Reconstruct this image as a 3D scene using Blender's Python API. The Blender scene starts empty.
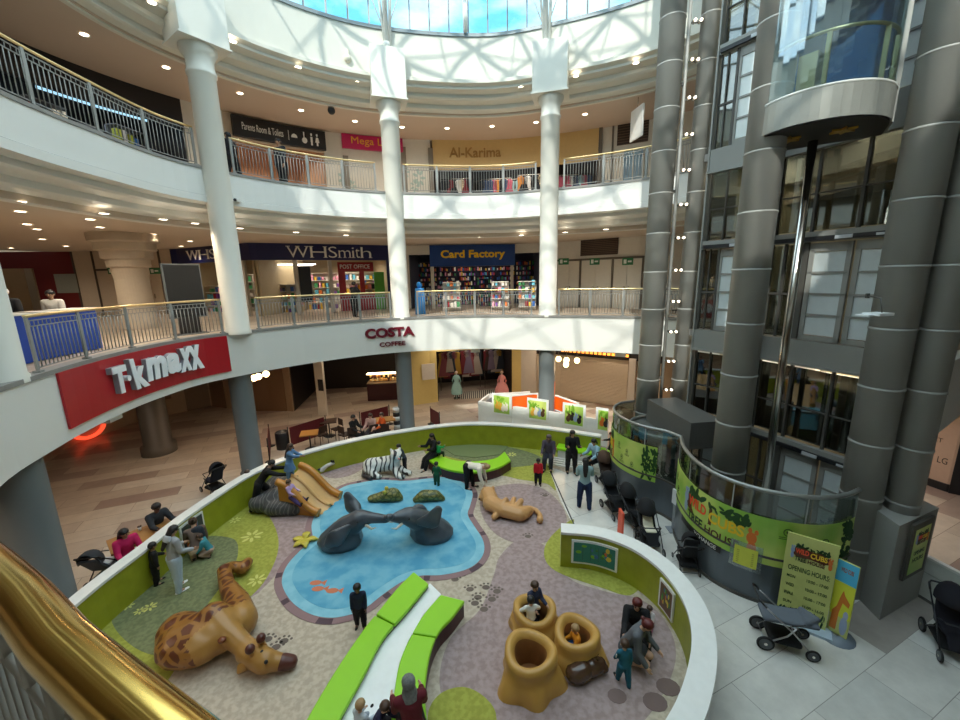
import bpy, bmesh, math, random
from math import sin, cos, tan, pi, radians, hypot, atan2, sqrt
from mathutils import Vector, Matrix, Euler
random.seed(7)
SC = bpy.context.scene; COL = SC.collection

# ------------------------------------------------------------------ camera, world, sun, exposure
FPX, PITCH, ROLL, EYE = 400.0, radians(11.7), radians(1.1), 7.0
cam = bpy.data.objects.new('camera', bpy.data.cameras.new('camera')); COL.objects.link(cam)
cam.data.sensor_width = 36.0; cam.data.lens = FPX/960*36; cam.data.clip_start = 0.05; cam.data.clip_end = 400
cam.matrix_world = Matrix.Translation((0, 0, EYE)) @ Matrix.Rotation(pi/2-PITCH, 4, 'X') @ Matrix.Rotation(-ROLL, 4, 'Z')
SC.camera = cam
w = bpy.data.worlds.new('sky'); SC.world = w; w.use_nodes = True
nt = w.node_tree; bg = nt.nodes['Background']
tc = nt.nodes.new('ShaderNodeTexCoord'); mp = nt.nodes.new('ShaderNodeMapping'); mp.inputs['Scale'].default_value = (2.2, 2.2, 5)
nz = nt.nodes.new('ShaderNodeTexNoise'); nz.inputs['Scale'].default_value = 2.4; nz.inputs['Detail'].default_value = 6
cr = nt.nodes.new('ShaderNodeValToRGB')
cr.color_ramp.elements[0].position = .44; cr.color_ramp.elements[0].color = (.13, .50, .80, 1)
cr.color_ramp.elements[1].position = .60; cr.color_ramp.elements[1].color = (.62, .88, .95, 1)
L = nt.links.new
L(tc.outputs['Generated'], mp.inputs['Vector']); L(mp.outputs[0], nz.inputs['Vector']); L(nz.outputs['Fac'], cr.inputs[0]); L(cr.outputs[0], bg.inputs['Color'])
bg.inputs['Strength'].default_value = 1.7
sun = bpy.data.objects.new('sun', bpy.data.lights.new('sun', 'SUN')); COL.objects.link(sun)
sun.data.energy = 4.0; sun.data.angle = radians(1.0); sun.data.color = (1, .95, .86)
sun.rotation_euler = Vector((0.30, 1.0, -0.95)).to_track_quat('-Z', 'Y').to_euler()
soft = bpy.data.objects.new('overcast_daylight', bpy.data.lights.new('overcast_daylight', 'SUN')); COL.objects.link(soft)  # added wide sun lamp, a soft fill for light through the roof
soft.data.energy = 5.0; soft.data.angle = radians(150); soft.data.color = (1.0, .965, .90); soft.rotation_euler = (radians(-8), 0, 0)
SC.view_settings.view_transform = 'Standard'; SC.view_settings.look = 'None'; SC.view_settings.exposure = 0.25; SC.view_settings.gamma = 1
SC.cycles.max_bounces = 8; SC.cycles.transparent_max_bounces = 16; SC.cycles.sample_clamp_indirect = 6

# ------------------------------------------------------------------ placing helpers: from a point of the photo to a point of the place
def ray(px, py):
    u, v = px-480, 360-py
    c, s = cos(ROLL), sin(ROLL); u, v = u*c+v*s, -u*s+v*c
    return (u, FPX*cos(PITCH)+v*sin(PITCH), -FPX*sin(PITCH)+v*cos(PITCH))
def at(px, py, z=0.0):
    d = ray(px, py); t = (z-EYE)/d[2]; return (d[0]*t, d[1]*t)
def A(px, py, z=0.0):
    x, y = at(px, py, z); return Vector((x, y, z))
def spline(pts, n=10, closed=False):
    out = []; N = len(pts); P = [Vector(p) for p in pts]
    rng = range(N) if closed else range(N-1)
    for i in rng:
        p1, p2 = P[i], P[(i+1) % N]
        p0 = P[(i-1) % N] if (closed or i > 0) else p1*2-p2
        p3 = P[(i+2) % N] if (closed or i+2 < N) else p2*2-p1
        for k in range(n):
            t = k/n
            out.append(.5*((2*p1)+(p2-p0)*t+(2*p0-5*p1+4*p2-p3)*t*t+(3*p1-p0-3*p2+p3)*t**3))
    if not closed: out.append(P[-1].copy())
    return out

# ------------------------------------------------------------------ materials
MATS = {}
def mat(name, col, rough=.6, metal=0., var=0., scale=8., bump=0., emit=0., ecol=None, coat=0.):
    if name in MATS: return MATS[name]
    m = bpy.data.materials.new(name); m.use_nodes = True; t = m.node_tree; b = t.nodes['Principled BSDF']
    b.inputs['Base Color'].default_value = (*col, 1); b.inputs['Roughness'].default_value = rough; b.inputs['Metallic'].default_value = metal
    if coat: b.inputs['Coat Weight'].default_value = coat
    co = t.nodes.new('ShaderNodeTexCoord'); n = t.nodes.new('ShaderNodeTexNoise'); n.inputs['Scale'].default_value = scale; n.inputs['Detail'].default_value = 4
    t.links.new(co.outputs['Object'], n.inputs['Vector'])
    var = var or .06
    r = t.nodes.new('ShaderNodeMixRGB'); r.inputs[1].default_value = (*[c*(1-var) for c in col], 1); r.inputs[2].default_value = (*[min(1, c*(1+var)) for c in col], 1)
    t.links.new(n.outputs['Fac'], r.inputs[0]); t.links.new(r.outputs[0], b.inputs['Base Color'])
    if bump:
        bp = t.nodes.new('ShaderNodeBump'); bp.inputs['Strength'].default_value = bump; bp.inputs['Distance'].default_value = .02
        t.links.new(n.outputs['Fac'], bp.inputs['Height']); t.links.new(bp.outputs[0], b.inputs['Normal'])
    if emit:
        b.inputs['Emission Color'].default_value = (*(ecol or col), 1); b.inputs['Emission Strength'].default_value = emit
    MATS[name] = m; return m
def hexc(h):
    v = [int(h[i:i+2], 16)/255 for i in (0, 2, 4)]
    return tuple(c/12.92 if c < .04045 else ((c+.055)/1.055)**2.4 for c in v)
def paint(h, rough=.55, **k): return mat('paint_'+h+str(rough)+str(sorted(k.items())), hexc(h), rough, **k)
def glassm(name, tint, refl=.12, dens=0.):
    if name in MATS: return MATS[name]
    m = bpy.data.materials.new(name); m.use_nodes = True; t = m.node_tree; t.nodes.remove(t.nodes['Principled BSDF'])
    o = t.nodes['Material Output']; tr = t.nodes.new('ShaderNodeBsdfTransparent'); tr.inputs[0].default_value = (*tint, 1)
    gl = t.nodes.new('ShaderNodeBsdfGlossy'); gl.inputs['Roughness'].default_value = .03; gl.inputs[0].default_value = (.9, .95, .95, 1)
    fr = t.nodes.new('ShaderNodeFresnel'); ge = t.nodes.new('ShaderNodeNewGeometry'); io = t.nodes.new('ShaderNodeMath'); io.operation = 'MULTIPLY_ADD'; io.inputs[1].default_value = 1/1.45-1.45; io.inputs[2].default_value = 1.45
    t.links.new(ge.outputs['Backfacing'], io.inputs[0]); t.links.new(io.outputs[0], fr.inputs[0])
    ma = t.nodes.new('ShaderNodeMath'); ma.operation = 'MULTIPLY_ADD'; ma.inputs[1].default_value = .9; ma.inputs[2].default_value = refl*.3
    mx = t.nodes.new('ShaderNodeMixShader'); t.links.new(fr.outputs[0], ma.inputs[0]); t.links.new(ma.outputs[0], mx.inputs[0])
    t.links.new(tr.outputs[0], mx.inputs[1]); t.links.new(gl.outputs[0], mx.inputs[2]); last = mx
    if dens:
        df = t.nodes.new('ShaderNodeBsdfDiffuse'); df.inputs[0].default_value = (.6, .65, .65, 1); m2 = t.nodes.new('ShaderNodeMixShader'); m2.inputs[0].default_value = dens
        t.links.new(mx.outputs[0], m2.inputs[1]); t.links.new(df.outputs[0], m2.inputs[2]); last = m2
    t.links.new(last.outputs[0], o.inputs[0]); MATS[name] = m; return m
def tiles(name, cols, grout, w_, h_, ang, vscale=.6, rough=.35, off=.5):
    m = bpy.data.materials.new(name); m.use_nodes = True; t = m.node_tree; b = t.nodes['Principled BSDF']; b.inputs['Roughness'].default_value = rough
    co = t.nodes.new('ShaderNodeTexCoord'); mp = t.nodes.new('ShaderNodeMapping'); mp.inputs['Rotation'].default_value = (0, 0, -ang)
    t.links.new(co.outputs['Object'], mp.inputs['Vector'])
    br = t.nodes.new('ShaderNodeTexBrick'); br.inputs['Scale'].default_value = 1; br.inputs['Brick Width'].default_value = w_; br.inputs['Row Height'].default_value = h_
    br.inputs['Mortar Size'].default_value = .006; br.inputs['Mortar Smooth'].default_value = .3; br.offset = off; br.inputs['Bias'].default_value = 0
    br.inputs['Color1'].default_value = (0, 0, 0, 1); br.inputs['Color2'].default_value = (1, 1, 1, 1); br.inputs['Mortar'].default_value = (.5, .5, .5, 1)
    t.links.new(mp.outputs[0], br.inputs['Vector'])
    r = t.nodes.new('ShaderNodeValToRGB'); r.color_ramp.interpolation = 'CONSTANT'
    while len(r.color_ramp.elements) < len(cols): r.color_ramp.elements.new(.5)
    for i, (p, c) in enumerate(cols): e = r.color_ramp.elements[i]; e.position = p; e.color = (*c, 1)
    t.links.new(br.outputs['Color'], r.inputs[0])
    n = t.nodes.new('ShaderNodeTexNoise'); n.inputs['Scale'].default_value = 2.2; n.inputs['Detail'].default_value = 8; n.inputs['Roughness'].default_value = .65; t.links.new(mp.outputs[0], n.inputs['Vector'])
    mr = t.nodes.new('ShaderNodeMapRange'); mr.inputs[1].default_value = .3; mr.inputs[2].default_value = .7; mr.inputs[3].default_value = 1-.12; mr.inputs[4].default_value = 1.1; t.links.new(n.outputs['Fac'], mr.inputs[0])
    mu = t.nodes.new('ShaderNodeMixRGB'); mu.blend_type = 'MULTIPLY'; mu.inputs[0].default_value = 1; t.links.new(r.outputs[0], mu.inputs[1]); t.links.new(mr.outputs[0], mu.inputs[2])
    g = t.nodes.new('ShaderNodeMixRGB'); t.links.new(br.outputs['Fac'], g.inputs[0]); t.links.new(mu.outputs[0], g.inputs[1]); g.inputs[2].default_value = (*grout, 1)
    t.links.new(g.outputs[0], b.inputs['Base Color']); MATS[name] = m; return m
def spots(name, base, patch, scale, kind='voronoi', lo=.08, hi=.12, rough=.3, dist=0., stretch=(1, 1, 1)):
    if name in MATS: return MATS[name]
    m = bpy.data.materials.new(name); m.use_nodes = True; t = m.node_tree; b = t.nodes['Principled BSDF']; b.inputs['Roughness'].default_value = rough
    co = t.nodes.new('ShaderNodeTexCoord'); mp = t.nodes.new('ShaderNodeMapping'); mp.inputs['Scale'].default_value = stretch; t.links.new(co.outputs['Object'], mp.inputs[0])
    if kind == 'voronoi':
        v = t.nodes.new('ShaderNodeTexVoronoi'); v.feature = 'DISTANCE_TO_EDGE'; v.inputs['Scale'].default_value = scale; out = v.outputs['Distance']
        t.links.new(mp.outputs[0], v.inputs['Vector'])
    elif kind == 'wave':
        v = t.nodes.new('ShaderNodeTexWave'); v.inputs['Scale'].default_value = scale; v.inputs['Distortion'].default_value = dist; v.inputs['Detail'].default_value = 1.5; v.inputs['Detail Scale'].default_value = 1.2; out = v.outputs['Fac']
        t.links.new(mp.outputs[0], v.inputs['Vector'])
    else:
        v = t.nodes.new('ShaderNodeTexNoise'); v.inputs['Scale'].default_value = scale; v.inputs['Detail'].default_value = 5; out = v.outputs['Fac']
        t.links.new(mp.outputs[0], v.inputs['Vector'])
    r = t.nodes.new('ShaderNodeValToRGB'); r.color_ramp.elements[0].position = lo; r.color_ramp.elements[0].color = (*base, 1); r.color_ramp.elements[1].position = hi; r.color_ramp.elements[1].color = (*patch, 1)
    t.links.new(out, r.inputs[0]); t.links.new(r.outputs[0], b.inputs['Base Color']); MATS[name] = m; return m

WHITE = mat('warm_white_plaster', (.66, .635, .55), .55, var=.03, scale=1.5)
FASC = mat('white_fascia', (.76, .75, .70), .4, var=.02, scale=1)
COLW = mat('column_white', (.74, .72, .64), .5, var=.03, scale=1.2)
CEIL = mat('ceiling_cream', (.60, .50, .40), .8, var=.04, scale=1)
CEILT = mat('ceiling_top', (.56, .44, .34), .8, var=.04, scale=1)
GREYC = mat('column_grey', (.13, .145, .145), .5, var=.08, scale=3)
STEEL = mat('tower_grey_metal', (.30, .30, .275), .5, .1, var=.10, scale=1.2)
STEELD = mat('tower_dark_metal', (.085, .08, .07), .55, .1, var=.12, scale=2)
BRASS = mat('polished_brass', (.80, .52, .14), .15, 1., var=.10, scale=5, bump=.012)
BRASSF = mat('brass_rail_far', (.78, .60, .30), .35, .9, var=.05)
RAILG = mat('rail_grey_paint', (.30, .30, .28), .45, .2)
CHROME = mat('chrome', (.55, .54, .5), .18, 1.)
BLACK = mat('black_plastic', (.012, .012, .014), .45)
RUBBER = mat('black_rubber', (.015, .015, .015), .8)
KERB = mat('grey_kerb', (.26, .25, .23), .5, var=.1)
GLASS = glassm('clear_glass', (.93, .96, .95)); GLASSB = glassm('smoky_glass', (.55, .60, .58), .2); SKYG = glassm('roof_glass', (.92, .96, .97), .08)
GLASSC = glassm('cab_glass', (.72, .82, .86), .45)
EMW = mat('downlight_glow', (1, .95, .85), .5, emit=9., ecol=(1, .86, .66))
PANELW = mat('light_panel', (1, .95, .9), .5, emit=4., ecol=(1, .92, .8))

# ------------------------------------------------------------------ mesh building
class G:
    """collects faces; build() links them as ONE mesh object"""
    def __init__(s): s.v = []; s.f = []; s.m = []; s.sm = []; s.mi = 0; s.smooth = False
    def add(s, vs, fs, smooth=None):
        o = len(s.v); s.v += [tuple(v) for v in vs]
        for f in fs: s.f.append([i+o for i in f]); s.m.append(s.mi); s.sm.append(s.smooth if smooth is None else smooth)
        return s
    def box(s, c, d, rz=0., tilt=None):
        x, y, z = [k/2 for k in d]; vs = [Vector((a*x, b*y, e*z)) for a in (-1, 1) for b in (-1, 1) for e in (-1, 1)]
        R = Matrix.Rotation(rz, 3, 'Z')
        if tilt: R = R @ Euler(tilt).to_matrix()
        vs = [R @ v+Vector(c) for v in vs]
        return s.add(vs, [(0, 1, 3, 2), (4, 6, 7, 5), (0, 4, 5, 1), (2, 3, 7, 6), (0, 2, 6, 4), (1, 5, 7, 3)], False)
    def beam(s, p, q, wd, h):
        p, q = Vector(p), Vector(q); d = q-p; l = d.length; d.normalize()
        up = Vector((0, 0, 1)) if abs(d.z) < .95 else Vector((0, 1, 0)); sd = d.cross(up).normalized(); u = sd.cross(d)
        vs = [e+sd*a*wd/2+u*b*h/2 for e in (p, q) for a, b in ((-1, -1), (1, -1), (1, 1), (-1, 1))]
        return s.add(vs, [(3, 2, 1, 0), (4, 5, 6, 7), (0, 1, 5, 4), (1, 2, 6, 5), (2, 3, 7, 6), (3, 0, 4, 7)], False)
    def tube(s, path, r, n=10, cap=True, closed=False):
        P = [Vector(p) for p in path]; N = len(P); rings = []; prev = None
        for i, p in enumerate(P):
            a = P[(i-1) % N] if (i > 0 or closed) else p; b = P[(i+1) % N] if (i < N-1 or closed) else p
            d = (b-a).normalized()
            if prev is None: prev = d.orthogonal().normalized()
            x = (prev-d*prev.dot(d)).normalized(); prev = x; y = d.cross(x)
            rr = r[i] if isinstance(r, (list, tuple)) else r
            rings += [p+x*cos(2*pi*k/n)*rr+y*sin(2*pi*k/n)*rr for k in range(n)]
        fs = []
        for i in range(N if closed else N-1):
            j = (i+1) % N
            for k in range(n): k2 = (k+1) % n; fs.append((i*n+k, i*n+k2, j*n+k2, j*n+k))
        s.add(rings, fs, True)
        if cap and not closed:
            o = len(s.v)-len(rings)
            s.f.append([o+k for k in range(n)][::-1]); s.m.append(s.mi); s.sm.append(False)
            s.f.append([o+(N-1)*n+k for k in range(n)]); s.m.append(s.mi); s.sm.append(False)
        return s
    def lathe(s, c, prof, n=32, a0=0., a1=2*pi, smooth=True):
        full = abs(a1-a0-2*pi) < 1e-6; M = n if full else n+1
        vs = [(c[0]+r*cos(a0+(a1-a0)*k/n), c[1]+r*sin(a0+(a1-a0)*k/n), c[2]+z) for r, z in prof for k in range(M)]
        fs = []
        for i in range(len(prof)-1):
            for k in range(n): k2 = (k+1) % M; fs.append((i*M+k, i*M+k2, (i+1)*M+k2, (i+1)*M+k))
        return s.add(vs, fs, smooth)
    def ball(s, c, r, n=10):
        r = (r, r, r) if isinstance(r, (int, float)) else r; m = n//2+1; vs = [(c[0], c[1], c[2]-r[2])]
        for i in range(1, m):
            t = pi*i/m-pi/2
            for k in range(n): vs.append((c[0]+r[0]*cos(t)*cos(2*pi*k/n), c[1]+r[1]*cos(t)*sin(2*pi*k/n), c[2]+r[2]*sin(t)))
        vs.append((c[0], c[1], c[2]+r[2])); fs = [(0, 1+(k+1) % n, 1+k) for k in range(n)]
        for i in range(m-2):
            for k in range(n): k2 = (k+1) % n; a = 1+i*n; fs.append((a+k, a+k2, a+n+k2, a+n+k))
        a = 1+(m-2)*n; t = len(vs)-1; fs += [(a+k, a+(k+1) % n, t) for k in range(n)]
        return s.add(vs, fs, True)
    def prism(s, poly, z0, z1, top=True, bottom=True):
        P = [(p[0], p[1]) for p in poly]; ar = sum(P[i-1][0]*P[i][1]-P[i][0]*P[i-1][1] for i in range(len(P)))
        if ar < 0: P = P[::-1]
        n = len(P); vs = [(x, y, z0) for x, y in P]+[(x, y, z1) for x, y in P]
        fs = [(i, (i+1) % n, n+(i+1) % n, n+i) for i in range(n)]
        if top: fs.append(tuple(range(n, 2*n)))
        if bottom: fs.append(tuple(range(n))[::-1])
        return s.add(vs, fs, False)
    def sweep(s, path, prof, closed=False, smooth=False):
        """path = list of (P, N) ; prof = list of (offset, z), a closed outline when prof[0]==prof[-1]"""
        n = len(prof); vs = [(P[0]+N[0]*o, P[1]+N[1]*o, z) for P, N in path for o, z in prof]; M = len(path); fs = []
        for i in range(M if closed else M-1):
            j = (i+1) % M
            for k in range(n-1): fs.append((i*n+k, i*n+k+1, j*n+k+1, j*n+k))
        s.add(vs, fs, smooth)
        if not closed and prof[0] == prof[-1]:
            o = len(s.v)-len(vs)
            for i, rev in ((0, False), (M-1, True)):
                f = [o+i*n+k for k in range(n-1)]; s.f.append(f[::-1] if rev else f); s.m.append(s.mi); s.sm.append(False)
        return s
    def build(s, name, m, parent=None, loc=None):
        me = bpy.data.meshes.new(name); me.from_pydata(s.v, [], s.f)
        me.polygons.foreach_set('material_index', s.m); me.polygons.foreach_set('use_smooth', s.sm)
        for k in (m if isinstance(m, (list, tuple)) else [m]): me.materials.append(k)
        b = bmesh.new(); b.from_mesh(me); bmesh.ops.recalc_face_normals(b, faces=b.faces); b.to_mesh(me); b.free(); me.update()
        o = bpy.data.objects.new(name, me); COL.objects.link(o)
        if parent: o.parent = parent
        if loc: o.location = loc
        return o
def tag(o, label=None, cat=None, group=None, kind=None):
    if label: o['label'] = label
    if cat: o['category'] = cat
    if group: o['group'] = group
    if kind: o['kind'] = kind
    return o
def thing(name, label, cat, loc=(0, 0, 0), rz=0., group=None, kind=None):
    o = bpy.data.objects.new(name, None); COL.objects.link(o); o.location = loc; o.rotation_euler = (0, 0, rz); o.empty_display_size = .1
    return tag(o, label, cat, group, kind)
def copytree(o, parent=None):
    c = o.copy(); COL.objects.link(c); c.parent = parent
    for ch in list(o.children): copytree(ch, c)
    return c
def struct(o, label=None, cat=None): o['kind'] = 'structure'; return tag(o, label, cat)
_tmp = []
def mod_mesh(o, mods):
    """apply modifiers to a linked object and keep the evaluated mesh"""
    for t, kw in mods:
        m = o.modifiers.new(t, t)
        for k, v in kw.items(): setattr(m, k, v)
    dg = bpy.context.evaluated_depsgraph_get(); me = bpy.data.meshes.new_from_object(o.evaluated_get(dg)); o.modifiers.clear()
    old = o.data; o.data = me; me.name = o.name
    bpy.data.meshes.remove(old) if old.users == 0 else None
    return o
_unit = None
def unit_ball():
    global _unit
    if _unit is None:
        b = bmesh.new(); bmesh.ops.create_icosphere(b, subdivisions=2, radius=1); _unit = [v.co.copy() for v in b.verts]; b.free()
    return _unit
def hull(bm, balls):
    """convex hull of balls (centre, radius or 3 radii)"""
    vs = []
    for c, r in balls:
        r = (r, r, r) if isinstance(r, (int, float)) else r; c = Vector(c)
        vs += [bm.verts.new((c.x+u.x*r[0], c.y+u.y*r[1], c.z+u.z*r[2])) for u in unit_ball()]
    res = bmesh.ops.convex_hull(bm, input=vs)
    bmesh.ops.delete(bm, geom=list({g for g in res['geom_interior']+res['geom_unused'] if isinstance(g, bmesh.types.BMVert)}), context='VERTS')
def organic(name, hulls, m, parent=None, voxel=.03, smooth=4, extra=None):
    """one continuous skin grown over overlapping rounded volumes"""
    bm = bmesh.new()
    for h in hulls: hull(bm, h)
    me = bpy.data.meshes.new(name); bm.to_mesh(me); bm.free()
    o = bpy.data.objects.new(name, me); COL.objects.link(o)
    mods = [('REMESH', dict(mode='VOXEL', voxel_size=voxel, use_smooth_shade=True))]
    if smooth: mods.append(('SMOOTH', dict(factor=.5, iterations=smooth)))
    mod_mesh(o, mods); o.data.materials.clear()
    for k in (m if isinstance(m, (list, tuple)) else [m]): o.data.materials.append(k)
    o.data.polygons.foreach_set('material_index', [0]*len(o.data.polygons))
    if extra:
        b = bmesh.new(); b.from_mesh(o.data)
        for h in extra: hull(b, h)
        b.to_mesh(o.data); b.free(); o.data.polygons.foreach_set('use_smooth', [True]*len(o.data.polygons))
    if parent: o.parent = parent
    return o
def chainh(pts, rs):
    return [[(pts[i], rs[i]), (pts[i+1], rs[i+1])] for i in range(len(pts)-1)]
def text_flat(body, bold=0., shear=0., spacing=1.):
    """glyph mesh in the xy-plane normalised to x 0..1, y 0..1, returns (verts, faces, aspect)"""
    c = bpy.data.curves.new('t', 'FONT'); c.body = body; c.size = 1; c.shear = shear; c.offset = bold; c.space_character = spacing; c.resolution_u = 3; c.fill_mode = 'FRONT'
    o = bpy.data.objects.new('t', c); COL.objects.link(o); dg = bpy.context.evaluated_depsgraph_get(); dg.update()
    me = bpy.data.meshes.new_from_object(o.evaluated_get(dg)); bpy.data.objects.remove(o); bpy.data.curves.remove(c)
    vs = [v.co.copy() for v in me.vertices]; fs = [list(p.vertices) for p in me.polygons]; bpy.data.meshes.remove(me)
    x0 = min(v.x for v in vs); x1 = max(v.x for v in vs); y0 = min(v.y for v in vs); y1 = max(v.y for v in vs)
    return [((v.x-x0)/(x1-x0), (v.y-y0)/(y1-y0)) for v in vs], fs, (x1-x0)/(y1-y0)
def extr(g, pts, fs, fn, depth, z=0.):
    """pts normalised; fn(x, y, d) -> world; extrudes to depth"""
    n = len(pts); vs = [fn(x, y, z+depth) for x, y in pts]+[fn(x, y, z) for x, y in pts]
    F = [tuple(f) for f in fs]; cnt = {}
    for f in F:
        for i in range(len(f)): a, b = f[i], f[(i+1) % len(f)]; cnt[(a, b)] = 1
    side = [(b, a, a+n, b+n) for (a, b) in cnt if (b, a) not in cnt]
    g.add(vs, F+side, False)
def letters(name, body, fn, m, parent, depth=.03, z=0., bold=0., shear=0., lines=None):
    pts, fs, a = text_flat(body, bold, shear); g = G(); extr(g, pts, fs, fn, depth, z); return g.build(name, m, parent)

# ------------------------------------------------------------------ plan curves
class Path:
    def __init__(s, pts, closed=False):
        s.p = [Vector((p[0], p[1])) for p in pts]; s.closed = closed
        if closed: s.p.append(s.p[0].copy())
        s.s = [0.]
        for i in range(1, len(s.p)): s.s.append(s.s[-1]+(s.p[i]-s.p[i-1]).length)
        s.L = s.s[-1]
    def loc(s, t):
        if s.closed: t %= s.L
        t = max(0, min(s.L-1e-6, t)); lo, hi = 0, len(s.s)-1
        while hi-lo > 1:
            m = (lo+hi)//2
            if s.s[m] <= t: lo = m
            else: hi = m
        return lo, (t-s.s[lo])/(s.s[lo+1]-s.s[lo])
    def tan(s, i):
        n = len(s.p)
        if s.closed: a = s.p[(i-1) % (n-1)]; b = s.p[(i+1) % (n-1)]
        else: a = s.p[max(0, i-1)]; b = s.p[min(n-1, i+1)]
        return (b-a).normalized()
    def P(s, t): i, f = s.loc(t); return s.p[i].lerp(s.p[i+1], f)
    def N(s, t):
        i, f = s.loc(t); d = s.tan(i).lerp(s.tan(i+1), f).normalized(); return Vector((-d.y, d.x))
    def seg(s, a=None, b=None, n=None):
        if a is None: a, b = 0, s.L
        n = n or max(2, int((b-a)/.35)); rng = n if (s.closed and a == 0 and b == s.L) else n+1
        return [(s.P(a+(b-a)*k/n), s.N(a+(b-a)*k/n)) for k in range(rng)]
    def off(s, d, n=160):
        q = [P+N*d for P, N in s.seg(0, s.L, n)]; return Path(q, s.closed)
    def near(s, x, y): return s.s[min(range(len(s.p)), key=lambda i: (s.p[i].x-x)**2+(s.p[i].y-y)**2)]
    def hit(s, px, py):
        """where the line of sight through a photo point meets the upright surface over this path -> (s, z)"""
        d = ray(px, py); best = None
        for i in range(len(s.p)-1):
            a, b = s.p[i], s.p[i+1]; e = b-a; den = d[0]*e.y-d[1]*e.x
            if abs(den) < 1e-12: continue
            t = (a.x*e.y-a.y*e.x)/den; u = (a.x*d[1]-a.y*d[0])/den
            if t > 0.002 and -1e-6 <= u <= 1+1e-6 and (best is None or t > best[2]): best = (s.s[i]+u*(s.s[i+1]-s.s[i]), EYE+d[2]*t, t)
        if best is None:
            e_ = min((0, len(s.p)-1), key=lambda i: abs(s.p[i].x/s.p[i].y-d[0]/d[1])); q = s.p[e_]; return s.s[e_], EYE+d[2]*q.y/d[1]
        return best[0], best[1]
    def w(s, t, o, z): P, N = s.P(t), s.N(t); return (P.x+N.x*o, P.y+N.y*o, z)
    def panel(s, g, a, b, z0, z1, o0, o1, n=None):
        return g.sweep(s.seg(a, b, n), [(o0, z0), (o1, z0), (o1, z1), (o0, z1), (o0, z0)])
    def text(s, body, a, b, z0, z1, m, parent, name='letters', depth=.04, o=0., bold=.0, shear=0., serif=None, slope=0.):
        """writes body between plan positions a and b, read from the inside"""
        fn = lambda x, y, d: s.w(a+(b-a)*x, o-d, z0+(z1-z0)*y+slope*(x-.5))
        pts, fs, asp = text_flat(body, bold, shear); g = G(); extr(g, pts, fs, fn, depth)
        if serif:
            for x, y, wd, h in serif: extr(g, [(x-wd/2, y), (x+wd/2, y), (x+wd/2, y+h), (x-wd/2, y+h)], [(0, 1, 2, 3)], fn, depth*1.01)
        return g.build(name, m, parent)

RINGPTS = [(-.62, .11), (-3.0, 1.15), (-5.2, 2.7), (-7.6, 5.3), (-8.55, 7.7), (-8.8, 10.2), (-8.6, 12.8), (-7.0, 15.35), (-4.15, 17.25), (-.1, 18.05), (2.7, 17.55), (6.2, 15.95), (8.3, 13.6), (9.3, 10.8), (9.5, 8.0), (8.9, 4.6), (6.6, 1.0), (4.2, -.8), (1.6, -.8)]
RING = Path(spline(RINGPTS, 12, True), True)
MIDF = Path(spline([(4.2, -1.1), (1.2, -.32), (-.50, .46), (-1.01, .73), (-2.8, 1.66), (-5.6, 3.6), (-7.6, 5.7), (-8.35, 7.3), (-8.85, 9.1), (-9.0, 10.9), (-8.6, 12.7), (-6.5, 15.3), (-3.75, 17.1), (-.3, 17.7), (2.5, 17.1), (6.3, 15.8), (8.4, 13.6), (9.3, 10.8)], 12))
MID = MIDF.off(.36, 180)
ZG, ZM, ZU, ZT = 0., 5.3, 10.45, 13.55
# ------------------------------------------------------------------ structure: floors, slabs, ceilings, walls
TAN = tiles('tan_stone_floor', [(0, hexc('b4a595')), (.30, hexc('a08d80')), (.45, hexc('beb09f')), (.8, hexc('978277')), (.9, hexc('c6baab'))], hexc('6c5c50'), 2.2, .62, radians(24), rough=.3)
PALE = tiles('pale_stone_floor', [(0, hexc('cfcdc6')), (.5, hexc('c6c5bf')), (.8, hexc('d6d5cf')), (.93, hexc('a39c94'))], hexc('8c8a84'), 1.55, .86, radians(24), rough=.28)
MALLF = tiles('upper_stone_floor', [(0, hexc('b6a796')), (.5, hexc('ab9b8a'))], hexc('8c8074'), .6, .6, radians(10))
g = G(); g.box((0, 12, -.10), (64, 64, .2)); struct(g.build('floor', TAN))
pale = [A(538, 446), A(546, 466), A(558, 500), A(572, 533), (1.9, 8.4), (3.3, 6.6), (3.0, 4.6), (2, 2.5), (2, -1), (12.5, -1), (9.6, 7.9), (9.2, 9), (9, 12.5), (7.5, 15.5), (4.9, 15.0)]
g = G(); g.prism([(p[0], p[1]) for p in pale], 0, .006, bottom=False); struct(g.build('floor_pale', PALE))
for name, P_, z0, z1, m, cl in (('floor_middle', MIDF, 5.0, 5.28, MALLF, False), ('floor_upper', RING, 10.1, 10.40, MALLF, True)):
    g = G(); g.sweep(P_.seg(), [(.1, z0), (.1, z1), (18, z1), (18, z0), (.1, z0)], closed=cl); struct(g.build(name, m))
# the straight side aisle on the right, beyond the lifts
AIS = Path([(8.72, 7.32), (15.5, 11.45)])
WEDGE = [(8.8, 7.55), (15.5, 11.7), (26, 12), (26, 24), (9.2, 24), (9.0, 11)]
g = G(); g.prism(WEDGE, 5.0, 5.28); g.prism(WEDGE, 10.1, 10.4); struct(g.build('floor_side_aisle', MALLF))
g = G(); g.prism(WEDGE, 3.80, 4.1); g.prism(WEDGE, 8.9, 9.2); struct(g.build('ceiling_side_aisle', CEIL))
g = G(); AIS.panel(g, 0, AIS.L, 3.85, 5.3, -.1, .1); AIS.panel(g, 0, AIS.L, 9.2, 10.45, -.1, .1); struct(g.build('wall_right_fascia', FASC))
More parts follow.
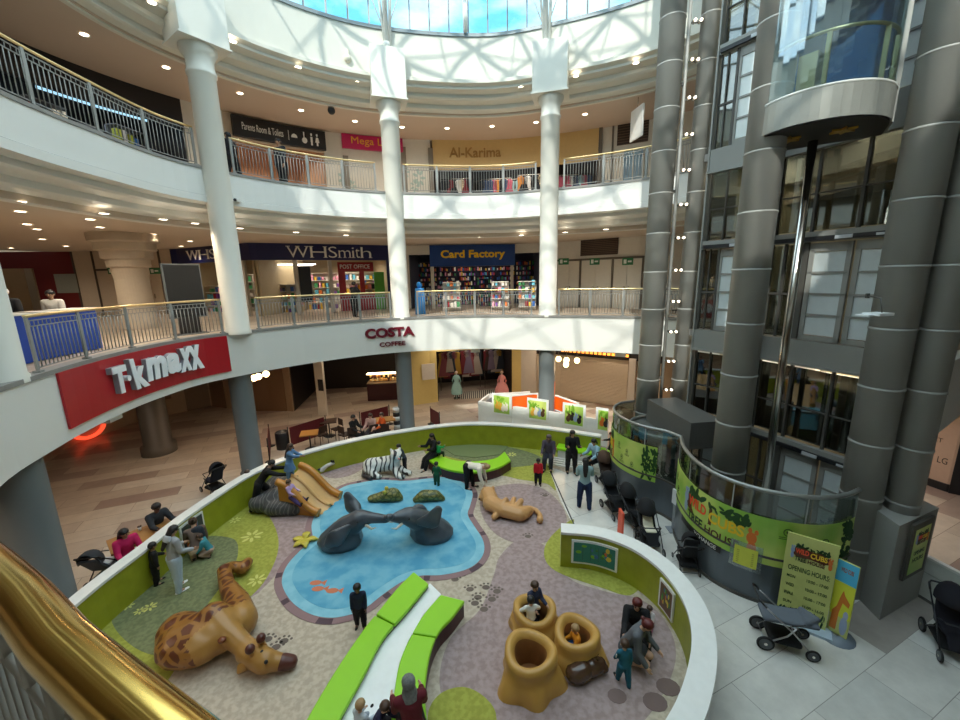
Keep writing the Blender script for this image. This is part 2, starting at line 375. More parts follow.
# fascias (white bands) and stepped coves
g = G(); g.sweep(MIDF.seg(), [(0, 5.27), (0, 3.85), (.22, 3.85), (.22, 5.0), (.3, 5.0), (.3, 5.27), (0, 5.27)]); struct(g.build('wall_middle_fascia', FASC))
g = G(); g.sweep(MIDF.seg(), [(-.03, 5.27), (.28, 5.27), (.28, 5.36), (-.03, 5.36), (-.03, 5.27)]); struct(g.build('trim_1', KERB))
g = G(); g.sweep(RING.seg(), [(0, 10.42), (0, 9.66), (-.05, 9.64), (-.05, 9.45), (.28, 9.42), (.28, 9.29), (.36, 9.24), (.75, 9.20), (.75, 9.05), (.82, 9.0), (1.2, 8.96), (1.2, 8.8), (1.5, 8.8), (1.5, 10.42), (0, 10.42)], closed=True); struct(g.build('wall_upper_fascia', FASC))
g = G(); g.sweep(RING.seg(), [(-.03, 10.42), (.25, 10.42), (.25, 10.50), (-.03, 10.50), (-.03, 10.42)], closed=True); struct(g.build('trim_2', KERB))
g = G(); g.sweep(RING.seg(), [(0, 9.63), (-.012, 9.63), (-.012, 9.66), (0, 9.66), (0, 9.63)], closed=True); struct(g.build('trim_3', KERB))
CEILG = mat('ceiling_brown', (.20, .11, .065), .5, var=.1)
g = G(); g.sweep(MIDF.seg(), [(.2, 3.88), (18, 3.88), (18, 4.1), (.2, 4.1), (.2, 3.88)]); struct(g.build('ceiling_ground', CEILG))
g = G(); g.sweep(RING.seg(), [(1.15, 8.82), (18, 8.82), (18, 9.1), (1.15, 9.1), (1.15, 8.82)], closed=True); struct(g.build('ceiling_middle', CEIL))
g = G(); g.sweep(RING.seg(), [(1.15, 13.9), (10, 13.9), (10, 14.2), (1.15, 14.2), (1.15, 13.9)], closed=True); struct(g.build('ceiling_upper', CEILT))
g = G(); g.sweep(RING.seg(), [(0, 16.30), (0, 14.80), (-.12, 14.74), (-.12, 14.62), (.05, 14.55), (.05, 14.46), (.4, 14.40), (.4, 14.28), (.48, 14.22), (.85, 14.17), (.85, 14.02), (.92, 13.98), (1.2, 13.94), (1.2, 13.85), (1.35, 13.85), (1.35, 16.30), (0, 16.30)], closed=True)
struct(g.build('wall_drum', WHITE))
# ---- glazed roof: sill, upright panes, mullions, ribs
RF = mat('roof_frame_grey', (.24, .27, .28), .4, .4); RW = mat('roof_steel_white', (.72, .71, .66), .4)
CX, CY = .3, 8.9
g = G(); g.sweep(RING.seg(), [(-.05, 16.28), (.35, 16.28), (.35, 16.40), (-.05, 16.40), (-.05, 16.28)], closed=True); struct(g.build('trim_4', RF))
def dome(P, t):      # from the sill up and in to the crown
    r = P-Vector((CX, CY)); z = 16.35+2.4*min(1, t*4)+(0 if t < .25 else 3.2*sin((t-.25)/.75*pi/2)); k = 1-.02*min(1, t*4) if t <= .25 else (1-.02)*(1-(t-.25)/.75)**1.0
    return Vector((CX+r.x*(k+.015), CY+r.y*(k+.015), z))
NR = 78; rs = [RING.P(RING.L*i/NR)+RING.N(RING.L*i/NR)*.12 for i in range(NR)]
TS = [0, .25, .4, .55, .7, .85, .97]
g = G()
vs = [dome(P, t) for t in TS for P in rs]; fs = [(i*NR+k, i*NR+(k+1) % NR, (i+1)*NR+(k+1) % NR, (i+1)*NR+k) for i in range(len(TS)-1) for k in range(NR)]
g.add(vs, fs); g.add([dome(P, TS[-1]) for P in rs], [tuple(range(NR))])
roof = struct(g.build('window_1', SKYG))
g = G()
for k in range(NR):
    g.beam(dome(rs[k], 0), dome(rs[k], .25), .05, .08)
    if k % 6 == 0:
        for a, b in zip(TS[1:-1], TS[2:]): g.beam(dome(rs[k], a), dome(rs[k], b), .10, .14)
for t in TS[1:]: g.tube([dome(P, t) for P in rs], .07, 6, closed=True)
for k in range(0, NR, 6):
    for a, b in zip(TS[1:-1], TS[2:]):
        g.beam(dome(rs[k], a), dome(rs[(k+6) % NR], b), .05, .05); g.beam(dome(rs[(k+6) % NR], a), dome(rs[k], b), .05, .05)
cz = dome(rs[0], TS[-1]).z; g.lathe((CX, CY, cz), [(.001, .12), (.42, .10), (.42, -.10), (.001, -.12)], 32, smooth=False)  # unseen hub disc added at the crown to block a round sun spot
o = g.build('window_frame', RF, roof)
# raking white steel masts standing on the drum over the columns, and the forked strut between
def mast(px, fork=False):
    s, z = RING.hit(px, 60); B = Vector(RING.w(s, -.12, 15.75)); N = RING.N(s); g = G()
    if fork:
        B.z = 16.4; g.tube([B, B+Vector((-N.x*.1, -N.y*.1, 1.15))], .09, 8); T = B+Vector((-N.x*.1, -N.y*.1, 1.15)); tt = Vector((N.y, -N.x, 0))
        g.tube([T, T+tt*.45+Vector((0, 0, .45))], .06, 8); g.tube([T, T-tt*.45+Vector((0, 0, .45))], .06, 8); g.tube([T+tt*.45+Vector((0, 0, .45)), T+Vector((0, 0, .95)), T-tt*.45+Vector((0, 0, .45))], .06, 8)
    else:
        tt = Vector((N.y, -N.x, 0)); I = Vector((-N.x, -N.y, 0))
        g.tube([B, B+I*.25+Vector((0, 0, 2.4)), B+I*1.3+Vector((0, 0, 4.2))], .10, 8); g.tube([B+tt*.12, B+I*.35+tt*.3+Vector((0, 0, 3.0))], .06, 8); g.tube([B-tt*.05, B+I*.3-tt*.35+Vector((0, 0, 3.0))], .05, 8)
        g.tube([B+Vector((0, 0, .3)), B+tt*1.1+I*.2+Vector((0, 0, 3))], .02, 6); g.tube([B+Vector((0, 0, .3)), B-tt*1.1+I*.2+Vector((0, 0, 3))], .02, 6)
        g.ball(B, .14)
    o = g.build('roof_strut', RW); return o
tag(mast(387), 'white raking steel strut rising to the glass roof above the "Mega" column', 'strut', 'steel struts under the glass roof')
tag(mast(546), 'white raking steel strut to the glass roof above the column nearest the lift tower', 'strut', 'steel struts under the glass roof')
tag(mast(466, True), 'forked steel strut with diamond head under the glass roof', 'strut', 'steel struts under the glass roof')
# ---- columns
def column(px, py, label, lowlabel=None, o=0., lr=.36):
    s, _ = MID.hit(px, py); x, y, _ = MID.w(s, o, 0); N = MID.N(s)
    t = thing('column', label, 'column', (x, y, 5.28)); g = G()
    g.lathe((0, 0, 0), [(.40, 0), (.40, .12), (.37, .16), (.37, 3.4), (.365, 7.75), (.40, 7.78), (.40, 7.86), (.37, 7.9), (.37, 8.2), (.43, 8.30), (.50, 8.42), (.50, 8.52)], 40)
    g.build('shaft', COLW, t)
    g = G(); rz = atan2(N.y, N.x)
    g.box((0, 0, 9.40), (1.15, 1.30, 1.72), rz); g.box((0, 0, 8.54), (1.2, 1.4, .05), rz); g.build('capital_block', COLW, t)
    t['kind'] = 'structure'
    x, y, _ = MID.w(s, .15, 0); t2 = thing('column', lowlabel, 'column', (x, y, 0)); g = G(); g.lathe((0, 0, 0), [(lr+.05, 0), (lr+.05, .12), (lr, .14), (lr, 3.86)], 36); g.build('shaft', GREYC, t2); t2['kind'] = 'structure'
    return s
CS = [column(-4, 372, 'white round column at the far left edge of the middle gallery', 'large dark grey column below the red sign, left of seated family', 0, .42),
      column(234, 326, 'tall white column between the red fascia sign and the navy shop', 'dark grey round column behind the play area rock slide', -.25),
      column(401, 316, 'tall white column in front of the pink shop sign', 'dark grey round column beneath the coffee sign'),
      column(547.5, 313, 'tall white column beside the blue card shop', 'dark grey round column behind the orange kiosk')]
def inner_column(px, py, z0, z1, m, flare, label):
    x, y = at(px, py, z0) if z0 == 0 else flare; t = G()
    if z0 == 0: t.lathe((0, 0, 0), [(.62, 0), (.62, .35), (.50, .37), (.48, 3.9)], 32)
    else: t.lathe((0, 0, 0), [(.55, 0), (.52, 1.9), (.56, 2.15), (.56, 2.3), (.66, 2.35), (.66, 2.6), (.78, 2.65), (.78, 2.9), (.92, 2.95), (.92, 3.2), (1.05, 3.25), (1.05, 3.53)], 36, smooth=False)
    o = t.build('column', m, loc=(x, y, z0)); tag(o, label, 'column'); struct(o)
inner_column(160, 452, 0, 3.9, mat('brown_column', (.10, .085, .07), .5), None, 'brown column with metal foot under the gallery')
inner_column(0, 0, 5.28, 8.84, mat('cream_column', (.52, .44, .34), .6), (-13.2, 15.6), 'cream inner column with stepped flaring capital')
# ---- outer walls
UPW = RING.off(4.45, 220)
MW = Path([(-26, 8), (-26.5, 15), (-27, 22.6), (-22.5, 23.2), (-16.4, 22.7), (-10.9, 20.0), (-7.9, 21.6), (-4.9, 23.2), (-2.7, 23.3), (2.1, 23.6), (5.0, 22.7), (7.9, 20.2), (12, 18), (24, 18)])
GW = Path([(-17, 4), (-16.2, 12), (-18.2, 16.4), (-17.9, 19.5), (-15.6, 22.2), (-12.7, 21.1), (-11, 21.1), (-8.1, 20.2), (-4.5, 21.3), (-2.9, 22.1), (1.9, 23.0), (4.7, 22.2), (7.8, 20.2), (12, 17.5), (18, 17)])
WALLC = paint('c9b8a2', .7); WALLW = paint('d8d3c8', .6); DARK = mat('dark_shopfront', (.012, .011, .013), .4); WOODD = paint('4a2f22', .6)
def wall(P_, a, b, z0, z1, m, name, o0=0., o1=.15, **k):
    g = G(); P_.panel(g, a, b, z0, z1, o0, o1); return struct(g.build(name, m))
def opening(P_, a, b, z0, zt, z1, depth, back, side, lint, name):
    """a shop opening: lintel, reveals and the room behind it"""
    if lint: wall(P_, a, b, zt, z1, lint, name+'_lintel')
    g = G(); A_, B_ = Vector(P_.w(a, 0, 0)), Vector(P_.w(b, 0, 0)); N = P_.N((a+b)/2); N = Vector((N.x, N.y, 0))
    for q in (A_, B_): g.beam(q+N*.1+Vector((0, 0, (z0+z1)/2)), q+N*depth+Vector((0, 0, (z0+z1)/2)), .1, z1-z0)
    struct(g.build(name+'_side', side))
    g = G(); g.beam(A_+N*depth+Vector((0, 0, (z0+z1)/2)), B_+N*depth+Vector((0, 0, (z0+z1)/2)), .1, z1-z0); struct(g.build(name+'_back', back))
    return A_, B_, N
def S(P_, px, py): return P_.hit(px, py)[0]
PAL = [paint(h, .6) for h in ('d8d4cc', 'a83240', '2f5fa8', 'e0b840', '3f8f5a', 'd87838', '7a4a9a', '202a44', 'e8a0b8', '5fb0c8', '8a1f2a', 'f0ece0')]
def stock(name, A_, B_, o, N, z0, z1, rows, cols, parent, pal=None, seed=1, dep=.22, fill=.85, size=.8):
    rnd = random.Random(seed); g = G(); pal = pal or PAL; d = (B_-A_)
    for r in range(rows):
        for c in range(cols):
            if rnd.random() > fill: continue
            g.mi = rnd.randrange(len(pal)); h = (z1-z0)/rows*rnd.uniform(.45, size); wd = d.length/cols*rnd.uniform(.5, .9)
            p = A_+d*((c+.5)/cols)+N*o; p.z = z0+(z1-z0)*r/rows+h/2+.03
            g.box(p, (wd, dep, h), atan2(d.y, d.x))
    x = g.build(name, pal, parent); x['kind'] = 'stuff'; return x
def shelf_unit(A_, B_, N, o, z0, h, rows, cols, label, group, seed, pal=None, m=None):
    m = m or paint('d8d2c4', .6); t = thing('shelving_unit', label, 'shelving', (0, 0, 0), group=group); g = G(); d = (B_-A_); rz = atan2(d.y, d.x); c = (A_+B_)/2+N*(o+.28)
    g.box((c.x, c.y, z0+h/2), (d.length, .05, h), rz); g.build('back_panel', m, t)
    g = G()
    for r in range(rows+1):
        q = (A_+B_)/2+N*(o+.08); g.box((q.x, q.y, z0+h*r/rows+.02), (d.length, .42, .03), rz)
    g.build('shelf', m, t); stock('stock', A_, B_, o, N, z0, z0+h, rows, cols, t, pal, seed)
def strip(P3, Q3, label, group, wd=.12, e=None):
    g = G(); g.beam(P3, Q3, wd, .05); o = g.build('strip_light', PANELW); tag(o, label, 'light', group); return o
def room_light(x, y, z, power, size=1.5, col=(1, .88, .72), parent=None):
    l = bpy.data.lights.new('shop_light', 'AREA'); l.energy = power; l.size = size; l.color = col; o = bpy.data.objects.new('shop_light', l); COL.objects.link(o); o.location = (x, y, z)
    if parent: o.parent = parent
    return o

# ---------------- middle level shops
z0, zc = 5.28, 8.84
a = S(MW, 2, 280); b = S(MW, 76, 280); red = paint('6a1216', .5)
sA = S(MW, 36, 280)
wall(MW, 0, a-1.5, z0, zc, WALLC, 'wall_middle_far_left')
Ao, Bo, N = opening(MW, a-1.5, sA, z0, 7.95, zc, 2.5, paint('b89a74'), paint('9a8468'), red, 'wall_red_shop')
wall(MW, sA, b, z0, zc, red, 'wall_red_shop')
g = G(); s_, z_ = MW.hit(67, 283); MW.panel(g, s_-.55, s_+.55, z_-.55, z_+.5, -.05, 0); o = g.build('menu_board', paint('8c8f86')); tag(o, 'grey framed poster on the dark red shop wall', 'poster')
c = S(MW, 177, 280)
wall(MW, b, c, z0, zc, WALLC, 'wall_panel_left')
g = G()
for px in (77, 97, 112, 140, 163, 176): s_ = S(MW, px, 280); MW.panel(g, s_-.05, s_+.05, z0, zc, -.04, 0)
MW.panel(g, S(MW, 97, 280), c, 7.75, 7.85, -.04, 0); struct(g.build('trim_5', paint('4c4038')))
def exit_sign(P_, px, py, wd=.6, h=.32, label='', grp='green exit signs'):
    s_, z_ = P_.hit(px, py); t = thing('exit_sign', label, 'sign', group=grp); g = G(); P_.panel(g, s_-wd/2, s_+wd/2, z_-h/2, z_+h/2, -.08, -.02, 2); g.build('panel', paint('2c7a4c', .4), t)
    g = G(); P_.panel(g, s_-wd*.36, s_-wd*.1, z_-h*.3, z_+h*.3, -.095, -.08, 1); P_.panel(g, s_+wd*.02, s_+wd*.36, z_-h*.12, z_+h*.12, -.095, -.08, 1); g.build('symbol', paint('e8f0e8'), t)
exit_sign(MW, 114, 271, label='small green exit sign above the beige door behind the cream column'); exit_sign(MW, 156, 271, label='small green exit sign left of the black board')
# door under them
def plain_door(n, P_, pa, pb, py, zt, m, leaves=2):
    a, b = S(P_, pa, py), S(P_, pb, py); d = thing('door_%d' % n, None, None); d['kind'] = 'structure'; g = G(); w_ = (b-a)/leaves
    for k in range(leaves): P_.panel(g, a+k*w_+.02, a+(k+1)*w_-.02, z0, zt, -.05, -.01, 2)
    g.build('door_leaf', m, d); g = G()
    for k in range(leaves): s_ = a+(k+.5)*w_+(.35*w_ if k % 2 == 0 else -.35*w_); P_.panel(g, s_-.02, s_+.02, z0+.9, z0+1.15, -.1, -.05, 1)
    g.build('door_handle', CHROME, d)
plain_door(1, MW, 100, 138, 280, 7.7, WALLC); plain_door(2, MW, 142, 162, 280, 7.7, WALLC)
# WHSmith
navy = paint('141a52', .4); wv = paint('f2f2ee', .4)
k0, k1, k2 = c, MW.near(-10.9, 20.0), S(MW, 396, 280)
zs0, zs1 = 8.02, 8.84
NTH = ['first', 'second', 'third', 'fourth', 'fifth', 'sixth', 'seventh', 'eighth', 'ninth', 'tenth', 'eleventh', 'twelfth']
def shop_interior(A_, B_, N, z0, zt, dep, seed, label, grp, pal=None, nrow=2):
    d = (B_-A_).normalized(); L_ = (B_-A_).length
    for r in range(nrow):
        o = dep*(.35+.6*r/max(1, nrow)); n = max(1, int(L_/2.2))
        for k in range(n):
            p = A_+d*(L_*(k+.08)/n); q = A_+d*(L_*(k+.92)/n)
            if r < nrow-1 and k % 2 == 1: continue
            h = (1.5 if r < nrow-1 else 2.1)
            shelf_unit(p, q, N, o, z0, h, 4 if r < nrow-1 else 5, 9, label+(', %s row, %s from the left' % (('front', 'back')[r], NTH[k])), grp, seed+r*20+k, pal)
A1, B1, N1 = opening(MW, k0+.3, k1-.15, z0, zs0, zc, 4.0, paint('b8a888'), paint('b0a080'), None, 'wall_stationer')
A2, B2, N2 = opening(MW, k1+.15, k2-.25, z0, zs0, zc, 4.5, paint('b8a888'), paint('b0a080'), None, 'wall_newsagent')
shop_interior(A1, B1, N1, z0, zs0, 4.0, 3, 'stocked shelving in the left half of the navy shop', 'shelving in the navy shop')
shop_interior(A2, B2, N2, z0, zs0, 4.5, 5, 'stocked shelving in the right half of the navy shop', 'shelving in the navy shop')
g = G(); MW.panel(g, k0, k2, zs0, zs1, -.12, .1); MW.panel(g, k2-.5, k2, z0, zs0, -.1, .1, 2); MW.panel(g, k0, k0+.35, z0, zs0, -.1, .1, 2)
t = thing('shop_sign', 'navy shop fascia with large white serif lettering above the stationery shop', 'shop sign'); g.build('panel', navy, t)
SER = [(.035, .9, .07, .06), (.135, .9, .05, .06), (.235, .9, .06, .06)]
def serifs(*xs): return [(x, y, .045, .05) for x in xs for y in (0, .93)]
def serif_sign(a, b, z0_, z1_):
    h = z1_-z0_
    def one(ch, x0, x1, top, stems, cross=()):
        fn = lambda x, y, d: MW.w(a+(b-a)*(x0+(x1-x0)*x), -.12-d, z0_+h*top*y)
        pts, fs, _a = text_flat(ch, -.01); g = G(); extr(g, pts, fs, fn, .05); w_ = .30/((x1-x0)/.15)
        for x, y in stems: extr(g, [(x-w_/2, y), (x+w_/2, y), (x+w_/2, y+.045), (x-w_/2, y+.045)], [(0, 1, 2, 3)], fn, .051)
        g.build('letter', wv, t)
    one('W', 0, .23, 1, [(.06, .955), (.5, .955), (.94, .955)]); one('H', .25, .43, 1, [(.08, 0), (.92, 0), (.08, .955), (.92, .955)]); one('S', .455, .555, 1, [])
    one('m', .575, .72, .68, [(.06, 0), (.5, 0), (.94, 0)]); one('i', .74, .765, .95, [(.5, 0)]); one('t', .78, .835, .85, []); one('h', .85, .98, 1, [(.08, 0), (.92, 0)])
serif_sign(S(MW, 289, 263), S(MW, 373, 264), 8.14, 8.70); serif_sign(S(MW, 190, 260), S(MW, 243, 260), 8.18, 8.66)
# shop-front posts, the tall dark mirror panel and post office counter
g = G()
for px in (247, 298, 332): s_ = S(MW, px, 290); MW.panel(g, s_-.09, s_+.09, z0, zs0, -.1, .1, 1)
struct(g.build('trim_6', paint('b8b2a6')))
s_, z_ = MW.hit(303, 284); g = G(); MW.panel(g, s_-.4, s_+.4, z0+.6, zs0-.3, .3, .4, 2); o = g.build('display_board', DARK); tag(o, 'tall dark poster board in the stationery shop window', 'display board')
sa, sb = S(MW, 341, 285), S(MW, 376, 285)
t = thing('post_office_counter', 'red framed post office counter inside the navy stationery shop', 'counter'); g = G()
MW.panel(g, sa, sb, 7.45, 7.95, .7, .8, 2); MW.panel(g, sa, sa+.35, z0, 7.45, .7, .8, 1); MW.panel(g, sa+1.1, sa+1.35, z0, 7.45, .7, .8, 1); MW.panel(g, sa, sb, z0, z0+.95, .7, .8, 2); g.build('frame', paint('9a1c20', .4), t)
MW.text('POST OFFICE', sa+.12, sb-.2, 7.6, 7.82, wv, t, o=.7, depth=.02)
g = G(); MW.panel(g, sb, sb+.55, z0, 7.4, .6, .7, 1); o = g.build('banner', paint('5fae3a', .5)); tag(o, 'green upright banner beside the post office counter', 'banner')
strip(A2+N2*1.6+Vector((0, 0, 7.85))+(B2-A2)*.1, A2+N2*1.0+Vector((0, 0, 7.85))+(B2-A2)*.42, 'front white ceiling strip light inside the stationery shop', 'ceiling strip lights in the shops')
strip(A2+N2*2.9+Vector((0, 0, 7.85))+(B2-A2)*.1, A2+N2*2.4+Vector((0, 0, 7.85))+(B2-A2)*.42, 'rear white ceiling strip light inside the stationery shop', 'ceiling strip lights in the shops')
for q, n_, pw in ((A1.lerp(B1, .5), N1, 25), (A2.lerp(B2, .3), N2, 35), (A2.lerp(B2, .75), N2, 45)): p = q+n_*2.0; room_light(p.x, p.y, 7.95, pw)
# Card Factory
blue = paint('133f86', .4); yel = paint('f0c41a', .4)
c0, c1 = S(MW, 410, 280), S(MW, 541, 280); ca, cb = S(MW, 431, 280), S(MW, 515, 280)
wall(MW, k2, c0, z0, zc, WALLW, 'wall_between_shops')
A3, B3, N3 = opening(MW, c0, c1, z0, 8.3, zc, 3.6, paint('3c4258'), paint('3a3f50'), WALLW, 'wall_card_shop')
for k in range(6):
    p = A3.lerp(B3, (k+.05)/6); q = A3.lerp(B3, (k+.95)/6); shelf_unit(p, q, N3, 2.9, z0, 2.7, 9, 11, 'tall rack of greeting cards at the back of the card shop, %s from the left' % NTH[k], 'card racks', 40+k, None, paint('3c3a52'))
for k in (1, 3):
    p = A3.lerp(B3, (k+.15)/6); q = A3.lerp(B3, (k+.85)/6); shelf_unit(p, q, N3, 1.2, z0, 1.6, 6, 8, 'low rack of cards near the front of the card shop, %s' % ('left' if k == 1 else 'right'), 'card racks', 60+k, None, paint('3c3a52'))
g = G()
for px in (433, 512): s_ = S(MW, px, 290); MW.panel(g, s_-.09, s_+.09, z0, 8.0, -.1, .1, 1)
struct(g.build('trim_7', paint('cfc8b8')))
(_, zt), (_, zb) = MW.hit(473, 245), MW.hit(473, 266)
t = thing('shop_sign', 'blue shop sign with yellow lettering above the greeting card shop', 'shop sign'); g = G(); MW.panel(g, ca, cb, zb, zt, -.25, -.05); g.build('panel', blue, t)
MW.text('Card Factory', S(MW, 441, 255), S(MW, 505, 255), zb+(zt-zb)*.28, zb+(zt-zb)*.76, yel, t, o=-.25, depth=.05, bold=.03)
p = A3.lerp(B3, .5)+N3*1.8; room_light(p.x, p.y, 8.2, 38, 3)
# right hand white doors, vent, exit signs
wall(MW, c1, MW.L, z0, zc, WALLW, 'wall_middle_right')
for i, (pa, pb) in enumerate(((557, 579), (581, 611), (613, 641))): plain_door(3+i, MW, pa, pb, 285, 7.75, paint('dcd6c8'))
g = G(); MW.panel(g, S(MW, 556, 285), S(MW, 643, 285), 7.77, 7.87, -.06, 0)
for px in (556, 580, 612, 642): s_ = S(MW, px, 285); MW.panel(g, s_-.05, s_+.05, z0, 7.87, -.06, 0, 1)
struct(g.build('trim_8', paint('6c6458')))
for px, lb in ((564, 'left'), (595, 'middle'), (628, 'right')): exit_sign(MW, px, 261.5, .42*1.3, .34, 'green and white exit sign over the %s pair of white doors' % lb)
def vent(P_, pa, pb, ya, yb, label):
    sa, zt = P_.hit(pa, ya); sb, zb = P_.hit(pb, yb); t = thing('wall_vent', label, 'vent'); g = G(); P_.panel(g, sa, sb, zb, zt, -.03, 0, 3); g.build('grille', paint('3a2c22'), t); g = G(); n = 9
    for k in range(n+1): z = zb+(zt-zb)*k/n; P_.panel(g, sa, sb, z-.012, z+.012, -.05, -.03, 2)
    g.build('slat', paint('6a5444'), t)
vent(MW, 581, 618, 240.5, 254, 'brown louvred vent above the white doors')
# ---------------- upper level shops
z0, zc = 10.40, 13.92
u = [S(UPW, px, py) for px, py in ((1, 90), (186, 140), (227, 150), (325, 160), (340, 160), (404, 165), (418, 165), (431, 165), (555, 165), (598, 160), (650, 150))]
A4, B4, N4 = opening(UPW, u[0]-6, u[1], z0, 12.9, zc, 3, DARK, DARK, DARK, 'wall_dark_shop')
for px, py, wd, h, lb in ((68, 83, 1.3, .30, 'left'), (122, 92, 1.5, .40, 'right')):
    s_, z_ = UPW.hit(px, py); g = G(); UPW.panel(g, s_-wd/2, s_+wd/2, z_-h/2, min(12.88, z_+h/2), .3, .35, 1)
    o = g.build('display_screen', mat('screen_blue', (.35, .6, .8), .3, emit=1.2, ecol=(.35, .62, .8))); tag(o, 'lit pale blue screen in the dark upper shop, %s of two' % lb, 'screen')
p, q = A4.lerp(B4, .62), A4.lerp(B4, .95)
for k, hh in enumerate((2.0, 1.7, 2.1)):
    ua_, ub_ = A4.lerp(B4, .60+.12*k), A4.lerp(B4, .70+.12*k); shelf_unit(ua_, ub_, N4, 1.2, 10.40, hh, 4, 5, 'display of toys and colourful boxes in the dark upper shop, %s from the left' % ('first', 'second', 'third')[k], 'displays in the dark upper shop', 80+k, [paint(h) for h in ('c85020', 'e8e0d0', '2060a0', '202428', '98a030', 'b8b4ac')], paint('6c7076'))
p = A4.lerp(B4, .8)+N4*1.5; room_light(p.x, p.y, 12.7, 18, 2, (.8, .9, 1))
wall(UPW, 0, u[0]-6, z0, zc, WALLC, 'wall_upper_near_left')
wall(UPW, u[1], u[2], z0, zc, WALLW, 'wall_upper_pier')
A5, B5, N5 = opening(UPW, u[2], u[3], z0, 12.95, zc, 4.5, paint('c89a78'), paint('c8a488'), WALLC, 'wall_corridor')
wall(UPW, u[3], u[7], z0, zc, WALLW, 'wall_upper_white')
(sa, zt), (sb, zb) = UPW.hit(229, 108), UPW.hit(325, 142)
t = thing('toilet_sign', 'long black sign with white lettering and symbols over the corridor', 'sign'); g = G(); UPW.panel(g, sa, sb, 13.02, 13.82, -.2, -.02); g.build('panel', BLACK, t)
UPW.text('Parents Room & Toilets', sa+(sb-sa)*.09, sa+(sb-sa)*.52, 13.3, 13.58, wv, t, o=-.2, depth=.015)
fnp = lambda x, y, d: UPW.w(sa+(sb-sa)*x, -.2-d, 13.02+.8*y)
g = G()
extr(g, [(.575, .25), (.58, .25), (.58, .75), (.575, .75)], [(0, 1, 2, 3)], fnp, .015)
extr(g, [(.64+.035*cos(a), .42+.2*max(0, sin(a))) for a in [pi*k/8 for k in range(9)]], [tuple(range(9))], fnp, .015)      # baby changing
for cx_, cy_, r in ((.755, .36, .13),): extr(g, [(cx_+.03*cos(2*pi*k/12), cy_+.16*sin(2*pi*k/12)) for k in range(12)], [tuple(range(12))], fnp, .015)
extr(g, [(.745, .4), (.755, .4), (.757, .8), (.743, .8)], [(0, 1, 2, 3)], fnp, .016)
for cx_, sk in ((.835, .012), (.90, .024)):
    extr(g, [(cx_-.012, .6), (cx_+.012, .6), (cx_+sk, .33), (cx_-sk, .33)], [(0, 1, 2, 3)], fnp, .015); extr(g, [(cx_-.01, .15), (cx_+.01, .15), (cx_+.01, .33), (cx_-.01, .33)], [(0, 1, 2, 3)], fnp, .015)
    extr(g, [(cx_+.011*cos(2*pi*k/8), .72+.08*sin(2*pi*k/8)) for k in range(8)], [tuple(range(8))], fnp, .015)
g.build('symbols', wv, t)
pink = paint('c0185c', .4); gold = paint('cdae74', .45)
(sa, zt), (sb, zb) = UPW.hit(341, 134), UPW.hit(403, 153)
t = thing('shop_sign', 'magenta pink shop sign with yellow lettering, part hidden by the column', 'shop sign'); g = G(); UPW.panel(g, sa, sb, zb, zt, -.15, -.02); g.build('panel', pink, t)
UPW.text('Mega L', S(UPW, 351, 143), S(UPW, 382, 143), zb+.2*(zt-zb), zb+.85*(zt-zb), paint('e8b030', .4), t, o=-.15, depth=.03)
g = G()
for px, py, sc in ((344, 178, 1), (419, 178, 1.1), (405, 172, .8), (352, 186, .7), (415, 186, .8)):
    s_, z_ = UPW.hit(px, py)
    for k in range(7):
        an = k*.9; fn = lambda x, y, d: UPW.w(s_+x*sc, -.01-d, z_+y*sc); cx_, cy_ = .18*cos(an), .28*sin(an)
        extr(g, [(cx_+.13*cos(q)*cos(an)-.06*sin(q)*sin(an), cy_+.13*cos(q)*sin(an)+.06*sin(q)*cos(an)) for q in [2*pi*j/10 for j in range(10)]], [tuple(range(10))], fn, .01)
o = g.build('leaf_mural', paint('a8bdb4')); tag(o, 'pale green leaf mural painted on white shop hoarding', 'mural')
g = G()
for px in (431, 346, 404): s_ = S(UPW, px, 165); UPW.panel(g, s_-.12, s_+.12, z0, 13.5 if px != 346 else 12.9, -.12, 0, 1)
struct(g.build('trim_9', paint('7c7468')))
A6, B6, N6 = opening(UPW, u[7]+.1, u[9], z0, 12.55, zc, 3.2, paint('241c1c'), paint('302420'), None, 'wall_gold_shop')
g = G(); UPW.panel(g, u[7]+.1, u[9], 12.5, 13.92, -.06, .1)
t = thing('shop_sign', 'gold shop fascia with raised gold lettering on the upper gallery', 'shop sign'); g.build('panel', gold, t)
UPW.text('Al-Karima', S(UPW, 449, 152), S(UPW, 501, 152), UPW.hit(475, 158)[1], UPW.hit(475, 148)[1], paint('a07a3c', .5), t, o=-.06, depth=.05, bold=.02)
GAR = [paint(h, .8) for h in ('9fc4cc', 'c8843c', 'd8d8d8', '7a2030', '20242c', 'e0d0b0', '3a4a6a', 'b85a70', '141418')]
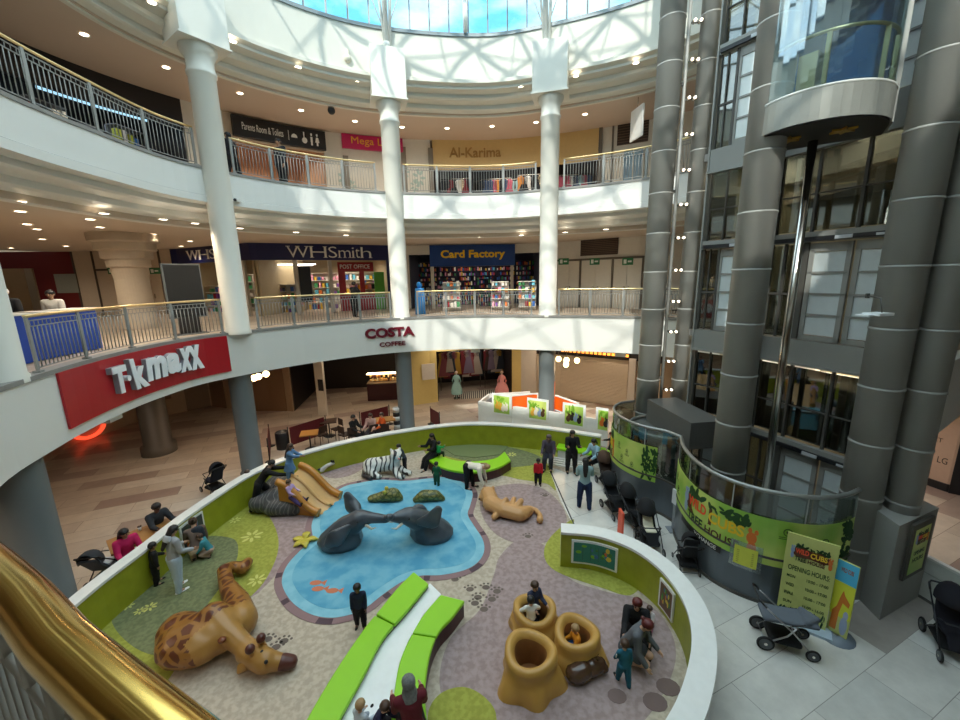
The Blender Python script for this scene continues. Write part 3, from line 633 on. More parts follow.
def garment_rail(A_, B_, N, o, z, n, label, grp, seed, lens=(.9, 1.3), pal=None):
    pal = pal or GAR; rnd = random.Random(seed); t = thing('clothes_rail', label, 'clothes rail', group=grp); g = G(); a, b = A_+N*o, B_+N*o; a.z = b.z = z; g.tube([a, b], .02, 8)
    for q in (a, b): g.tube([q, q-Vector((0, 0, z-A_.z if A_.z else z-z0))], .02, 8)
    g.build('rail', CHROME, t)
    for k in range(n):
        p = a.lerp(b, (k+.5)/n+rnd.uniform(-.02, .02)); L_ = rnd.uniform(*lens); d = (b-a).normalized(); g = G(); w1, w2 = .18, rnd.uniform(.2, .4); vs = []
        for y, wd, th in ((0, .05, .03), (-.08, w1, .06), (-.4, w1*.8, .06), (-L_, w2, .09)):
            for sx, sy in ((-1, -1), (1, -1), (1, 1), (-1, 1)): vs.append(p+d*sx*wd+N*sy*th+Vector((0, 0, y-.05)))
        g.add(vs, [(i*4+j, i*4+(j+1) % 4, i*4+4+(j+1) % 4, i*4+4+j) for i in range(3) for j in range(4)]+[(12, 13, 14, 15), (0, 1, 2, 3)])
        g.build('garment', pal[rnd.randrange(len(pal))], t)
A6.z = B6.z = 0
for k in range(4):
    p, q = A6.lerp(B6, (k+.1)/4), A6.lerp(B6, (k+.9)/4); garment_rail(p, q, N6, .7+.5*(k % 2), z0+1.75, 8, 'front rail of clothes in the gold fronted shop, %s from the left' % NTH[k], 'clothes rails in the gold shop', k)
garment_rail(A6.lerp(B6, .05), A6.lerp(B6, .95), N6, 2.4, z0+1.95, 22, 'long rail of clothes at the back of the gold fronted shop', 'clothes rails in the gold shop', 9)
p = A6.lerp(B6, .5)+N6*1.2; room_light(p.x, p.y, 12.5, 60, 3)
p = A5.lerp(B5, .5)+N5*2.2; room_light(p.x, p.y, 12.9, 60, 2)
wall(UPW, u[9], UPW.L, z0, zc, WALLW, 'wall_upper_right')
vent(UPW, 618, 648, 122, 141, 'brown square vent in the upper right wall')
g = G(); s_ = S(UPW, 600, 160); UPW.panel(g, s_-.08, s_+.08, z0, zc, -.1, 0, 1); s_ = S(UPW, 612, 160); UPW.panel(g, s_-.04, s_+.04, z0, zc, -.06, 0, 1); struct(g.build('trim_10', paint('6a6258')))
def win_upper(px, py, n):
    s_, z_ = UPW.hit(px, py); d = thing('window_%d' % n, None, None); d['kind'] = 'structure'; g = G(); UPW.panel(g, s_-.45, s_+.45, z_-.9, z_+.7, -.02, 0, 1); g.build('window_pane', paint('8ea4b4', .2), d); g = G()
    for q in (-.47, -.02, .43): UPW.panel(g, s_+q, s_+q+.05, z_-.92, z_+.72, -.05, -.02, 1)
    g.build('window_frame', paint('e4e0d8'), d)
win_upper(633, 166, 2)
# shell beyond everything, so that no gap shows the sky
g = G()
for c_, d_ in (((0, 31, 7), (70, .3, 15)), ((-31, 8, 7), (.3, 50, 15)), ((27, 8, 7), (.3, 50, 15)), ((0, -14, 7), (70, .3, 15))): g.box(c_, d_)
struct(g.build('wall_outer', WALLC))
g = G(); g.sweep(RING.seg(), [(9.0, 14.2), (22, 14.2), (22, 14.4), (9.0, 14.4), (9.0, 14.2)], closed=True); struct(g.build('ceiling_back', CEIL))
# ------------------------------------------------------------------ ground level walls and shops
z0, zc = 0.0, 3.9
CREAM = paint('b9a58c', .7); SHUT = paint('cdbfa8', .45)
def SG(px, py=400): return S(GW, px, py)
gc, gd, ge, gf = GW.near(-12.7, 21.1), GW.near(-8.1, 20.2), GW.near(-4.5, 21.3), GW.near(-2.9, 22.1)
wall(GW, 0, GW.near(-18.2, 16.4)+1.5, 0, 1.35, CREAM, 'wall_left_low')
wall(GW, 0, GW.near(-18.2, 16.4)+1.5, 1.35, 2.6, mat('dark_window', (.02, .02, .022), .15), 'wall_left_glazing')
wall(GW, 0, GW.near(-18.2, 16.4)+1.5, 2.6, zc, CREAM, 'wall_left_head')
g = G()
for px in (62, 102, 30): s_ = SG(px, 415); GW.panel(g, s_-.05, s_+.05, 1.3, 2.7, -.06, 0, 1)
GW.panel(g, 0, GW.near(-18.2, 16.4)+1.5, 1.3, 1.38, -.08, 0); struct(g.build('trim_11', CREAM))
s_, z_ = GW.hit(86, 428); g = G(); fn = lambda x, y, d: GW.w(s_+x, -.1-d, z_+y)
pts = [(.75*cos(a), .5*sin(a)) for a in [pi+pi*k/14 for k in range(15)]]+[(.58*cos(a), .36*sin(a)) for a in [2*pi-pi*k/14 for k in range(15)]]
extr(g, pts, [tuple(range(30))], fn, .08); o = g.build('curved_sign', mat('sign_red', (.7, .05, .02), .4, emit=1.2, ecol=(.9, .08, .03))); tag(o, 'glowing red curved sign in the dark window below the red fascia', 'sign')
wall(GW, GW.near(-18.2, 16.4)+1.5, gc, 0, zc, CREAM, 'wall_left_back')
s1, s2 = SG(150, 408), SG(168, 404)
g = G(); GW.panel(g, SG(138, 402), SG(172, 402), .9, 3.0, -.06, 0, 2); GW.panel(g, SG(186, 402), SG(226, 402), 0, 2.7, -.05, 0, 2); struct(g.build('trim_12', paint('8c7a66')))
g = G(); GW.panel(g, SG(252, 400), SG(286, 400), 0, 2.9, -.04, 0, 2); struct(g.build('trim_13', paint('7a5c42', .5)))
d0, d1 = SG(292), SG(414)
wall(GW, gc, d0, 0, zc, paint('a08468', .6), 'wall_ground_brown')
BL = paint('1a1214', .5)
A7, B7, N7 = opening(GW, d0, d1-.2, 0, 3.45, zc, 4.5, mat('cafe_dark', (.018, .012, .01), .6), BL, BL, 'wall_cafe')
g = G(); GW.panel(g, SG(319, 400), SG(327, 400), 0, 3.5, -.25, 0, 1); struct(g.build('trim_14', paint('c8c0b2')))
g = G(); s_, z_ = GW.hit(323, 388); GW.panel(g, s_-.15, s_+.15, 1.4, 2.0, -.3, -.26, 1); o = g.build('price_board', BLACK); tag(o, 'small black notice on the pale pillar beside the cafe', 'notice')
t = thing('cafe_counter', 'dark maroon cafe counter with glowing pastry case', 'counter'); a = A7.lerp(B7, .60)+N7*1.6; b = A7.lerp(B7, .98)+N7*1.6
g = G(); g.beam(a+Vector((0, 0, .5)), b+Vector((0, 0, .5)), .7, 1.0); g.build('base', paint('3a1418', .4), t)
g = G(); g.beam(a+Vector((0, 0, 1.03)), b+Vector((0, 0, 1.03)), .8, .05); g.build('top', paint('6a5a4c', .3), t)
stock('stock', a.lerp(b, .05), a.lerp(b, .8), .1, N7, 1.06, 1.5, 2, 14, t, [paint(h) for h in ('c89858', 'e8d8b0', '8a5a2c', 'd8b070', '50281c')], 8, .2)
g = G(); g.mi = 0; q = a.lerp(b, .45); g.beam(a+Vector((0, 0, 1.56)), a.lerp(b, .85)+Vector((0, 0, 1.56)), .45, .03); g.build('case_light', mat('case_glow', (1, .8, .5), .5, emit=5, ecol=(1, .75, .4)), t)
for k in range(6):
    q = A7.lerp(B7, .1+.15*k)+N7*2.2; t = thing('pendant_lamp', 'small warm pendant lamp inside the dark cafe, %s from the left' % NTH[k], 'lamp', (q.x, q.y, 0), group='pendant lamps in the cafe'); g = G(); g.tube([(0, 0, 3.4), (0, 0, 3.9)], .01, 6); g.build('cord', BLACK, t); g = G(); g.lathe((0, 0, 0), [(.02, 3.45), (.14, 3.25), (.12, 3.22)], 12); g.build('shade', paint('5a2a20'), t); g = G(); g.ball((0, 0, 3.26), .07, 8); g.build('bulb', EMW, t)
q = A7.lerp(B7, .7)+N7*2.4; room_light(q.x, q.y, 3.3, 14, 2, (1, .75, .5))
# pale yellow shop
ye = paint('e0cb84', .6); y0, y1, y2, y3 = d1-.15, SG(438), SG(514-2), SG(521)
wall(GW, y0, y1, 0, zc, ye, 'wall_yellow_shop', -.1, .1); wall(GW, y2, y3, 0, zc, ye, 'wall_yellow_shop_pier', -.1, .1)
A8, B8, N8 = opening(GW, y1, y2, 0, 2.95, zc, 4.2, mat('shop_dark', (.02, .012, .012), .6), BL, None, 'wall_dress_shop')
wall(GW, y1, y2, 2.95, zc, ye, 'wall_yellow_shop_lintel', -.1, .1)
s_, z_ = GW.hit(428, 371); t = thing('poster_frame', 'small white framed poster on the yellow shop wall', 'poster'); g = G(); GW.panel(g, s_-.38, s_+.38, z_-.45, z_+.45, -.16, -.1, 1); g.build('frame', paint('e6e2da'), t); g = G(); GW.panel(g, s_-.28, s_+.28, z_-.34, z_+.34, -.17, -.16, 1); g.build('picture', paint('5a5048'), t)
for k in range(3):
    p, q = A8.lerp(B8, .06+.32*k), A8.lerp(B8, .32+.32*k); garment_rail(p, q, N8, 2.2+.3*(k % 2), 2.5, 7, 'high rail of dresses in the yellow fronted shop, %s from the left' % NTH[k], 'clothes rails in the yellow shop', 20+k, (1.2, 1.7), [paint(h, .8) for h in ('7a6a80', 'b08830', '3a2c28', '6a1c24', 'a89c90', '2c3440', '8c4a50')])
g = G(); g.prism([A8.lerp(B8, .22)+N8*.1, B8+N8*.1-(B8-A8)*.02, B8+N8*1.6, A8.lerp(B8, .22)+N8*1.6], .007, .018); o = g.build('striped_mat', spots('stripes', hexc('d8d4c8'), hexc('161412'), 2.6, 'wave', .49, .51, .7)); tag(o, 'black and white diagonal striped mat at the yellow shop doorway', 'mat')
def mannequin(px, py, col, label, puff):
    x, y = at(px, py, 0.02); t = thing('mannequin', label, 'mannequin', (x, y, .02)); g = G(); g.lathe((0, 0, 0), [(.2, 0), (.2, .02), (.02, .04), (.02, .4)], 16); g.build('stand', CHROME, t)
    g = G(); g.lathe((0, 0, 0), [(.34*puff, .28), (.36*puff, .5), (.24*puff, .85), (.13, 1.0), (.17, 1.22), (.15, 1.36), (.05, 1.42)], 20); g.build('dress', col, t)
    g = G(); g.tube([(0, 0, 1.4), (0, 0, 1.5)], .04, 8); g.ball((0, 0, 1.56), .09); g.build('head', paint('d8c0b0'), t)
    g = G(); [g.tube([(s*.16, 0, 1.32), (s*.24, .02, 1.05), (s*.2, .1, .85)], .035, 6) for s in (-1, 1)]; g.build('sleeve', col, t)
mannequin(457, 398, paint('9cc8c8', .8), 'child mannequin in pale blue dress at the yellow shop doorway', .95)
mannequin(502, 398, paint('e8a0a0', .8), 'child mannequin in puffed pink dress at the yellow shop doorway', 1.15)
q = A8.lerp(B8, .5)+N8*1.5; room_light(q.x, q.y, 2.9, 16, 2)
# white pilaster, closed roller shutter
wall(GW, y3, SG(536), 0, zc, paint('cfc8bc'), 'wall_pilaster', -.1, .1)
wall(GW, SG(536), SG(660), 2.62, zc, BL, 'wall_shutter_head')
wall(GW, SG(536), SG(660), 0, 2.75, SHUT, 'wall_shutter', .15, .2)
g = G(); a, b = SG(538), SG(626)
for k in range(32): z = .05+k*.08; GW.panel(g, a, b, z, z+.066, .08, .12, 12)
o = g.build('roller_shutter', SHUT); tag(o, 'closed beige roller shutter behind the white kiosk', 'shutter')
wall(GW, SG(627), SG(634), 0, 2.75, paint('cfc8bc'), 'wall_pilaster', -.05, .15)
wall(GW, SG(660), GW.L, 0, zc, CREAM, 'wall_ground_right')
t = thing('bulb_sign', 'row of small orange bulbs on the dark band above the shutter', 'sign'); g = G(); n = 16
GW.panel(g, SG(560), SG(627), 2.74, 3.02, -.06, 0); g.build('board', BL, t); g = G()
for k in range(n): s_ = SG(562)+(SG(625)-SG(562))*k/(n-1); GW.panel(g, s_-.09, s_+.07, 2.81, 2.94, -.09, -.06, 1)
x = g.build('bulb_letters', mat('orange_glow', (1, .35, .05), .5, emit=1.6, ecol=(1, .35, .05)), t)
def pendant(px, py, label, grp, z, ztop):
    x, y = at(px, py, z); t = thing('pendant_lamp', label, 'lamp', (x, y, 0), group=grp); g = G(); g.tube([(0, 0, z+.1), (0, 0, ztop)], .012, 6); g.build('cord', BLACK, t); g = G(); g.ball((0, 0, z), .13, 12); g.build('globe', mat('warm_globe', (1, .75, .4), .4, emit=7, ecol=(1, .68, .32)), t)
    l = bpy.data.lights.new('pendant_glow', 'POINT'); l.energy = 12; l.color = (1, .7, .4); l.shadow_soft_size = .14; o = bpy.data.objects.new('pendant_glow', l); COL.objects.link(o); o.parent = t; o.location = (0, 0, z-.2)
for i, (px, py) in enumerate(((254, 378), (258.5, 376.5), (266, 374))): pendant(px, py, 'warm globe lamp hanging by the brown doors, %s of three' % ('left', 'middle', 'right')[i], 'globe lamps by the brown doors', 3.2, 3.88)
for i, (px, py) in enumerate(((558.5, 359), (566, 364.5), (566.5, 360), (577, 360.5))): pendant(px, py, 'warm globe lamp of the cluster by the shutter, ' + ('leftmost', 'lowest', 'highest of the middle', 'rightmost')[i], 'globe lamps by the shutter', 3.15-.12*(i == 1), 3.88)
# small white emergency units under the fascia
for px, py, lb in ((475, 346.5, 'above the yellow shop'), (620, 351, 'near the lift tower'), (123, 402, 'under the red sign')):
    s_, z_ = MIDF.hit(px, py); x, y, _ = MIDF.w(s_, .35, 0); N = MIDF.N(s_); g = G(); g.box((0, 0, 0), (.25, .42, .16), atan2(N.y, N.x)); g.box((0, 0, .1), (.1, .1, .08)); o = g.build('emergency_light', paint('e8e6e0'), loc=(x, y, 3.73)); tag(o, 'small white emergency light box under the gallery edge %s' % lb, 'light')
# right hand side aisle beyond the tower
RW_ = Path([A(915, 470, 0).xy, A(925, 481, 0).xy, A(972, 501, 0).xy, (15.6, 8)]) if False else None
a = Vector((13.2, 12.3)); P0, P1 = A(918, 478, 0), A(948, 492, 0)
HW = Path([(10.2, 14.5), (P0.x-.6, P0.y+.8), (P1.x, P1.y), (P1.x+2.5, P1.y-2.0)])
g = G(); HW.panel(g, 0, HW.L-2.2, .25, 3.85, 0, .2); ho = struct(g.build('wall_right', paint('b89c88', .6)))
g = G(); HW.panel(g, 0, HW.L-2.2, 0, .25, -.05, .2); HW.panel(g, HW.L-3.2, HW.L, 0, 3.85, -.08, -.01); struct(g.build('baseboard_right', BLACK))
dk = paint('2a2018'); t = thing('hoarding_letters', 'thin dark lettering drawn on the pinkish hoarding at the right', 'lettering')
def htext(body, pa, pb, ya, yb): (sa, zt), (sb, _), (_, zb) = HW.hit(pa, ya), HW.hit(pb, ya), HW.hit((pa+pb)/2, yb); HW.text(body, sa, sb, zb, max(zt, zb+.1), dk, t, depth=.01)
htext('LG', 938, 949, 456, 464); htext('CT', 933, 944, 436, 442)
# white low partition at the right
q0, q1 = A(903, 586, 0), A(960, 621, 0); d = (q1-q0).normalized(); q1 = q0+d*4.2; nrm = Vector((-d.y, d.x, 0))
t = thing('low_partition', 'long low white partition running from the lift tower to the right', 'partition'); g = G(); g.beam(q0+Vector((0, 0, .50)), q1+Vector((0, 0, .50)), .06, .9); g.build('panel', paint('cfd2cc', .3), t); g = G(); g.beam(q0+Vector((0, 0, .97)), q1+Vector((0, 0, .97)), .1, .05); g.build('top_rail', paint('e6e6e0', .3), t); g = G(); g.beam(q0+Vector((0, 0, .03)), q1+Vector((0, 0, .03)), .12, .05); g.build('foot', paint('5c5a56'), t)
g = G()
for e in range(2): g.beam(q0+Vector((0, 0, .62+.0*e))-nrm*.032, q1+Vector((0, 0, .62))-nrm*.032, .004, .01)
g.build('joint_line', paint('a0a49c'), t)

# ------------------------------------------------------------------ balustrades, one for each bay between the columns
def balustrade(P_, a, b, z, label, group, rail=BRASSF, off=.08, big=False):
    t = thing('balustrade', label, 'balustrade', group=group); n = max(1, round((b-a)/1.35)); H_ = 1.08
    r = .05 if big else .03
    g = G(); g.tube([P_.w(a+(b-a)*k/(n*5), off, z+H_) for k in range(n*5+1)], r, 16 if big else 8); g.build('handrail', rail, t)
    for k in range(n+1):
        s_ = a+(b-a)*k/n; s_ = min(max(s_, a+.03), b-.03); g = G(); P, N = P_.P(s_), P_.N(s_); g.box((P.x+N.x*off, P.y+N.y*off, z+H_/2), (.035, .07, H_), atan2(N.y, N.x)); g.box((P.x+N.x*off, P.y+N.y*off, z+.02), (.12, .12, .04), atan2(N.y, N.x)); g.build('post', RAILG, t)
    for k in range(n):
        g = G(); u, v = a+(b-a)*k/n+.05, a+(b-a)*(k+1)/n-.05; m_ = max(3, int((v-u)/.105))
        for zz in (.09, H_-.20, H_-.09):
            g.tube([P_.w(u+(v-u)*j/4, off, z+zz) for j in range(5)], .014, 4)
        for j in range(m_+1): s_ = u+(v-u)*j/m_; p = Vector(P_.w(s_, off, z)); g.tube([p+Vector((0, 0, .09)), p+Vector((0, 0, H_-.09 if j in (0, m_) else H_-.20))], .011, 4)
        if True:
            for j in range(0, m_, 1): s_ = u+(v-u)*(j+.5)/m_; p = Vector(P_.w(s_, off, z)); g.tube([p+Vector((0, 0, H_-.20)), p+Vector((0, 0, H_-.09))], .008, 4)
        g.build('baluster_panel', RAILG, t)
MS = [MIDF.near(*MID.w(s_, 0, 0)[:2]) for s_ in CS]
r_ = .55
bays = [(MS[0]+r_, MS[1]-r_, 'middle gallery above the red fascia sign'), (MS[1]+r_, MS[2]-r_, 'middle gallery in front of the navy shop'), (MS[2]+r_, MS[3]-r_, 'middle gallery in front of the blue card shop'), (MS[3]+r_, MIDF.L-1.5, 'middle gallery in front of the white doors')]
for a, b, lb in bays: balustrade(MIDF, a, b, 5.36, 'grey balustrade with brass handrail on the '+lb, 'balustrades of the galleries')
US = [RING.near(*MID.w(s_, 0, 0)[:2]) for s_ in CS]
bays = [(US[0]-2.5, US[1]-r_, 'upper gallery in front of the dark shop'), (US[1]+r_, US[2]-r_, 'upper gallery under the toilets sign'), (US[2]+r_, US[3]-r_, 'upper gallery in front of the gold shop'), (US[3]+r_, US[3]+5.2, 'upper gallery beside the lift tower')]
for a, b, lb in bays: balustrade(RING, a, b, 10.50, 'grey balustrade with brass handrail on the '+lb, 'balustrades of the galleries')
# the handrail right in front of the viewer
NS = MIDF.near(-.45, .47)
def near_rail(P_, a, b, z):
    t = thing('balustrade', 'grey balustrade with thick polished brass handrail close by at lower left', 'balustrade', group='balustrades of the galleries'); H_ = 1.06; n = 40
    g = G(); g.tube([P_.w(a+(b-a)*k/n, .0, z+H_-.02) for k in range(n+1)], .043, 40); g.build('handrail', BRASS, t)
    g = G(); NG = paint('c0bdb4', .4)
    for dz in (.12, .25): g.tube([P_.w(a+(b-a)*k/n, .0, z+H_-dz) for k in range(n+1)], .02, 12)
    g.build('under_rail', NG, t)
    for k in range(6):
        s_ = a+(b-a)*(k+.4)/6; g = G(); P, N = P_.P(s_), P_.N(s_); g.box((P.x, P.y, z+.5), (.03, .07, 1.0), atan2(N.y, N.x)); g.build('post', NG, t)
    g = G(); m_ = int((b-a)/.075)
    for j in range(m_): p = Vector(P_.w(a+(b-a)*j/m_, .0, z)); g.tube([p+Vector((0, 0, .05)), p+Vector((0, 0, H_-.25))], .009, 6)
    for j in range(m_):
        if j % 2: p = Vector(P_.w(a+(b-a)*j/m_, .0, z)); g.tube([p+Vector((0, 0, H_-.25)), p+Vector((0, 0, H_-.12))], .022, 6)
    g.build('baluster_panel', NG, t)
near_rail(MIDF, MIDF.near(1.0, -.25), MIDF.near(-5.6, 3.5), 5.36)

# ------------------------------------------------------------------ gallery downlights, each a fitting of its own
dl = thing('downlight', 'small round recessed downlight in the ceiling', 'downlight'); g = G(); g.lathe((0, 0, 0), [(.10, 0), (.14, -.012), (.14, .004)], 16); g.build('rim', paint('e6e0d4'), dl); g = G(); g.lathe((0, 0, 0), [(.001, -.004), (.10, -.004)], 16); g.build('lamp', EMW, dl)
first = [True]; DLS = {}
def downlight(px, py, z, label, group, power=14, spot=True):
    x, y = at(px, py, z)
    t = copytree(dl); t.location = (x, y, z-.01); t['label'] = label; t['group'] = group; DLS.setdefault(label, []).append((px, t))
    if spot:
        l = bpy.data.lights.get('downlight_beam') or bpy.data.lights.new('downlight_beam', 'SPOT'); l.energy = power; l.spot_size = radians(140); l.spot_blend = .8; l.color = (1, .84, .64); l.shadow_soft_size = .1
        o = bpy.data.objects.new('downlight_beam', l); COL.objects.link(o); o.parent = t; o.location = (0, 0, -.06)
for px, py in ((20, 201), (20, 211), (27, 224), (42, 239), (11, 248), (104, 213), (90, 219), (66, 246), (37, 229), (100, 227)): downlight(px, py, 8.82, 'downlight in the middle ceiling left of the cream column', 'downlights left of the cream column', 105)
for px, py in ((163, 219), (195, 223), (153, 234), (155, 242), (181, 246), (190, 241)): downlight(px, py, 8.82, 'middle ceiling downlight between cream column and white column', 'downlights right of the cream column', 105)
for px, py in ((240, 228), (296, 232), (346, 235), (436, 237.5), (479, 237), (521.5, 235), (565, 232), (606, 229)): downlight(px, py, 8.82, 'downlight in the middle ceiling along the shop signs', 'downlights before the middle shops', 105)
for px, py in ((84, 34), (166, 67)): downlight(px, py, 13.9, 'downlight in the upper ceiling before the dark shop', 'downlights before the dark upper shop', 105)
for px, py in ((240, 93), (301, 110), (355, 121), (402, 127), (447, 128), (492, 126), (536, 122), (585, 114)): downlight(px, py, 13.9, 'downlight in the upper ceiling above the shop fronts', 'downlights before the upper shops', 105)
for px, py in ((152, 2), (233, 41), (298, 67), (357, 82), (416, 91), (469, 92), (521, 87), (576, 75.5), (636, 62.5)): downlight(px, py, 14.46, 'small downlight in the white moulding under the roof', 'downlights in the upper moulding', 10, False)

def ground_fill(s_, o, label):  # added fill lamps, brighten the ground floor under the gallery
    x, y, _ = MIDF.w(s_, o, 0); t = copytree(dl); t.location = (x, y, 3.87); t['label'] = label; t['group'] = 'ground floor fill lamps'
    l = bpy.data.lights.get('ground_fill_beam') or bpy.data.lights.new('ground_fill_beam', 'SPOT'); l.energy = 80; l.spot_size = radians(150); l.spot_blend = .8; l.color = (1, .80, .60); l.shadow_soft_size = .1
    c = bpy.data.objects.new('ground_fill_beam', l); COL.objects.link(c); c.parent = t; c.location = (0, 0, -.06)
for k, f_ in enumerate((.18, .25, .32, .39, .46, .53, .60, .68, .76, .84)):
    ground_fill(MIDF.L*f_, 1.6, 'added ground ceiling fill lamp near the gallery edge, %s from the left' % NTH[k]); ground_fill(MIDF.L*f_, 4.2, 'added ground ceiling fill lamp well behind the gallery edge, %s from the left' % NTH[k])
for lb, lst in DLS.items():
    for k, (px, t) in enumerate(sorted(lst, key=lambda q: q[0])): t['label'] = lb+', '+NTH[k]+' from the left'
for c in list(dl.children): bpy.data.objects.remove(c)
bpy.data.objects.remove(dl)

for k, (x, y) in enumerate(((10.6, 9.9), (12.4, 11.2), (11.2, 12.6))):  # lamps added to brighten the hoarding and floor of the aisle
    t = thing('downlight', 'added fill lamp in the side aisle ceiling beyond the lift tower, %s from the tower' % NTH[k], 'downlight', (x, y, 3.79), group='side aisle fill lamps'); g = G(); g.lathe((0, 0, 0), [(.10, 0), (.14, -.012), (.14, .004)], 16); g.build('rim', paint('e6e0d4'), t); g = G(); g.lathe((0, 0, 0), [(.001, -.004), (.10, -.004)], 16); g.build('lamp', EMW, t)
    l = bpy.data.lights.get('aisle_fill_beam') or bpy.data.lights.new('aisle_fill_beam', 'SPOT'); l.energy = 120; l.spot_size = radians(150); l.spot_blend = .8; l.color = (1, .93, .86); l.shadow_soft_size = .1; c = bpy.data.objects.new('aisle_fill_beam', l); COL.objects.link(c); c.parent = t; c.location = (0, 0, -.06)
# ------------------------------------------------------------------ glass lift tower
TA, TA2, TB, TC, TC2 = (5.72, 13.2), (6.75, 13.05), (6.0, 9.0), (8.06, 7.74), (8.64, 7.44)
tower = thing('lift_tower', 'grey metal and glass lift tower with round steel tubes at the right', 'lift tower')
def tube_part(c, r, step, ph=0., n=36, m=None):
    prof = []; z = 0.
    while z < 19: prof += [(r, z+.005), (r, z+step-.06), (r+.012, z+step-.05), (r+.012, z+step-.015), (r-.012, z+step-.005), (r-.012, z+step)]; z += step
    g = G(); g.lathe((c[0], c[1], 0), prof, n); return g.build('steel_tube', m or STEEL, tower)
tube_part(TA, .35, 1.18); tube_part(TA2, .27, 1.18); tube_part(TB, .36, 1.18); tube_part(TC, .345, 1.18); tube_part(TC2, .27, 1.18)
YG = mat('yellowed_room_behind_glass', (.50, .44, .30), .7); FROST = mat('frosted_pane', (.62, .68, .68), .35); LITP = mat('lit_pane', (.80, .86, .84), .3)
DKG = glassm('dark_glass', (.16, .17, .16), .5); MIDG = glassm('grey_glass', (.5, .52, .48), .4)
def bay(P, Q, n_, fl=3):
    """the wall at the back of one lift shaft from P to Q (seen from the atrium)"""
    P, Q = Vector((*P, 0)), Vector((*Q, 0)); d = (Q-P).normalized(); Lb = (Q-P).length; nn = Vector((d.y, -d.x, 0)); rz = atan2(d.y, d.x)
    if nn.dot(P) > 0: nn = -nn
    def bx(g, u0, u1, z0, z1, o=0., th=.06): c = P+d*(Lb*(u0+u1)/2)+nn*o; g.box((c.x, c.y, (z0+z1)/2), (Lb*(u1-u0), th, z1-z0), rz)
    fr = G()
    for u in (0, .985): bx(fr, u, u+.03, 0, 19, 0, .25)
    for zf in (0, ZM, ZU, 15.6):
        if zf: bx(fr, 0, 1, zf-.62, zf-.02, .02, .16); bx(fr, 0, 1, zf-.66, zf-.60, .06, .2)
        bx(fr, 0, 1, zf+2.38, zf+2.62, .03, .14)
    fr.build('shaft_frame', STEEL, tower)
    for zf in (0, ZM, ZU):
        g = G(); bx(g, .05, .97, zf+2.66, zf+4.55, -.10, .02); g.build('glass_panel', DKG if zf == 0 else MIDG, tower)
        g = G()
        for u in (.05, .33, .64, .95): bx(g, u, u+.02, zf+2.6, zf+4.7, -.05, .08)
        bx(g, .05, .97, zf+3.5, zf+3.53, -.05, .05); g.build('mullion', STEELD, tower)
        # landing doors
        for i, (u0, u1) in enumerate(((.36, .65), (.67, .96))):
            g = G(); ow = .035
            bx(g, u0, u0+ow, zf, zf+2.35); bx(g, u1-ow, u1, zf, zf+2.35); bx(g, u0, u1, zf+2.15, zf+2.35); bx(g, u0, u1, zf, zf+.12)
            for k in range(1, 4): bx(g, u0, u1, zf+.12+.51*k-.02, zf+.12+.51*k+.03)
            dd = g.build('landing_door', STEEL, tower); g = G()
            for k in range(4): bx(g, u0+ow, u1-ow, zf+.14+.51*k, zf+.10+.51*(k+1), -.01, .02)
            g.build('door_pane', FROST if zf != ZU else LITP, dd)  # upper panes: brighter light on them is put into a paler colour
        g = G(); bx(g, .05, .07, zf, zf+2.4); bx(g, .31, .35, zf, zf+2.4); bx(g, .05, .35, zf+1.1, zf+1.15); bx(g, .16, .18, zf, zf+2.4); sl = g.build('sidelight', STEELD, tower)
        g = G(); bx(g, .07, .31, zf+.02, zf+2.35, -.02, .02); g.build('sidelight_pane', MIDG, sl)
        g = G(); bx(g, .06, .97, zf+2.40, zf+2.50, .12, .08); dr = g.build('door_track', BLACK, tower); g = G(); bx(g, .55, .66, zf+2.41, zf+2.49, .17, .05); bx(g, .80, .9, zf+2.42, zf+2.47, .17, .04); g.build('door_motor', paint('c8ccd0', .3), dr)
    # lobby behind the glass: back wall, warm light
    g = G(); c = P.lerp(Q, .5)-nn*1.9-d*(.6 if n_ == 2 else 0); g.box((c.x, c.y, 9.5), (Lb+.2, .1, 19), rz); g.build('lobby_wall', YG, tower)
    for zf in (0, ZM, ZU):
        c = P.lerp(Q, .5)-nn*1.0; g = G(); g.box((c.x, c.y, zf+4.9), (1.2, .12, .05), rz); g.build('lobby_light', PANELW, tower); room_light(c.x, c.y, zf+4.8, 26, 1, (1, .88, .66), tower)
        g = G(); c = P.lerp(Q, .5)-nn*.95-d*.3; g.box((c.x, c.y, zf-.15 if zf else -.05), (Lb-.2, 1.8, .2 if zf else .06), rz); g.build('lobby_floor', KERB, tower)
bay((7.75, 11.1), (8.86, 8.35), 2)
bay((6.78, 12.5), (7.62, 11.15), 1)
# deep upright rails and posts between the tubes
g = G()
def upr(x, y, w_, z0=0, z1=19): g.box((x, y, (z0+z1)/2), (w_, w_, z1-z0), .3)
upr(7.15, 10.6, .16); upr(6.95, 10.1, .10); upr(7.5, 10.95, .22); upr(8.55, 8.45, .1)
g.build('shaft_post', STEELD, tower)
def knob_pole(x, y, r, label_part, side, z1=19, brz=0.):
    g = G(); g.tube([(x, y, 0), (x, y, z1)], r, 14); o = g.build('guide_pole', CHROME if side == 0 else STEEL, tower)
    if side:
        z = 1.2; g = G()
        while z < z1: g.tube([(x, y, z), (x+side*.22*cos(brz), y+side*.22*sin(brz), z)], .03, 8); g.ball((x+side*.24*cos(brz), y+side*.24*sin(brz), z), .055, 8); z += 1.55
        g.build('pole_bracket', STEEL, o)
knob_pole(7.02, 9.05, .085, '', 0, 9.8)
knob_pole(6.42, 9.15, .055, '', -1, 19, .9)
knob_pole(6.72, 9.6, .05, '', 0, 19)
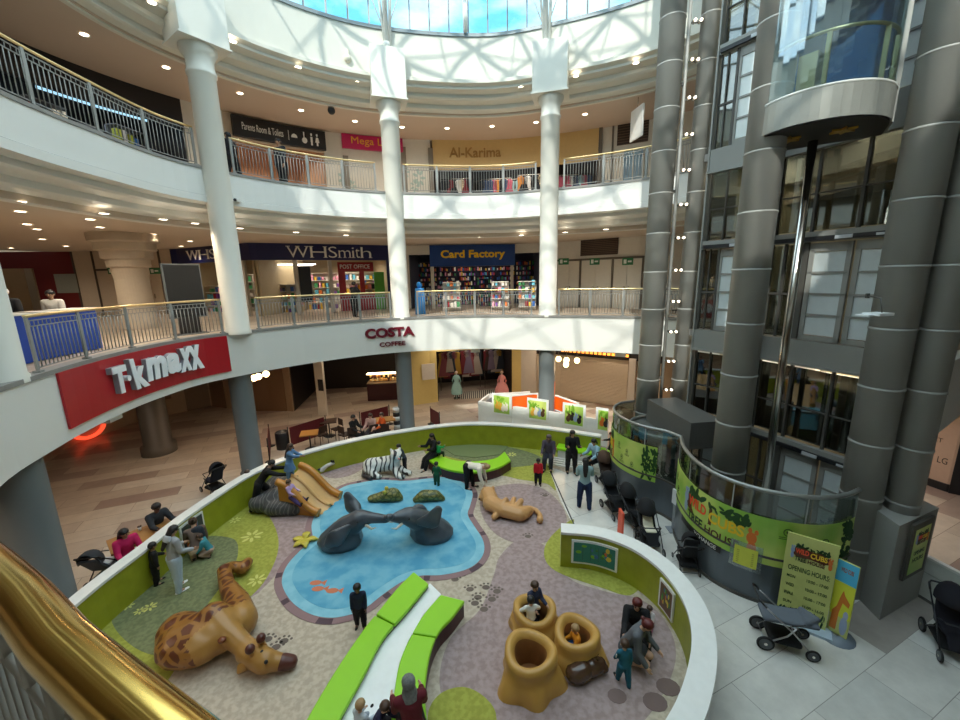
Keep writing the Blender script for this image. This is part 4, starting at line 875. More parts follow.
# twin spotlights up the slim pole by the back tube
lp = thing('spotlight_pole', 'slim steel pole of twin spotlights beside the farthest lift tower tube', 'light pole', (6.13, 13.05, 0)); g = G(); g.tube([(0, 0, 0), (0, 0, 19)], .05, 12); g.build('pole', STEEL, lp)
z = 2.2; k = 0
SPG = mat('spot_glow', (1, .9, .8), .4, emit=3.5, ecol=(1, .82, .62))
while z < 18:
    g = G(); g.tube([(0, 0, z), (.22, 0, z)], .02, 6); g.tube([(.1, -.02, z), (.1, -.14, z)], .055, 10); g.tube([(.27, -.02, z), (.27, -.14, z)], .055, 10); s_ = g.build('spotlight', CHROME, lp)
    g = G(); g.ball((.1, -.15, z), .04, 8); g.ball((.27, -.15, z), .04, 8); g.build('lens', SPG, s_)
    if k % 3 == 1: g = G(); g.box((-.08, 0, z+.4), (.2, .06, .08)); g.build('clamp', STEELD, lp)
    z += .98; k += 1
# ---- enclosures around the lift pits: curved, metal plinth, glass above, rail on top
E1 = Path(spline([(5.45, 13.55), (4.85, 13.35), (4.42, 12.7), (4.42, 11.9), (4.75, 11.2), (5.25, 10.75), (5.48, 10.3)], 10))
E2 = Path(spline([(5.48, 10.3), (5.22, 9.6), (5.12, 8.75), (5.32, 8.0), (5.85, 7.45), (6.6, 7.18), (7.25, 7.25), (7.72, 7.45)], 10))
# outside is on the left hand of travel reversed: the paths run far to near, outside towards the play area
def enclosure(P_, label, hs=2.6):
    t = thing('lift_enclosure', label, 'lift enclosure', group='lift pit enclosures'); L_ = P_.L
    g = G(); P_.panel(g, 0, L_, .0, 1.12, -.03, .03, 30); g.build('metal_skirt', mat('skirt_blue_grey', (.12, .14, .16), .3, .5, var=.1, scale=1), t)
    g = G(); P_.panel(g, 0, L_, 0, .08, -.06, .05, 30); P_.panel(g, 0, L_, 1.1, 1.15, -.05, .04, 30); g.build('base_trim', STEELD, t)
    g = G(); P_.panel(g, 0, L_, 1.15, hs, -.008, .008, 30); g.build('glass', GLASSB, t)
    g = G(); g.tube([P_.w(L_*k/40, 0, hs) for k in range(41)], .045, 10); g.build('top_rail', paint('9a9c98', .3, metal=.6), t)
    g = G()
    for f_ in (.0, .25, .5, .75, 1): g.tube([P_.w(L_*f_, .0, 0), P_.w(L_*f_, .0, hs)], .015, 6)
    g.build('glass_joint', STEEL, t); return t
enclosure(E1, 'curved lift pit enclosure with green banner beside the parked pushchairs')
enclosure(E2, 'curved lift pit enclosure with wide cubs banner behind the opening hours board')
LIME = paint('a8cc3c', .45); LIMED = paint('7fb22e', .5); LEAF = paint('1f4a1c', .6)
BGR = None
def lime_mat():
    m = bpy.data.materials.new('banner_green'); m.use_nodes = True; t = m.node_tree; b = t.nodes['Principled BSDF']; b.inputs['Roughness'].default_value = .35
    co = t.nodes.new('ShaderNodeTexCoord'); n = t.nodes.new('ShaderNodeTexNoise'); n.inputs['Scale'].default_value = 1.1; r = t.nodes.new('ShaderNodeValToRGB')
    r.color_ramp.elements[0].color = (*hexc('8fbf48'), 1); r.color_ramp.elements[0].position = .35; r.color_ramp.elements[1].color = (*hexc('ccdb72'), 1); r.color_ramp.elements[1].position = .62
    t.links.new(co.outputs['Object'], n.inputs[0]); t.links.new(n.outputs[0], r.inputs[0]); t.links.new(r.outputs[0], b.inputs[0]); return m
BAN = lime_mat(); PALEB = paint('c6cc78', .5)
def blob_leaves(g, fn, cx, cy, n, sx, sy, seed, r=.03, asp=.4, d=.004):
    rnd = random.Random(seed)
    for k in range(n):
        a = rnd.uniform(0, 2*pi); x, y = cx+rnd.uniform(-sx, sx), cy+rnd.uniform(-sy, sy); L_ = r*rnd.uniform(.6, 1.4); ca, sa_ = cos(a), sin(a)
        extr(g, [(x+(L_*cos(q)*ca-L_*.4*sin(q)*sa_)*asp, y+(L_*cos(q)*sa_+L_*.4*sin(q)*ca)) for q in [2*pi*j/8 for j in range(8)]], [tuple(range(8))], fn, d)
def logo(fn, parent, sc=1.):
    """rock logo panel: 'WILD CUBS' over 'TREE HOUSE' with foliage"""
    g = G(); blob_leaves(g, fn, .5, .86, 34, .42, .08, 5, .12, .45); g.build('logo_foliage', LEAF, parent)
    g = G(); pts = [(.06, .42), (.1, .78), (.3, .84), (.5, .78), (.72, .8), (.93, .66), (.98, .4), (.8, .3), (.5, .36), (.2, .30)]; extr(g, pts, [tuple(range(10))], fn, .006); g.build('logo_board', paint('5e3018', .6), parent)
    f = lambda x0, x1, y0, y1: (lambda x, y, d: fn(x0+(x1-x0)*x, y0+(y1-y0)*y-.12*(x-.5)*(x1-x0)*0, d))
    letters('logo_letters', 'WILD', f(.12, .44, .5, .76), paint('f0542c', .4), parent, .004, .007, .03)
    letters('logo_letters', 'CUBS', f(.48, .88, .44, .72), paint('f0c828', .4), parent, .004, .007, .03)
    letters('logo_letters', 'TREE', f(.12, .40, .1, .34), paint('1f3a1a', .4), parent, .004, .003, .03)
    letters('logo_letters', 'HOUSE', f(.44, .84, .1, .3), paint('5a3a20', .4), parent, .004, .003, .02)
    # little grey cub and orange cub beside the words
    g = G()
    for cx, cy, rx, ry in ((.05, .62, .05, .13), (.03, .8, .022, .07), (.08, .82, .022, .07), (.05, .36, .04, .16)): extr(g, [(cx+rx*cos(2*pi*k/12), cy+ry*sin(2*pi*k/12)) for k in range(12)], [tuple(range(12))], fn, .011)
    g.build('grey_cub_picture', paint('8fa4c4', .5), parent)
    g = G()
    for cx, cy, rx, ry in ((.95, .5, .05, .14), (.93, .68, .02, .06), (.99, .66, .02, .06), (.96, .26, .045, .16)): extr(g, [(cx+rx*cos(2*pi*k/12), cy+ry*sin(2*pi*k/12)) for k in range(12)], [tuple(range(12))], fn, .011)
    g.build('orange_cub_picture', paint('d8742a', .5), parent)
def icons(fn, parent, spots_):
    g = G(); ink = paint('3c5a24', .5)
    for cx, cy, r, a in spots_:
        n = 20; P1_ = [(cx+r*cos(2*pi*k/n)*a, cy+r*sin(2*pi*k/n)) for k in range(n)]; P2_ = [(cx+r*.82*cos(2*pi*k/n)*a, cy+r*.82*sin(2*pi*k/n)) for k in range(n)]
        extr(g, P1_+P2_, [(k, (k+1) % n, n+(k+1) % n, n+k) for k in range(n)], fn, .005)
        extr(g, [(cx+r*.35*cos(2*pi*k/8)*a, cy+r*.45*sin(2*pi*k/8)) for k in range(8)], [tuple(range(8))], fn, .005)
        for j in range(2): extr(g, [(cx-r*a*1.8, cy-r*(1.5+.45*j)), (cx+r*a*1.8, cy-r*(1.5+.45*j)), (cx+r*a*1.8, cy-r*(1.33+.45*j)), (cx-r*a*1.8, cy-r*(1.33+.45*j))], [(0, 1, 2, 3)], fn, .004)
    g.build('icons', ink, parent)
# outward normal of E1/E2 (paths run away->near with the atrium on the right hand): offset sign
SG_ = -1 if (E2.P(E2.L/2)+E2.N(E2.L/2)).length < E2.P(E2.L/2).length else 1
SG_ = -SG_ if SG_ == -1 else -1
def esurf(P_, a, b, z0, z1, o): return lambda x, y, d: P_.w(a+(b-a)*x, (o+d)*OUTS, z0+(z1-z0)*y)
OUTS = 1 if (E2.P(E2.L*.4)+E2.N(E2.L*.4)*.5).length < E2.P(E2.L*.4).length else -1
def banner(P_, a, b, z0, z1, label, o=.04):
    t = thing('banner', label, 'banner'); g = G(); P_.panel(g, a, b, z0, z1, (o-.006)*OUTS, o*OUTS, 30); g.build('sheet', BAN, t); return t
b1 = banner(E1, E1.L*.22, E1.L*.84, .95, 2.05, 'green banner with leaves and cub logo wrapped round the far lift enclosure')
fn = esurf(E1, E1.L*.24, E1.L*.45, 1.0, 2.0, .041); logo(fn, b1)
fn = esurf(E1, E1.L*.22, E1.L*.84, .95, 2.05, .041); g = G(); blob_leaves(g, fn, .92, .5, 60, .07, .42, 3, .10, .22); g.build('leaf_print', LEAF, b1); icons(fn, b1, [(.5, .72, .07, .25), (.64, .62, .07, .25), (.56, .38, .08, .25), (.72, .3, .08, .25)])
b2 = banner(E2, E2.L*.02, E2.L*.985, .95, 2.02, 'wide green cubs banner with foliage and icons behind the opening hours board')
fn = esurf(E2, E2.L*.24, E2.L*.60, 1.0, 1.95, .041); logo(fn, b2)
fn = esurf(E2, E2.L*.02, E2.L*.985, .95, 2.02, .041); g = G(); blob_leaves(g, fn, .96, .5, 60, .03, .45, 4, .10, .2); g.build('leaf_print', LEAF, b2); icons(fn, b2, [(.07, .7, .07, .2), (.12, .45, .07, .2), (.70, .78, .08, .2), (.76, .45, .08, .2), (.84, .62, .08, .2)])
t = thing('exchange_strip', 'narrow black strip with white lettering under the wide cubs banner', 'sign'); g = G(); E2.panel(g, E2.L*.22, E2.L*.48, .80, .96, .03*OUTS, .045*OUTS, 12); g.build('panel', BLACK, t)
pts, fs, _a = text_flat('XCHANGE'); g = G(); extr(g, pts, fs, esurf(E2, E2.L*.34, E2.L*.46, .83, .93, .046), .004); g.build('letters', wv, t)
t = thing('notice', 'clear holder with yellow notice fixed to the near lift enclosure', 'notice'); g = G(); E2.panel(g, E2.L*.515, E2.L*.625, .70, 1.32, .05*OUTS, .06*OUTS, 4); g.build('holder', glassm('clear_plastic', (.9, .95, .95), .3, .12), t)
g = G(); E2.panel(g, E2.L*.53, E2.L*.61, .78, 1.22, .062*OUTS, .066*OUTS, 4); g.build('sheet', paint('d8dc50', .5), t); g = G(); fn = esurf(E2, E2.L*.53, E2.L*.61, .78, 1.22, .067)
for k in range(7): extr(g, [(.12, .12+.105*k), (.85, .12+.105*k), (.85, .15+.105*k), (.12, .15+.105*k)], [(0, 1, 2, 3)], fn, .002)
g.build('print_lines', paint('8a8c30', .5), t)
# far lift car parked at the ground: half round roof and its grey machine box
t = thing('lift_car', 'grey lift car at ground level behind the far curved glass enclosure', 'lift car'); cx, cy = 5.95, 11.9
g = G(); arc = [(cx-.15-1.05*sin(pi*k/20), cy+1.02*cos(pi*k/20)) for k in range(21)]; g.prism(arc, 2.1, 2.22); g.build('roof', paint('6c706e', .4, metal=.4), t)
g = G(); g.tube([(x, y, 2.28) for x, y in arc], .05, 10); g.build('roof_rim', paint('9a9c98', .3, metal=.6), t)
g = G(); arc2 = Path([(cx-.15-.95*sin(pi*k/20), cy+.92*cos(pi*k/20)) for k in range(21)]); arc2.panel(g, 0, arc2.L, .1, 2.1, -.02, .02, 20); g.build('glass', GLASSB, t)
g = G(); arc2.panel(g, 0, arc2.L, .1, .9, -.04, .0, 20); g.build('lower_panel', STEELD, t)
g = G(); g.box((6.12, 11.55, 2.58), (1.0, 2.25, .78), .12); g.build('machine_box', paint('6f6e6a', .45, metal=.35), t)
# upper lift car
t = thing('lift_car', 'half round glass lift car with brass handrail high on the lift tower', 'lift car'); z0 = 9.66
cc = Vector((6.86, 8.82)); ax = Vector((.80, -.60)).normalized(); ou = Vector((-ax.y, ax.x)); ou = ou if ou.dot(cc) < 0 else -ou
def half(r, dp, n=24, e=.15): return [cc-ax*r*cos(pi*k/n)+ou*(dp*sin(pi*k/n)) for k in range(n+1)]
def halfpoly(r, dp): return half(r, dp)+[cc+ax*r-ou*.7, cc-ax*r-ou*.7]
HC = Path(half(1.07, 1.12)); ho_ = 1 if (HC.P(HC.L/2)+HC.N(HC.L/2)*.3-cc).length > (HC.P(HC.L/2)-cc).length else -1
g = G(); g.prism(halfpoly(1.10, 1.15), z0, z0+.55, bottom=False); g.build('rim_band', paint('9a9c96', .35, metal=.5), t)
g = G(); g.prism(halfpoly(1.07, 1.12), z0-.02, z0+.02); g.build('underside', mat('car_underside', (.03, .028, .026), .5), t)
g = G(); g.tube([(p.x, p.y, z0+.55) for p in half(1.08, 1.13)], .03, 8); g.build('sill', paint('c0c2bc', .3), t)
g = G(); HC.panel(g, 0, HC.L, z0+.5, z0+3.1, -.006, .006, 30); g.build('curved_glass', GLASSC, t)
g = G(); g.tube([(p.x, p.y, z0+1.45) for p in half(1.0, 1.05)], .03, 8); g.build('handrail', BRASSF, t)
g = G()
for k in (1, 5, 12, 19, 23): p = half(1.0, 1.05)[k]; g.box((p.x, p.y, z0+.95), (.04, .07, .95), .6)
g.build('handrail_post', BRASSF, t)
g = G(); c = cc-ou*.55; g.box((c.x, c.y, z0+1.8), (2.2, .08, 2.6), atan2(ax.y, ax.x)); g.build('back_wall', mat('car_blue', (.05, .16, .34), .25), t)
g = G()
for sx in (-1, 1): c = cc+ax*sx*1.06-ou*.25; g.box((c.x, c.y, z0+1.55), (.12, .7, 3.1), atan2(ax.y, ax.x))
g.build('side_frame', STEEL, t)
g = G(); g.prism(halfpoly(1.10, 1.15), z0+3.1, z0+3.3); g.build('ceiling', STEELD, t)
g = G(); c = cc+ax*.2; g.box((cc.x-.35, cc.y-.1, z0+1.0), (.3, .3, .8), .6); g.build('control_post', BRASSF, t)
for sx, sy in ((-.42, .25), (.42, .25)):
    c = cc+ax*sx+ou*sy; g = G(); n = 12; vs = [(c.x+(.22 if k % 2 == 0 else .10)*cos(2*pi*k/n), c.y+(.22 if k % 2 == 0 else .10)*sin(2*pi*k/n)) for k in range(n)]; g.prism(vs, z0-.06, z0-.02); g.build('star_ornament', mat('gold_star', (.55, .34, .06), .4, .6), t)
# white wireless box with its bracket in front of the near tube
x, y = at(878, 314, 6.28); t = thing('wireless_box', 'flat white wireless access box on a bracket in front of the lift tower', 'access box', (x, y, 6.28)); g = G(); g.box((0, 0, 0), (.30, .26, .045), .2); g.box((-.2, 0, -.015), (.18, .2, .02), .2); g.build('case', paint('e4e8e8', .3), t); g = G(); g.tube([(.06, 0, .02), (.1, .1, .25), (.12, .35, .28)], .012, 6); g.box((.12, .36, .28), (.06, .03, .08), .2); g.build('bracket', STEELD, t)
# framed poster on the tower foot, cladding box at the foot of the near tubes
g = G(); g.prism([(8.03, 6.87), (9.44, 7.45), (9.35, 8.4), (8.2, 7.9)], 0, 2.15); g.build('foot_cladding', STEEL, tower)
e0, e1 = Vector((8.42, 7.02, 0)), Vector((9.18, 7.333, 0)); dd = (e1-e0).normalized(); nf = Vector((dd.y, -dd.x, 0))
t = thing('poster_frame', 'green poster in a dark metal frame on the foot of the lift tower', 'poster'); g = G(); g.beam(e0+nf*.03+Vector((0, 0, 1.45)), e1+nf*.03+Vector((0, 0, 1.45)), .05, 1.25); g.build('frame', STEELD, t)
fnq = lambda x, y, d: tuple(e0+(e1-e0)*(.14+.72*x)+nf*(.057+d)+Vector((0, 0, .92+1.02*y)))
g = G(); extr(g, [(0, 0), (1, 0), (1, 1), (0, 1)], [(0, 1, 2, 3)], fnq, .004); g.build('sheet', BAN, t); logo(lambda x, y, d: fnq(.1+.8*x, .62+.3*y, d+.005), t)
for r_, s_ in enumerate(('OPENING', 'HOURS')): letters('print_letters', s_, (lambda r_: lambda x, y, d: fnq(.15+.7*x, .42-.16*r_+.09*y, d))(r_), LEAF, t, .003, .005, .01)
# opening hours board and small giraffe board on their feet
def stand_board(pl, pr, h, label, cat, name, lean=0.):
    a, b = A(*pl, .05), A(*pr, .05); a.z = b.z = 0; u = (b-a).normalized(); n_ = Vector((u.y, -u.x, 0)); n_ = n_ if n_.dot(a) < 0 else -n_
    t = thing(name, label, cat, tuple(a)); f = lambda x, y, d: tuple(Vector((b-a)*x)+n_*d+Vector((0, 0, .06+(h-.06)*y)))
    g = G(); extr(g, [(0, 0), (1, 0), (1, 1), (0, 1)], [(0, 1, 2, 3)], f, .04, -.04); g.build('panel', PALEB, t); return t, f, n_, (b-a)
t, f, n_, ab = stand_board((776, 612), (825, 631), 1.92, 'tall lime board with opening hours standing in front of the lift enclosure', 'notice board', 'opening_hours_board')
g = G(); c = ab/2; g.box((c.x, c.y, .03), (ab.length*1.25, .42, .06), atan2(ab.y, ab.x)); g.build('foot_plate', paint('a9bccb', .4), t)
logo(lambda x, y, d: f(.1+.82*x, .68+.22*y, d+.001), t)
tx = lambda s_, x0, x1, y0, y1, m=LEAF: letters('print_letters', s_, lambda x, y, d: f(x0+(x1-x0)*x, y0+(y1-y0)*y, d), m, t, .003, .001, .012)
tx('OPENING HOURS:', .1, .92, .575, .635)
for k, (d_, h_) in enumerate((('MON', '10:00 - 17:00'), ('WED', '10:00 - 17:00'), ('FRI', '10:00 - 17:00'), ('SUN', '11:00 - 16:00'))): tx(d_, .1, .27, .485-.105*k, .52-.105*k); tx(h_, .5, .92, .485-.105*k, .52-.105*k)
g = G(); blob_leaves(g, lambda x, y, d: f(x, y, d), .5, .06, 40, .45, .06, 9, .05, .8, .004); g.build('leaf_print', LEAF, t)
t, f, n_, ab = stand_board((826, 628), (846, 640), 1.62, 'small tall board with giraffe picture and blue top beside the opening hours board', 'notice board', 'giraffe_board')
g = G(); g.lathe((ab.x*.5, ab.y*.5, 0), [(.30, 0), (.30, .02), (.05, .05)], 20); g.build('foot_plate', paint('7c8894', .4), t)
def shape(name, pts, m, d=.002): g = G(); extr(g, pts, [tuple(range(len(pts)))], f, d+.002, .001); return g.build(name, m, t)
shape('sky_print', [(0, .72), (1, .72), (1, 1), (0, 1)], paint('4fb8e0', .5)); shape('yellow_print', [(0, .25), (1, .25), (1, .72), (0, .72)], paint('d8dc3c', .5))
letters('logo_letters', 'WILD CUBS', lambda x, y, d: f(.2+.6*x, .86+.06*y, d), paint('a8532a'), t, .003, .004, .02)
def ell(cx, cy, rx, ry, n=14): return [(cx+rx*cos(2*pi*k/n), cy+ry*sin(2*pi*k/n)) for k in range(n)]
shape('giraffe_picture', [(.1, .05), (.42, .05), (.45, .3), (.55, .45), (.85, .42), (.88, .48), (.6, .56), (.5, .62), (.42, .55), (.3, .38), (.12, .3)], paint('d07828', .5), .004)
shape('grey_cub_picture', ell(.75, .15, .18, .13), paint('9aa8c4', .5), .005); shape('grey_cub_picture', ell(.78, .3, .12, .06), paint('a8b4d0', .5), .005)
# ------------------------------------------------------------------ play area: printed floor, walls, seats
MAT_T = spots('carpet_tan', hexc('c2b6a4'), hexc('aea190'), 9, 'noise', .4, .6, .9); MAT_M = spots('carpet_mauve', hexc('a69392'), hexc('94817f'), 9, 'noise', .4, .6, .9)
MAT_G = spots('carpet_lime', hexc('a0a446'), hexc('90943a'), 12, 'noise', .4, .6, .9); MAT_O = spots('carpet_olive', hexc('78805a'), hexc('666e4c'), 12, 'noise', .4, .6, .9)
MAT_W = spots('carpet_water', hexc('6fb0c8'), hexc('4d9abc'), 2.2, 'noise', .40, .62, .8); MAT_WL = spots('carpet_water_light', hexc('86c0d2'), hexc('74b4ca'), 3, 'noise', .4, .6, .8)
MAT_P = spots('pebble_ring', hexc('8a6f74'), hexc('4a3840'), 4.5, 'noise', .5, .56, .85)
play = thing('play_carpet', 'printed soft play carpet with blue pond, tan paths and green patches', 'play carpet')
WL = spline([(-6.6, 3.2), (-7.7, 5.2), (-7.95, 6.8), (-7.88, 8.3), (-7.78, 10.0), (-7.2, 12.3), (-5.6, 13.95), (-3.3, 15.2), (-.5, 15.95), (2.4, 15.35), (4.55, 14.35)], 8)
WR = spline([(1.88, 8.62), (2.7, 8.45), (3.35, 8.0), (3.72, 7.35), (3.82, 6.6), (3.68, 5.9), (3.3, 5.2), (2.6, 4.4), (1.5, 3.6), (.2, 3.1)], 8)
PW, PR = Path([p[:2] for p in WL]), Path([p[:2] for p in WR])
GA = [A(548, 466), A(560, 500), A(577, 533)]
base = [PW.P(PW.L*k/70) for k in range(71)]+[Vector((4.0, 13.9)), Vector((3.1, 13.3))]+[Vector(p[:2]) for p in GA]+[PR.P(PR.L*k/40) for k in range(41)]+[Vector((-3, 2.6))]
base = [p for p in base]
def flat(name, pts, z0, z1, m, parent=play): g = G(); g.prism([(p[0], p[1]) for p in pts], z0, z1, bottom=False); return g.build(name, m, parent)
def pix(pts, n=6, closed=True): return [p for p in spline([A(*q) for q in pts], n, closed)]
flat('tan_carpet', base, .006, .016, MAT_T)
flat('mauve_patch', pix([(494, 575), (500, 557), (520, 540), (548, 548), (568, 578), (605, 592), (640, 600), (664, 620), (676, 655), (660, 700), (620, 740), (540, 760), (470, 740), (440, 690), (450, 640), (480, 610)]), .016, .019, MAT_M)
flat('mauve_patch', pix([(480, 505), (488, 490), (520, 484), (548, 492), (566, 515), (560, 535), (535, 545), (505, 540), (487, 525)]), .018, .0205, MAT_M)
flat('mauve_patch', pix([(251, 490), (262, 478), (300, 470), (310, 500), (312, 530), (290, 560), (262, 590), (245, 605), (235, 640), (225, 600), (262, 570), (275, 540), (268, 515)]), .016, .019, MAT_M)
flat('mauve_patch', pix([(320, 468), (345, 458), (365, 465), (350, 476), (328, 478)]), .016, .019, MAT_M)
flat('lime_patch', pix([(249, 486), (262, 505), (276, 530), (278, 552), (266, 580), (247, 601), (215, 630), (180, 665), (150, 690), (95, 640), (98, 605), (135, 573), (180, 535), (225, 500)]), .019, .022, MAT_G)
flat('olive_patch', pix([(112, 612), (150, 574), (196, 540), (232, 539), (238, 555), (226, 580), (196, 620), (168, 655), (130, 645)]), .022, .025, MAT_O)
flat('lime_patch', pix([(424, 444), (470, 435), (530, 440), (562, 452), (549, 464), (556, 490), (546, 484), (520, 480), (500, 476), (470, 478), (440, 468)]), .019, .022, MAT_G)
flat('olive_patch', pix([(436, 452), (475, 444), (520, 450), (545, 462), (505, 468), (470, 462)]), .022, .025, MAT_O)
flat('lime_patch', pix([(574, 520), (556, 532), (545, 547), (546, 562), (560, 574), (600, 588), (630, 596), (640, 580), (600, 572), (572, 566), (566, 545)]), .019, .022, MAT_G)
flat('lime_patch', pix([(428, 715), (440, 695), (462, 688), (482, 696), (496, 715), (490, 745), (460, 760), (434, 745)]), .021, .024, MAT_G)
Zp = [(300, 100), (360, 85), (430, 74), (520, 78), (600, 70), (680, 65), (740, 90), (765, 122), (757, 165), (748, 200), (772, 242), (802, 290), (806, 335), (780, 375), (730, 402), (650, 418), (580, 420), (515, 440), (440, 490), (385, 533), (320, 562), (250, 572), (180, 558), (120, 520), (86, 470), (80, 430), (100, 380), (145, 330), (188, 290), (186, 240), (202, 195), (240, 145)]
def zp(k): return [(260+x/3.6, 460+y/3.6) for x, y in Zp]
pond = pix(zp(1), 5); pc = sum(pond, Vector())/len(pond)
PP_ = Path([p[:2] for p in pond], True); oo = 1 if (PP_.P(0)+PP_.N(0)-pc.xy).length > (PP_.P(0)-pc.xy).length else -1
flat('pond_edge', [PP_.P(PP_.L*k/120)+PP_.N(PP_.L*k/120)*oo*.17 for k in range(120)], .025, .028, paint('8c7274', .9))
for u in (3, 9, 17, 18, 26, 33, 34, 41, 47, 55, 56, 63, 70, 78, 79, 86, 92, 100, 101, 110): flat('dark_edge_block', [PP_.P(PP_.L*(u+j/4)/120)+PP_.N(PP_.L*(u+j/4)/120)*oo*.16 for j in range(5)]+[PP_.P(PP_.L*(u+j/4)/120)+PP_.N(PP_.L*(u+j/4)/120)*oo*.02 for j in range(4, -1, -1)], .028, .030, paint('54424a', .9))
flat('pond_water', pond, .028, .032, MAT_WL); flat('pond_deep', [PP_.P(PP_.L*k/120)-PP_.N(PP_.L*k/120)*oo*.22 for k in range(120)], .032, .035, MAT_W)
# printed daisies, paw prints and little fish
rnd = random.Random(3)
def daisy(px, py, r):
    c = A(px, py); g = G()
    for k in range(7): a = 2*pi*k/7+px; g.prism([(c.x+cos(a)*r*.6+r*.38*cos(q)*cos(a)-r*.16*sin(q)*sin(a), c.y+sin(a)*r*.6+r*.38*cos(q)*sin(a)+r*.16*sin(q)*cos(a)) for q in [2*pi*j/8 for j in range(8)]], .025, .028, bottom=False)
    g.build('printed_flower', paint('c8c870', .9), play)
for px, py, r in ((235, 521, .17), (252, 537, .3), (257, 581, .22), (150, 608, .15), (140, 612, .12), (128, 607, .13), (512, 455, .2), (550, 472, .15)): daisy(px, py, r)
dkp = paint('6c6058', .9)
for px, py in ((470, 590), (478, 598), (486, 588), (475, 604), (492, 600), (484, 610), (497, 592), (268, 640), (276, 648), (284, 642), (545, 496), (528, 537), (455, 580), (463, 575)):
    c = A(px, py); g = G(); g.prism([(c.x+.09*cos(q), c.y+.07*sin(q)) for q in [2*pi*j/10 for j in range(10)]], .019, .022, bottom=False)
    for k in range(4): a = .5+.7*k; g.prism([(c.x+.14*cos(a)+.03*cos(q), c.y+.12*sin(a)+.03*sin(q)) for q in [2*pi*j/6 for j in range(6)]], .019, .022, bottom=False)
    g.build('printed_paw', dkp, play)
orp = paint('c87858', .9)
for px, py in ((318, 590), (332.5, 592), (316, 584)):
    c = A(px, py); g = G(); g.prism([(c.x+.16*cos(q)*.9, c.y+.08*sin(q)) for q in [2*pi*j/10 for j in range(10)]]+[], .035, .038, bottom=False); g.prism([(c.x+.12, c.y), (c.x+.24, c.y+.09), (c.x+.24, c.y-.09)], .035, .038, bottom=False); g.build('printed_fish', orp, play)
for px, py, r in ((617, 697, .16), (655, 703, .2), (668, 688, .2), (300, 480, .2), (470, 562, .12), (455, 566, .12)): 
    c = A(px, py); flat('printed_stone', [(c.x+r*cos(q), c.y+r*.8*sin(q)) for q in [2*pi*j/12 for j in range(12)]], .022, .025, paint('75625f', .9))
# low curved walls, lime inside, white cap
WG = spots('wall_lime', hexc('a0a628'), hexc('8f961f'), 3, 'noise', .3, .7, .45); CAPW = mat('cap_white', (.82, .83, .80), .25)
def playwall(P_, h, label, wd=.26):
    t = thing('play_wall', label, 'low wall'); g = G(); P_.panel(g, 0, P_.L, .02, h-.06, -.05, .02, 90); g.build('lime_panel', WG, t)
    g = G(); P_.panel(g, 0, P_.L, 0, h-.06, .02, wd-.08, 90); g.build('outer_panel', CAPW, t)
    g = G(); P_.panel(g, 0, P_.L, h-.06, h, -.08, wd-.05, 90); g.build('white_cap', CAPW, t); return t
playwall(PW, .98, 'long low curved wall around the play area, lime inside with white cap')
playwall(PR, .98, 'curved low wall with broad white cap at the right end of the play area', .34)
g = G(); g.beam(A(548, 466)+Vector((0, 0, .02)), A(577, 532)+Vector((0, 0, .02)), .03, .03); o = g.build('edge_strip', BLACK); tag(o, 'thin dark strip along the carpet edge at the play area entrance', 'edge strip')
# activity boards on the walls
def wallboard(P_, pa, pb, z0, z1, label, face, style):
    a, b = P_.hit(*pa)[0], P_.hit(*pb)[0]; a, b = min(a, b), max(a, b); t = thing('activity_board', label, 'activity board'); g = G(); P_.panel(g, a, b, z0, z1, -.09, -.05, 8); g.build('frame', CAPW, t)
    g = G(); P_.panel(g, a+.05, b-.05, z0+.05, z1-.05, -.10, -.09, 8); g.build('picture', face, t)
    fn = lambda x, y, d: P_.w(a+.07+(b-a-.14)*x, -.10-d, z0+.07+(z1-z0-.14)*y); rn = random.Random(style); cols = [paint(h, .5) for h in ('6fae2c', '3a7a3a', 'd8c040', '3a6a9a', 'c86a2a', '2c5a4a')]
    g = G()
    for k in range(16): g.mi = rn.randrange(6); cx, cy = rn.uniform(.08, .92), rn.uniform(.12, .88); extr(g, ell(cx, cy, .05*rn.uniform(.6, 1.5), .10*rn.uniform(.6, 1.4), 9), [tuple(range(9))], fn, .004)
    for k in range(4): g.mi = 5; x = .2+.2*k; extr(g, [(x, .1), (x+.012, .1), (x+.012, .9), (x, .9)], [(0, 1, 2, 3)], fn, .003)
    g.build('printed_shapes', cols, t)
wallboard(PR, (571, 556), (618, 568), .18, .80, 'framed green and teal maze board on the inside of the right hand wall', paint('2f7a6a', .5), 1)
wallboard(PR, (662, 596), (674, 640), .15, .80, 'framed brown activity boards inside the curved right wall', paint('6a4a34', .5), 2)
wallboard(PW, (180, 548), (203, 530), .12, .86, 'white framed activity board on the left wall behind the backpack wearer', paint('40484a', .5), 3)
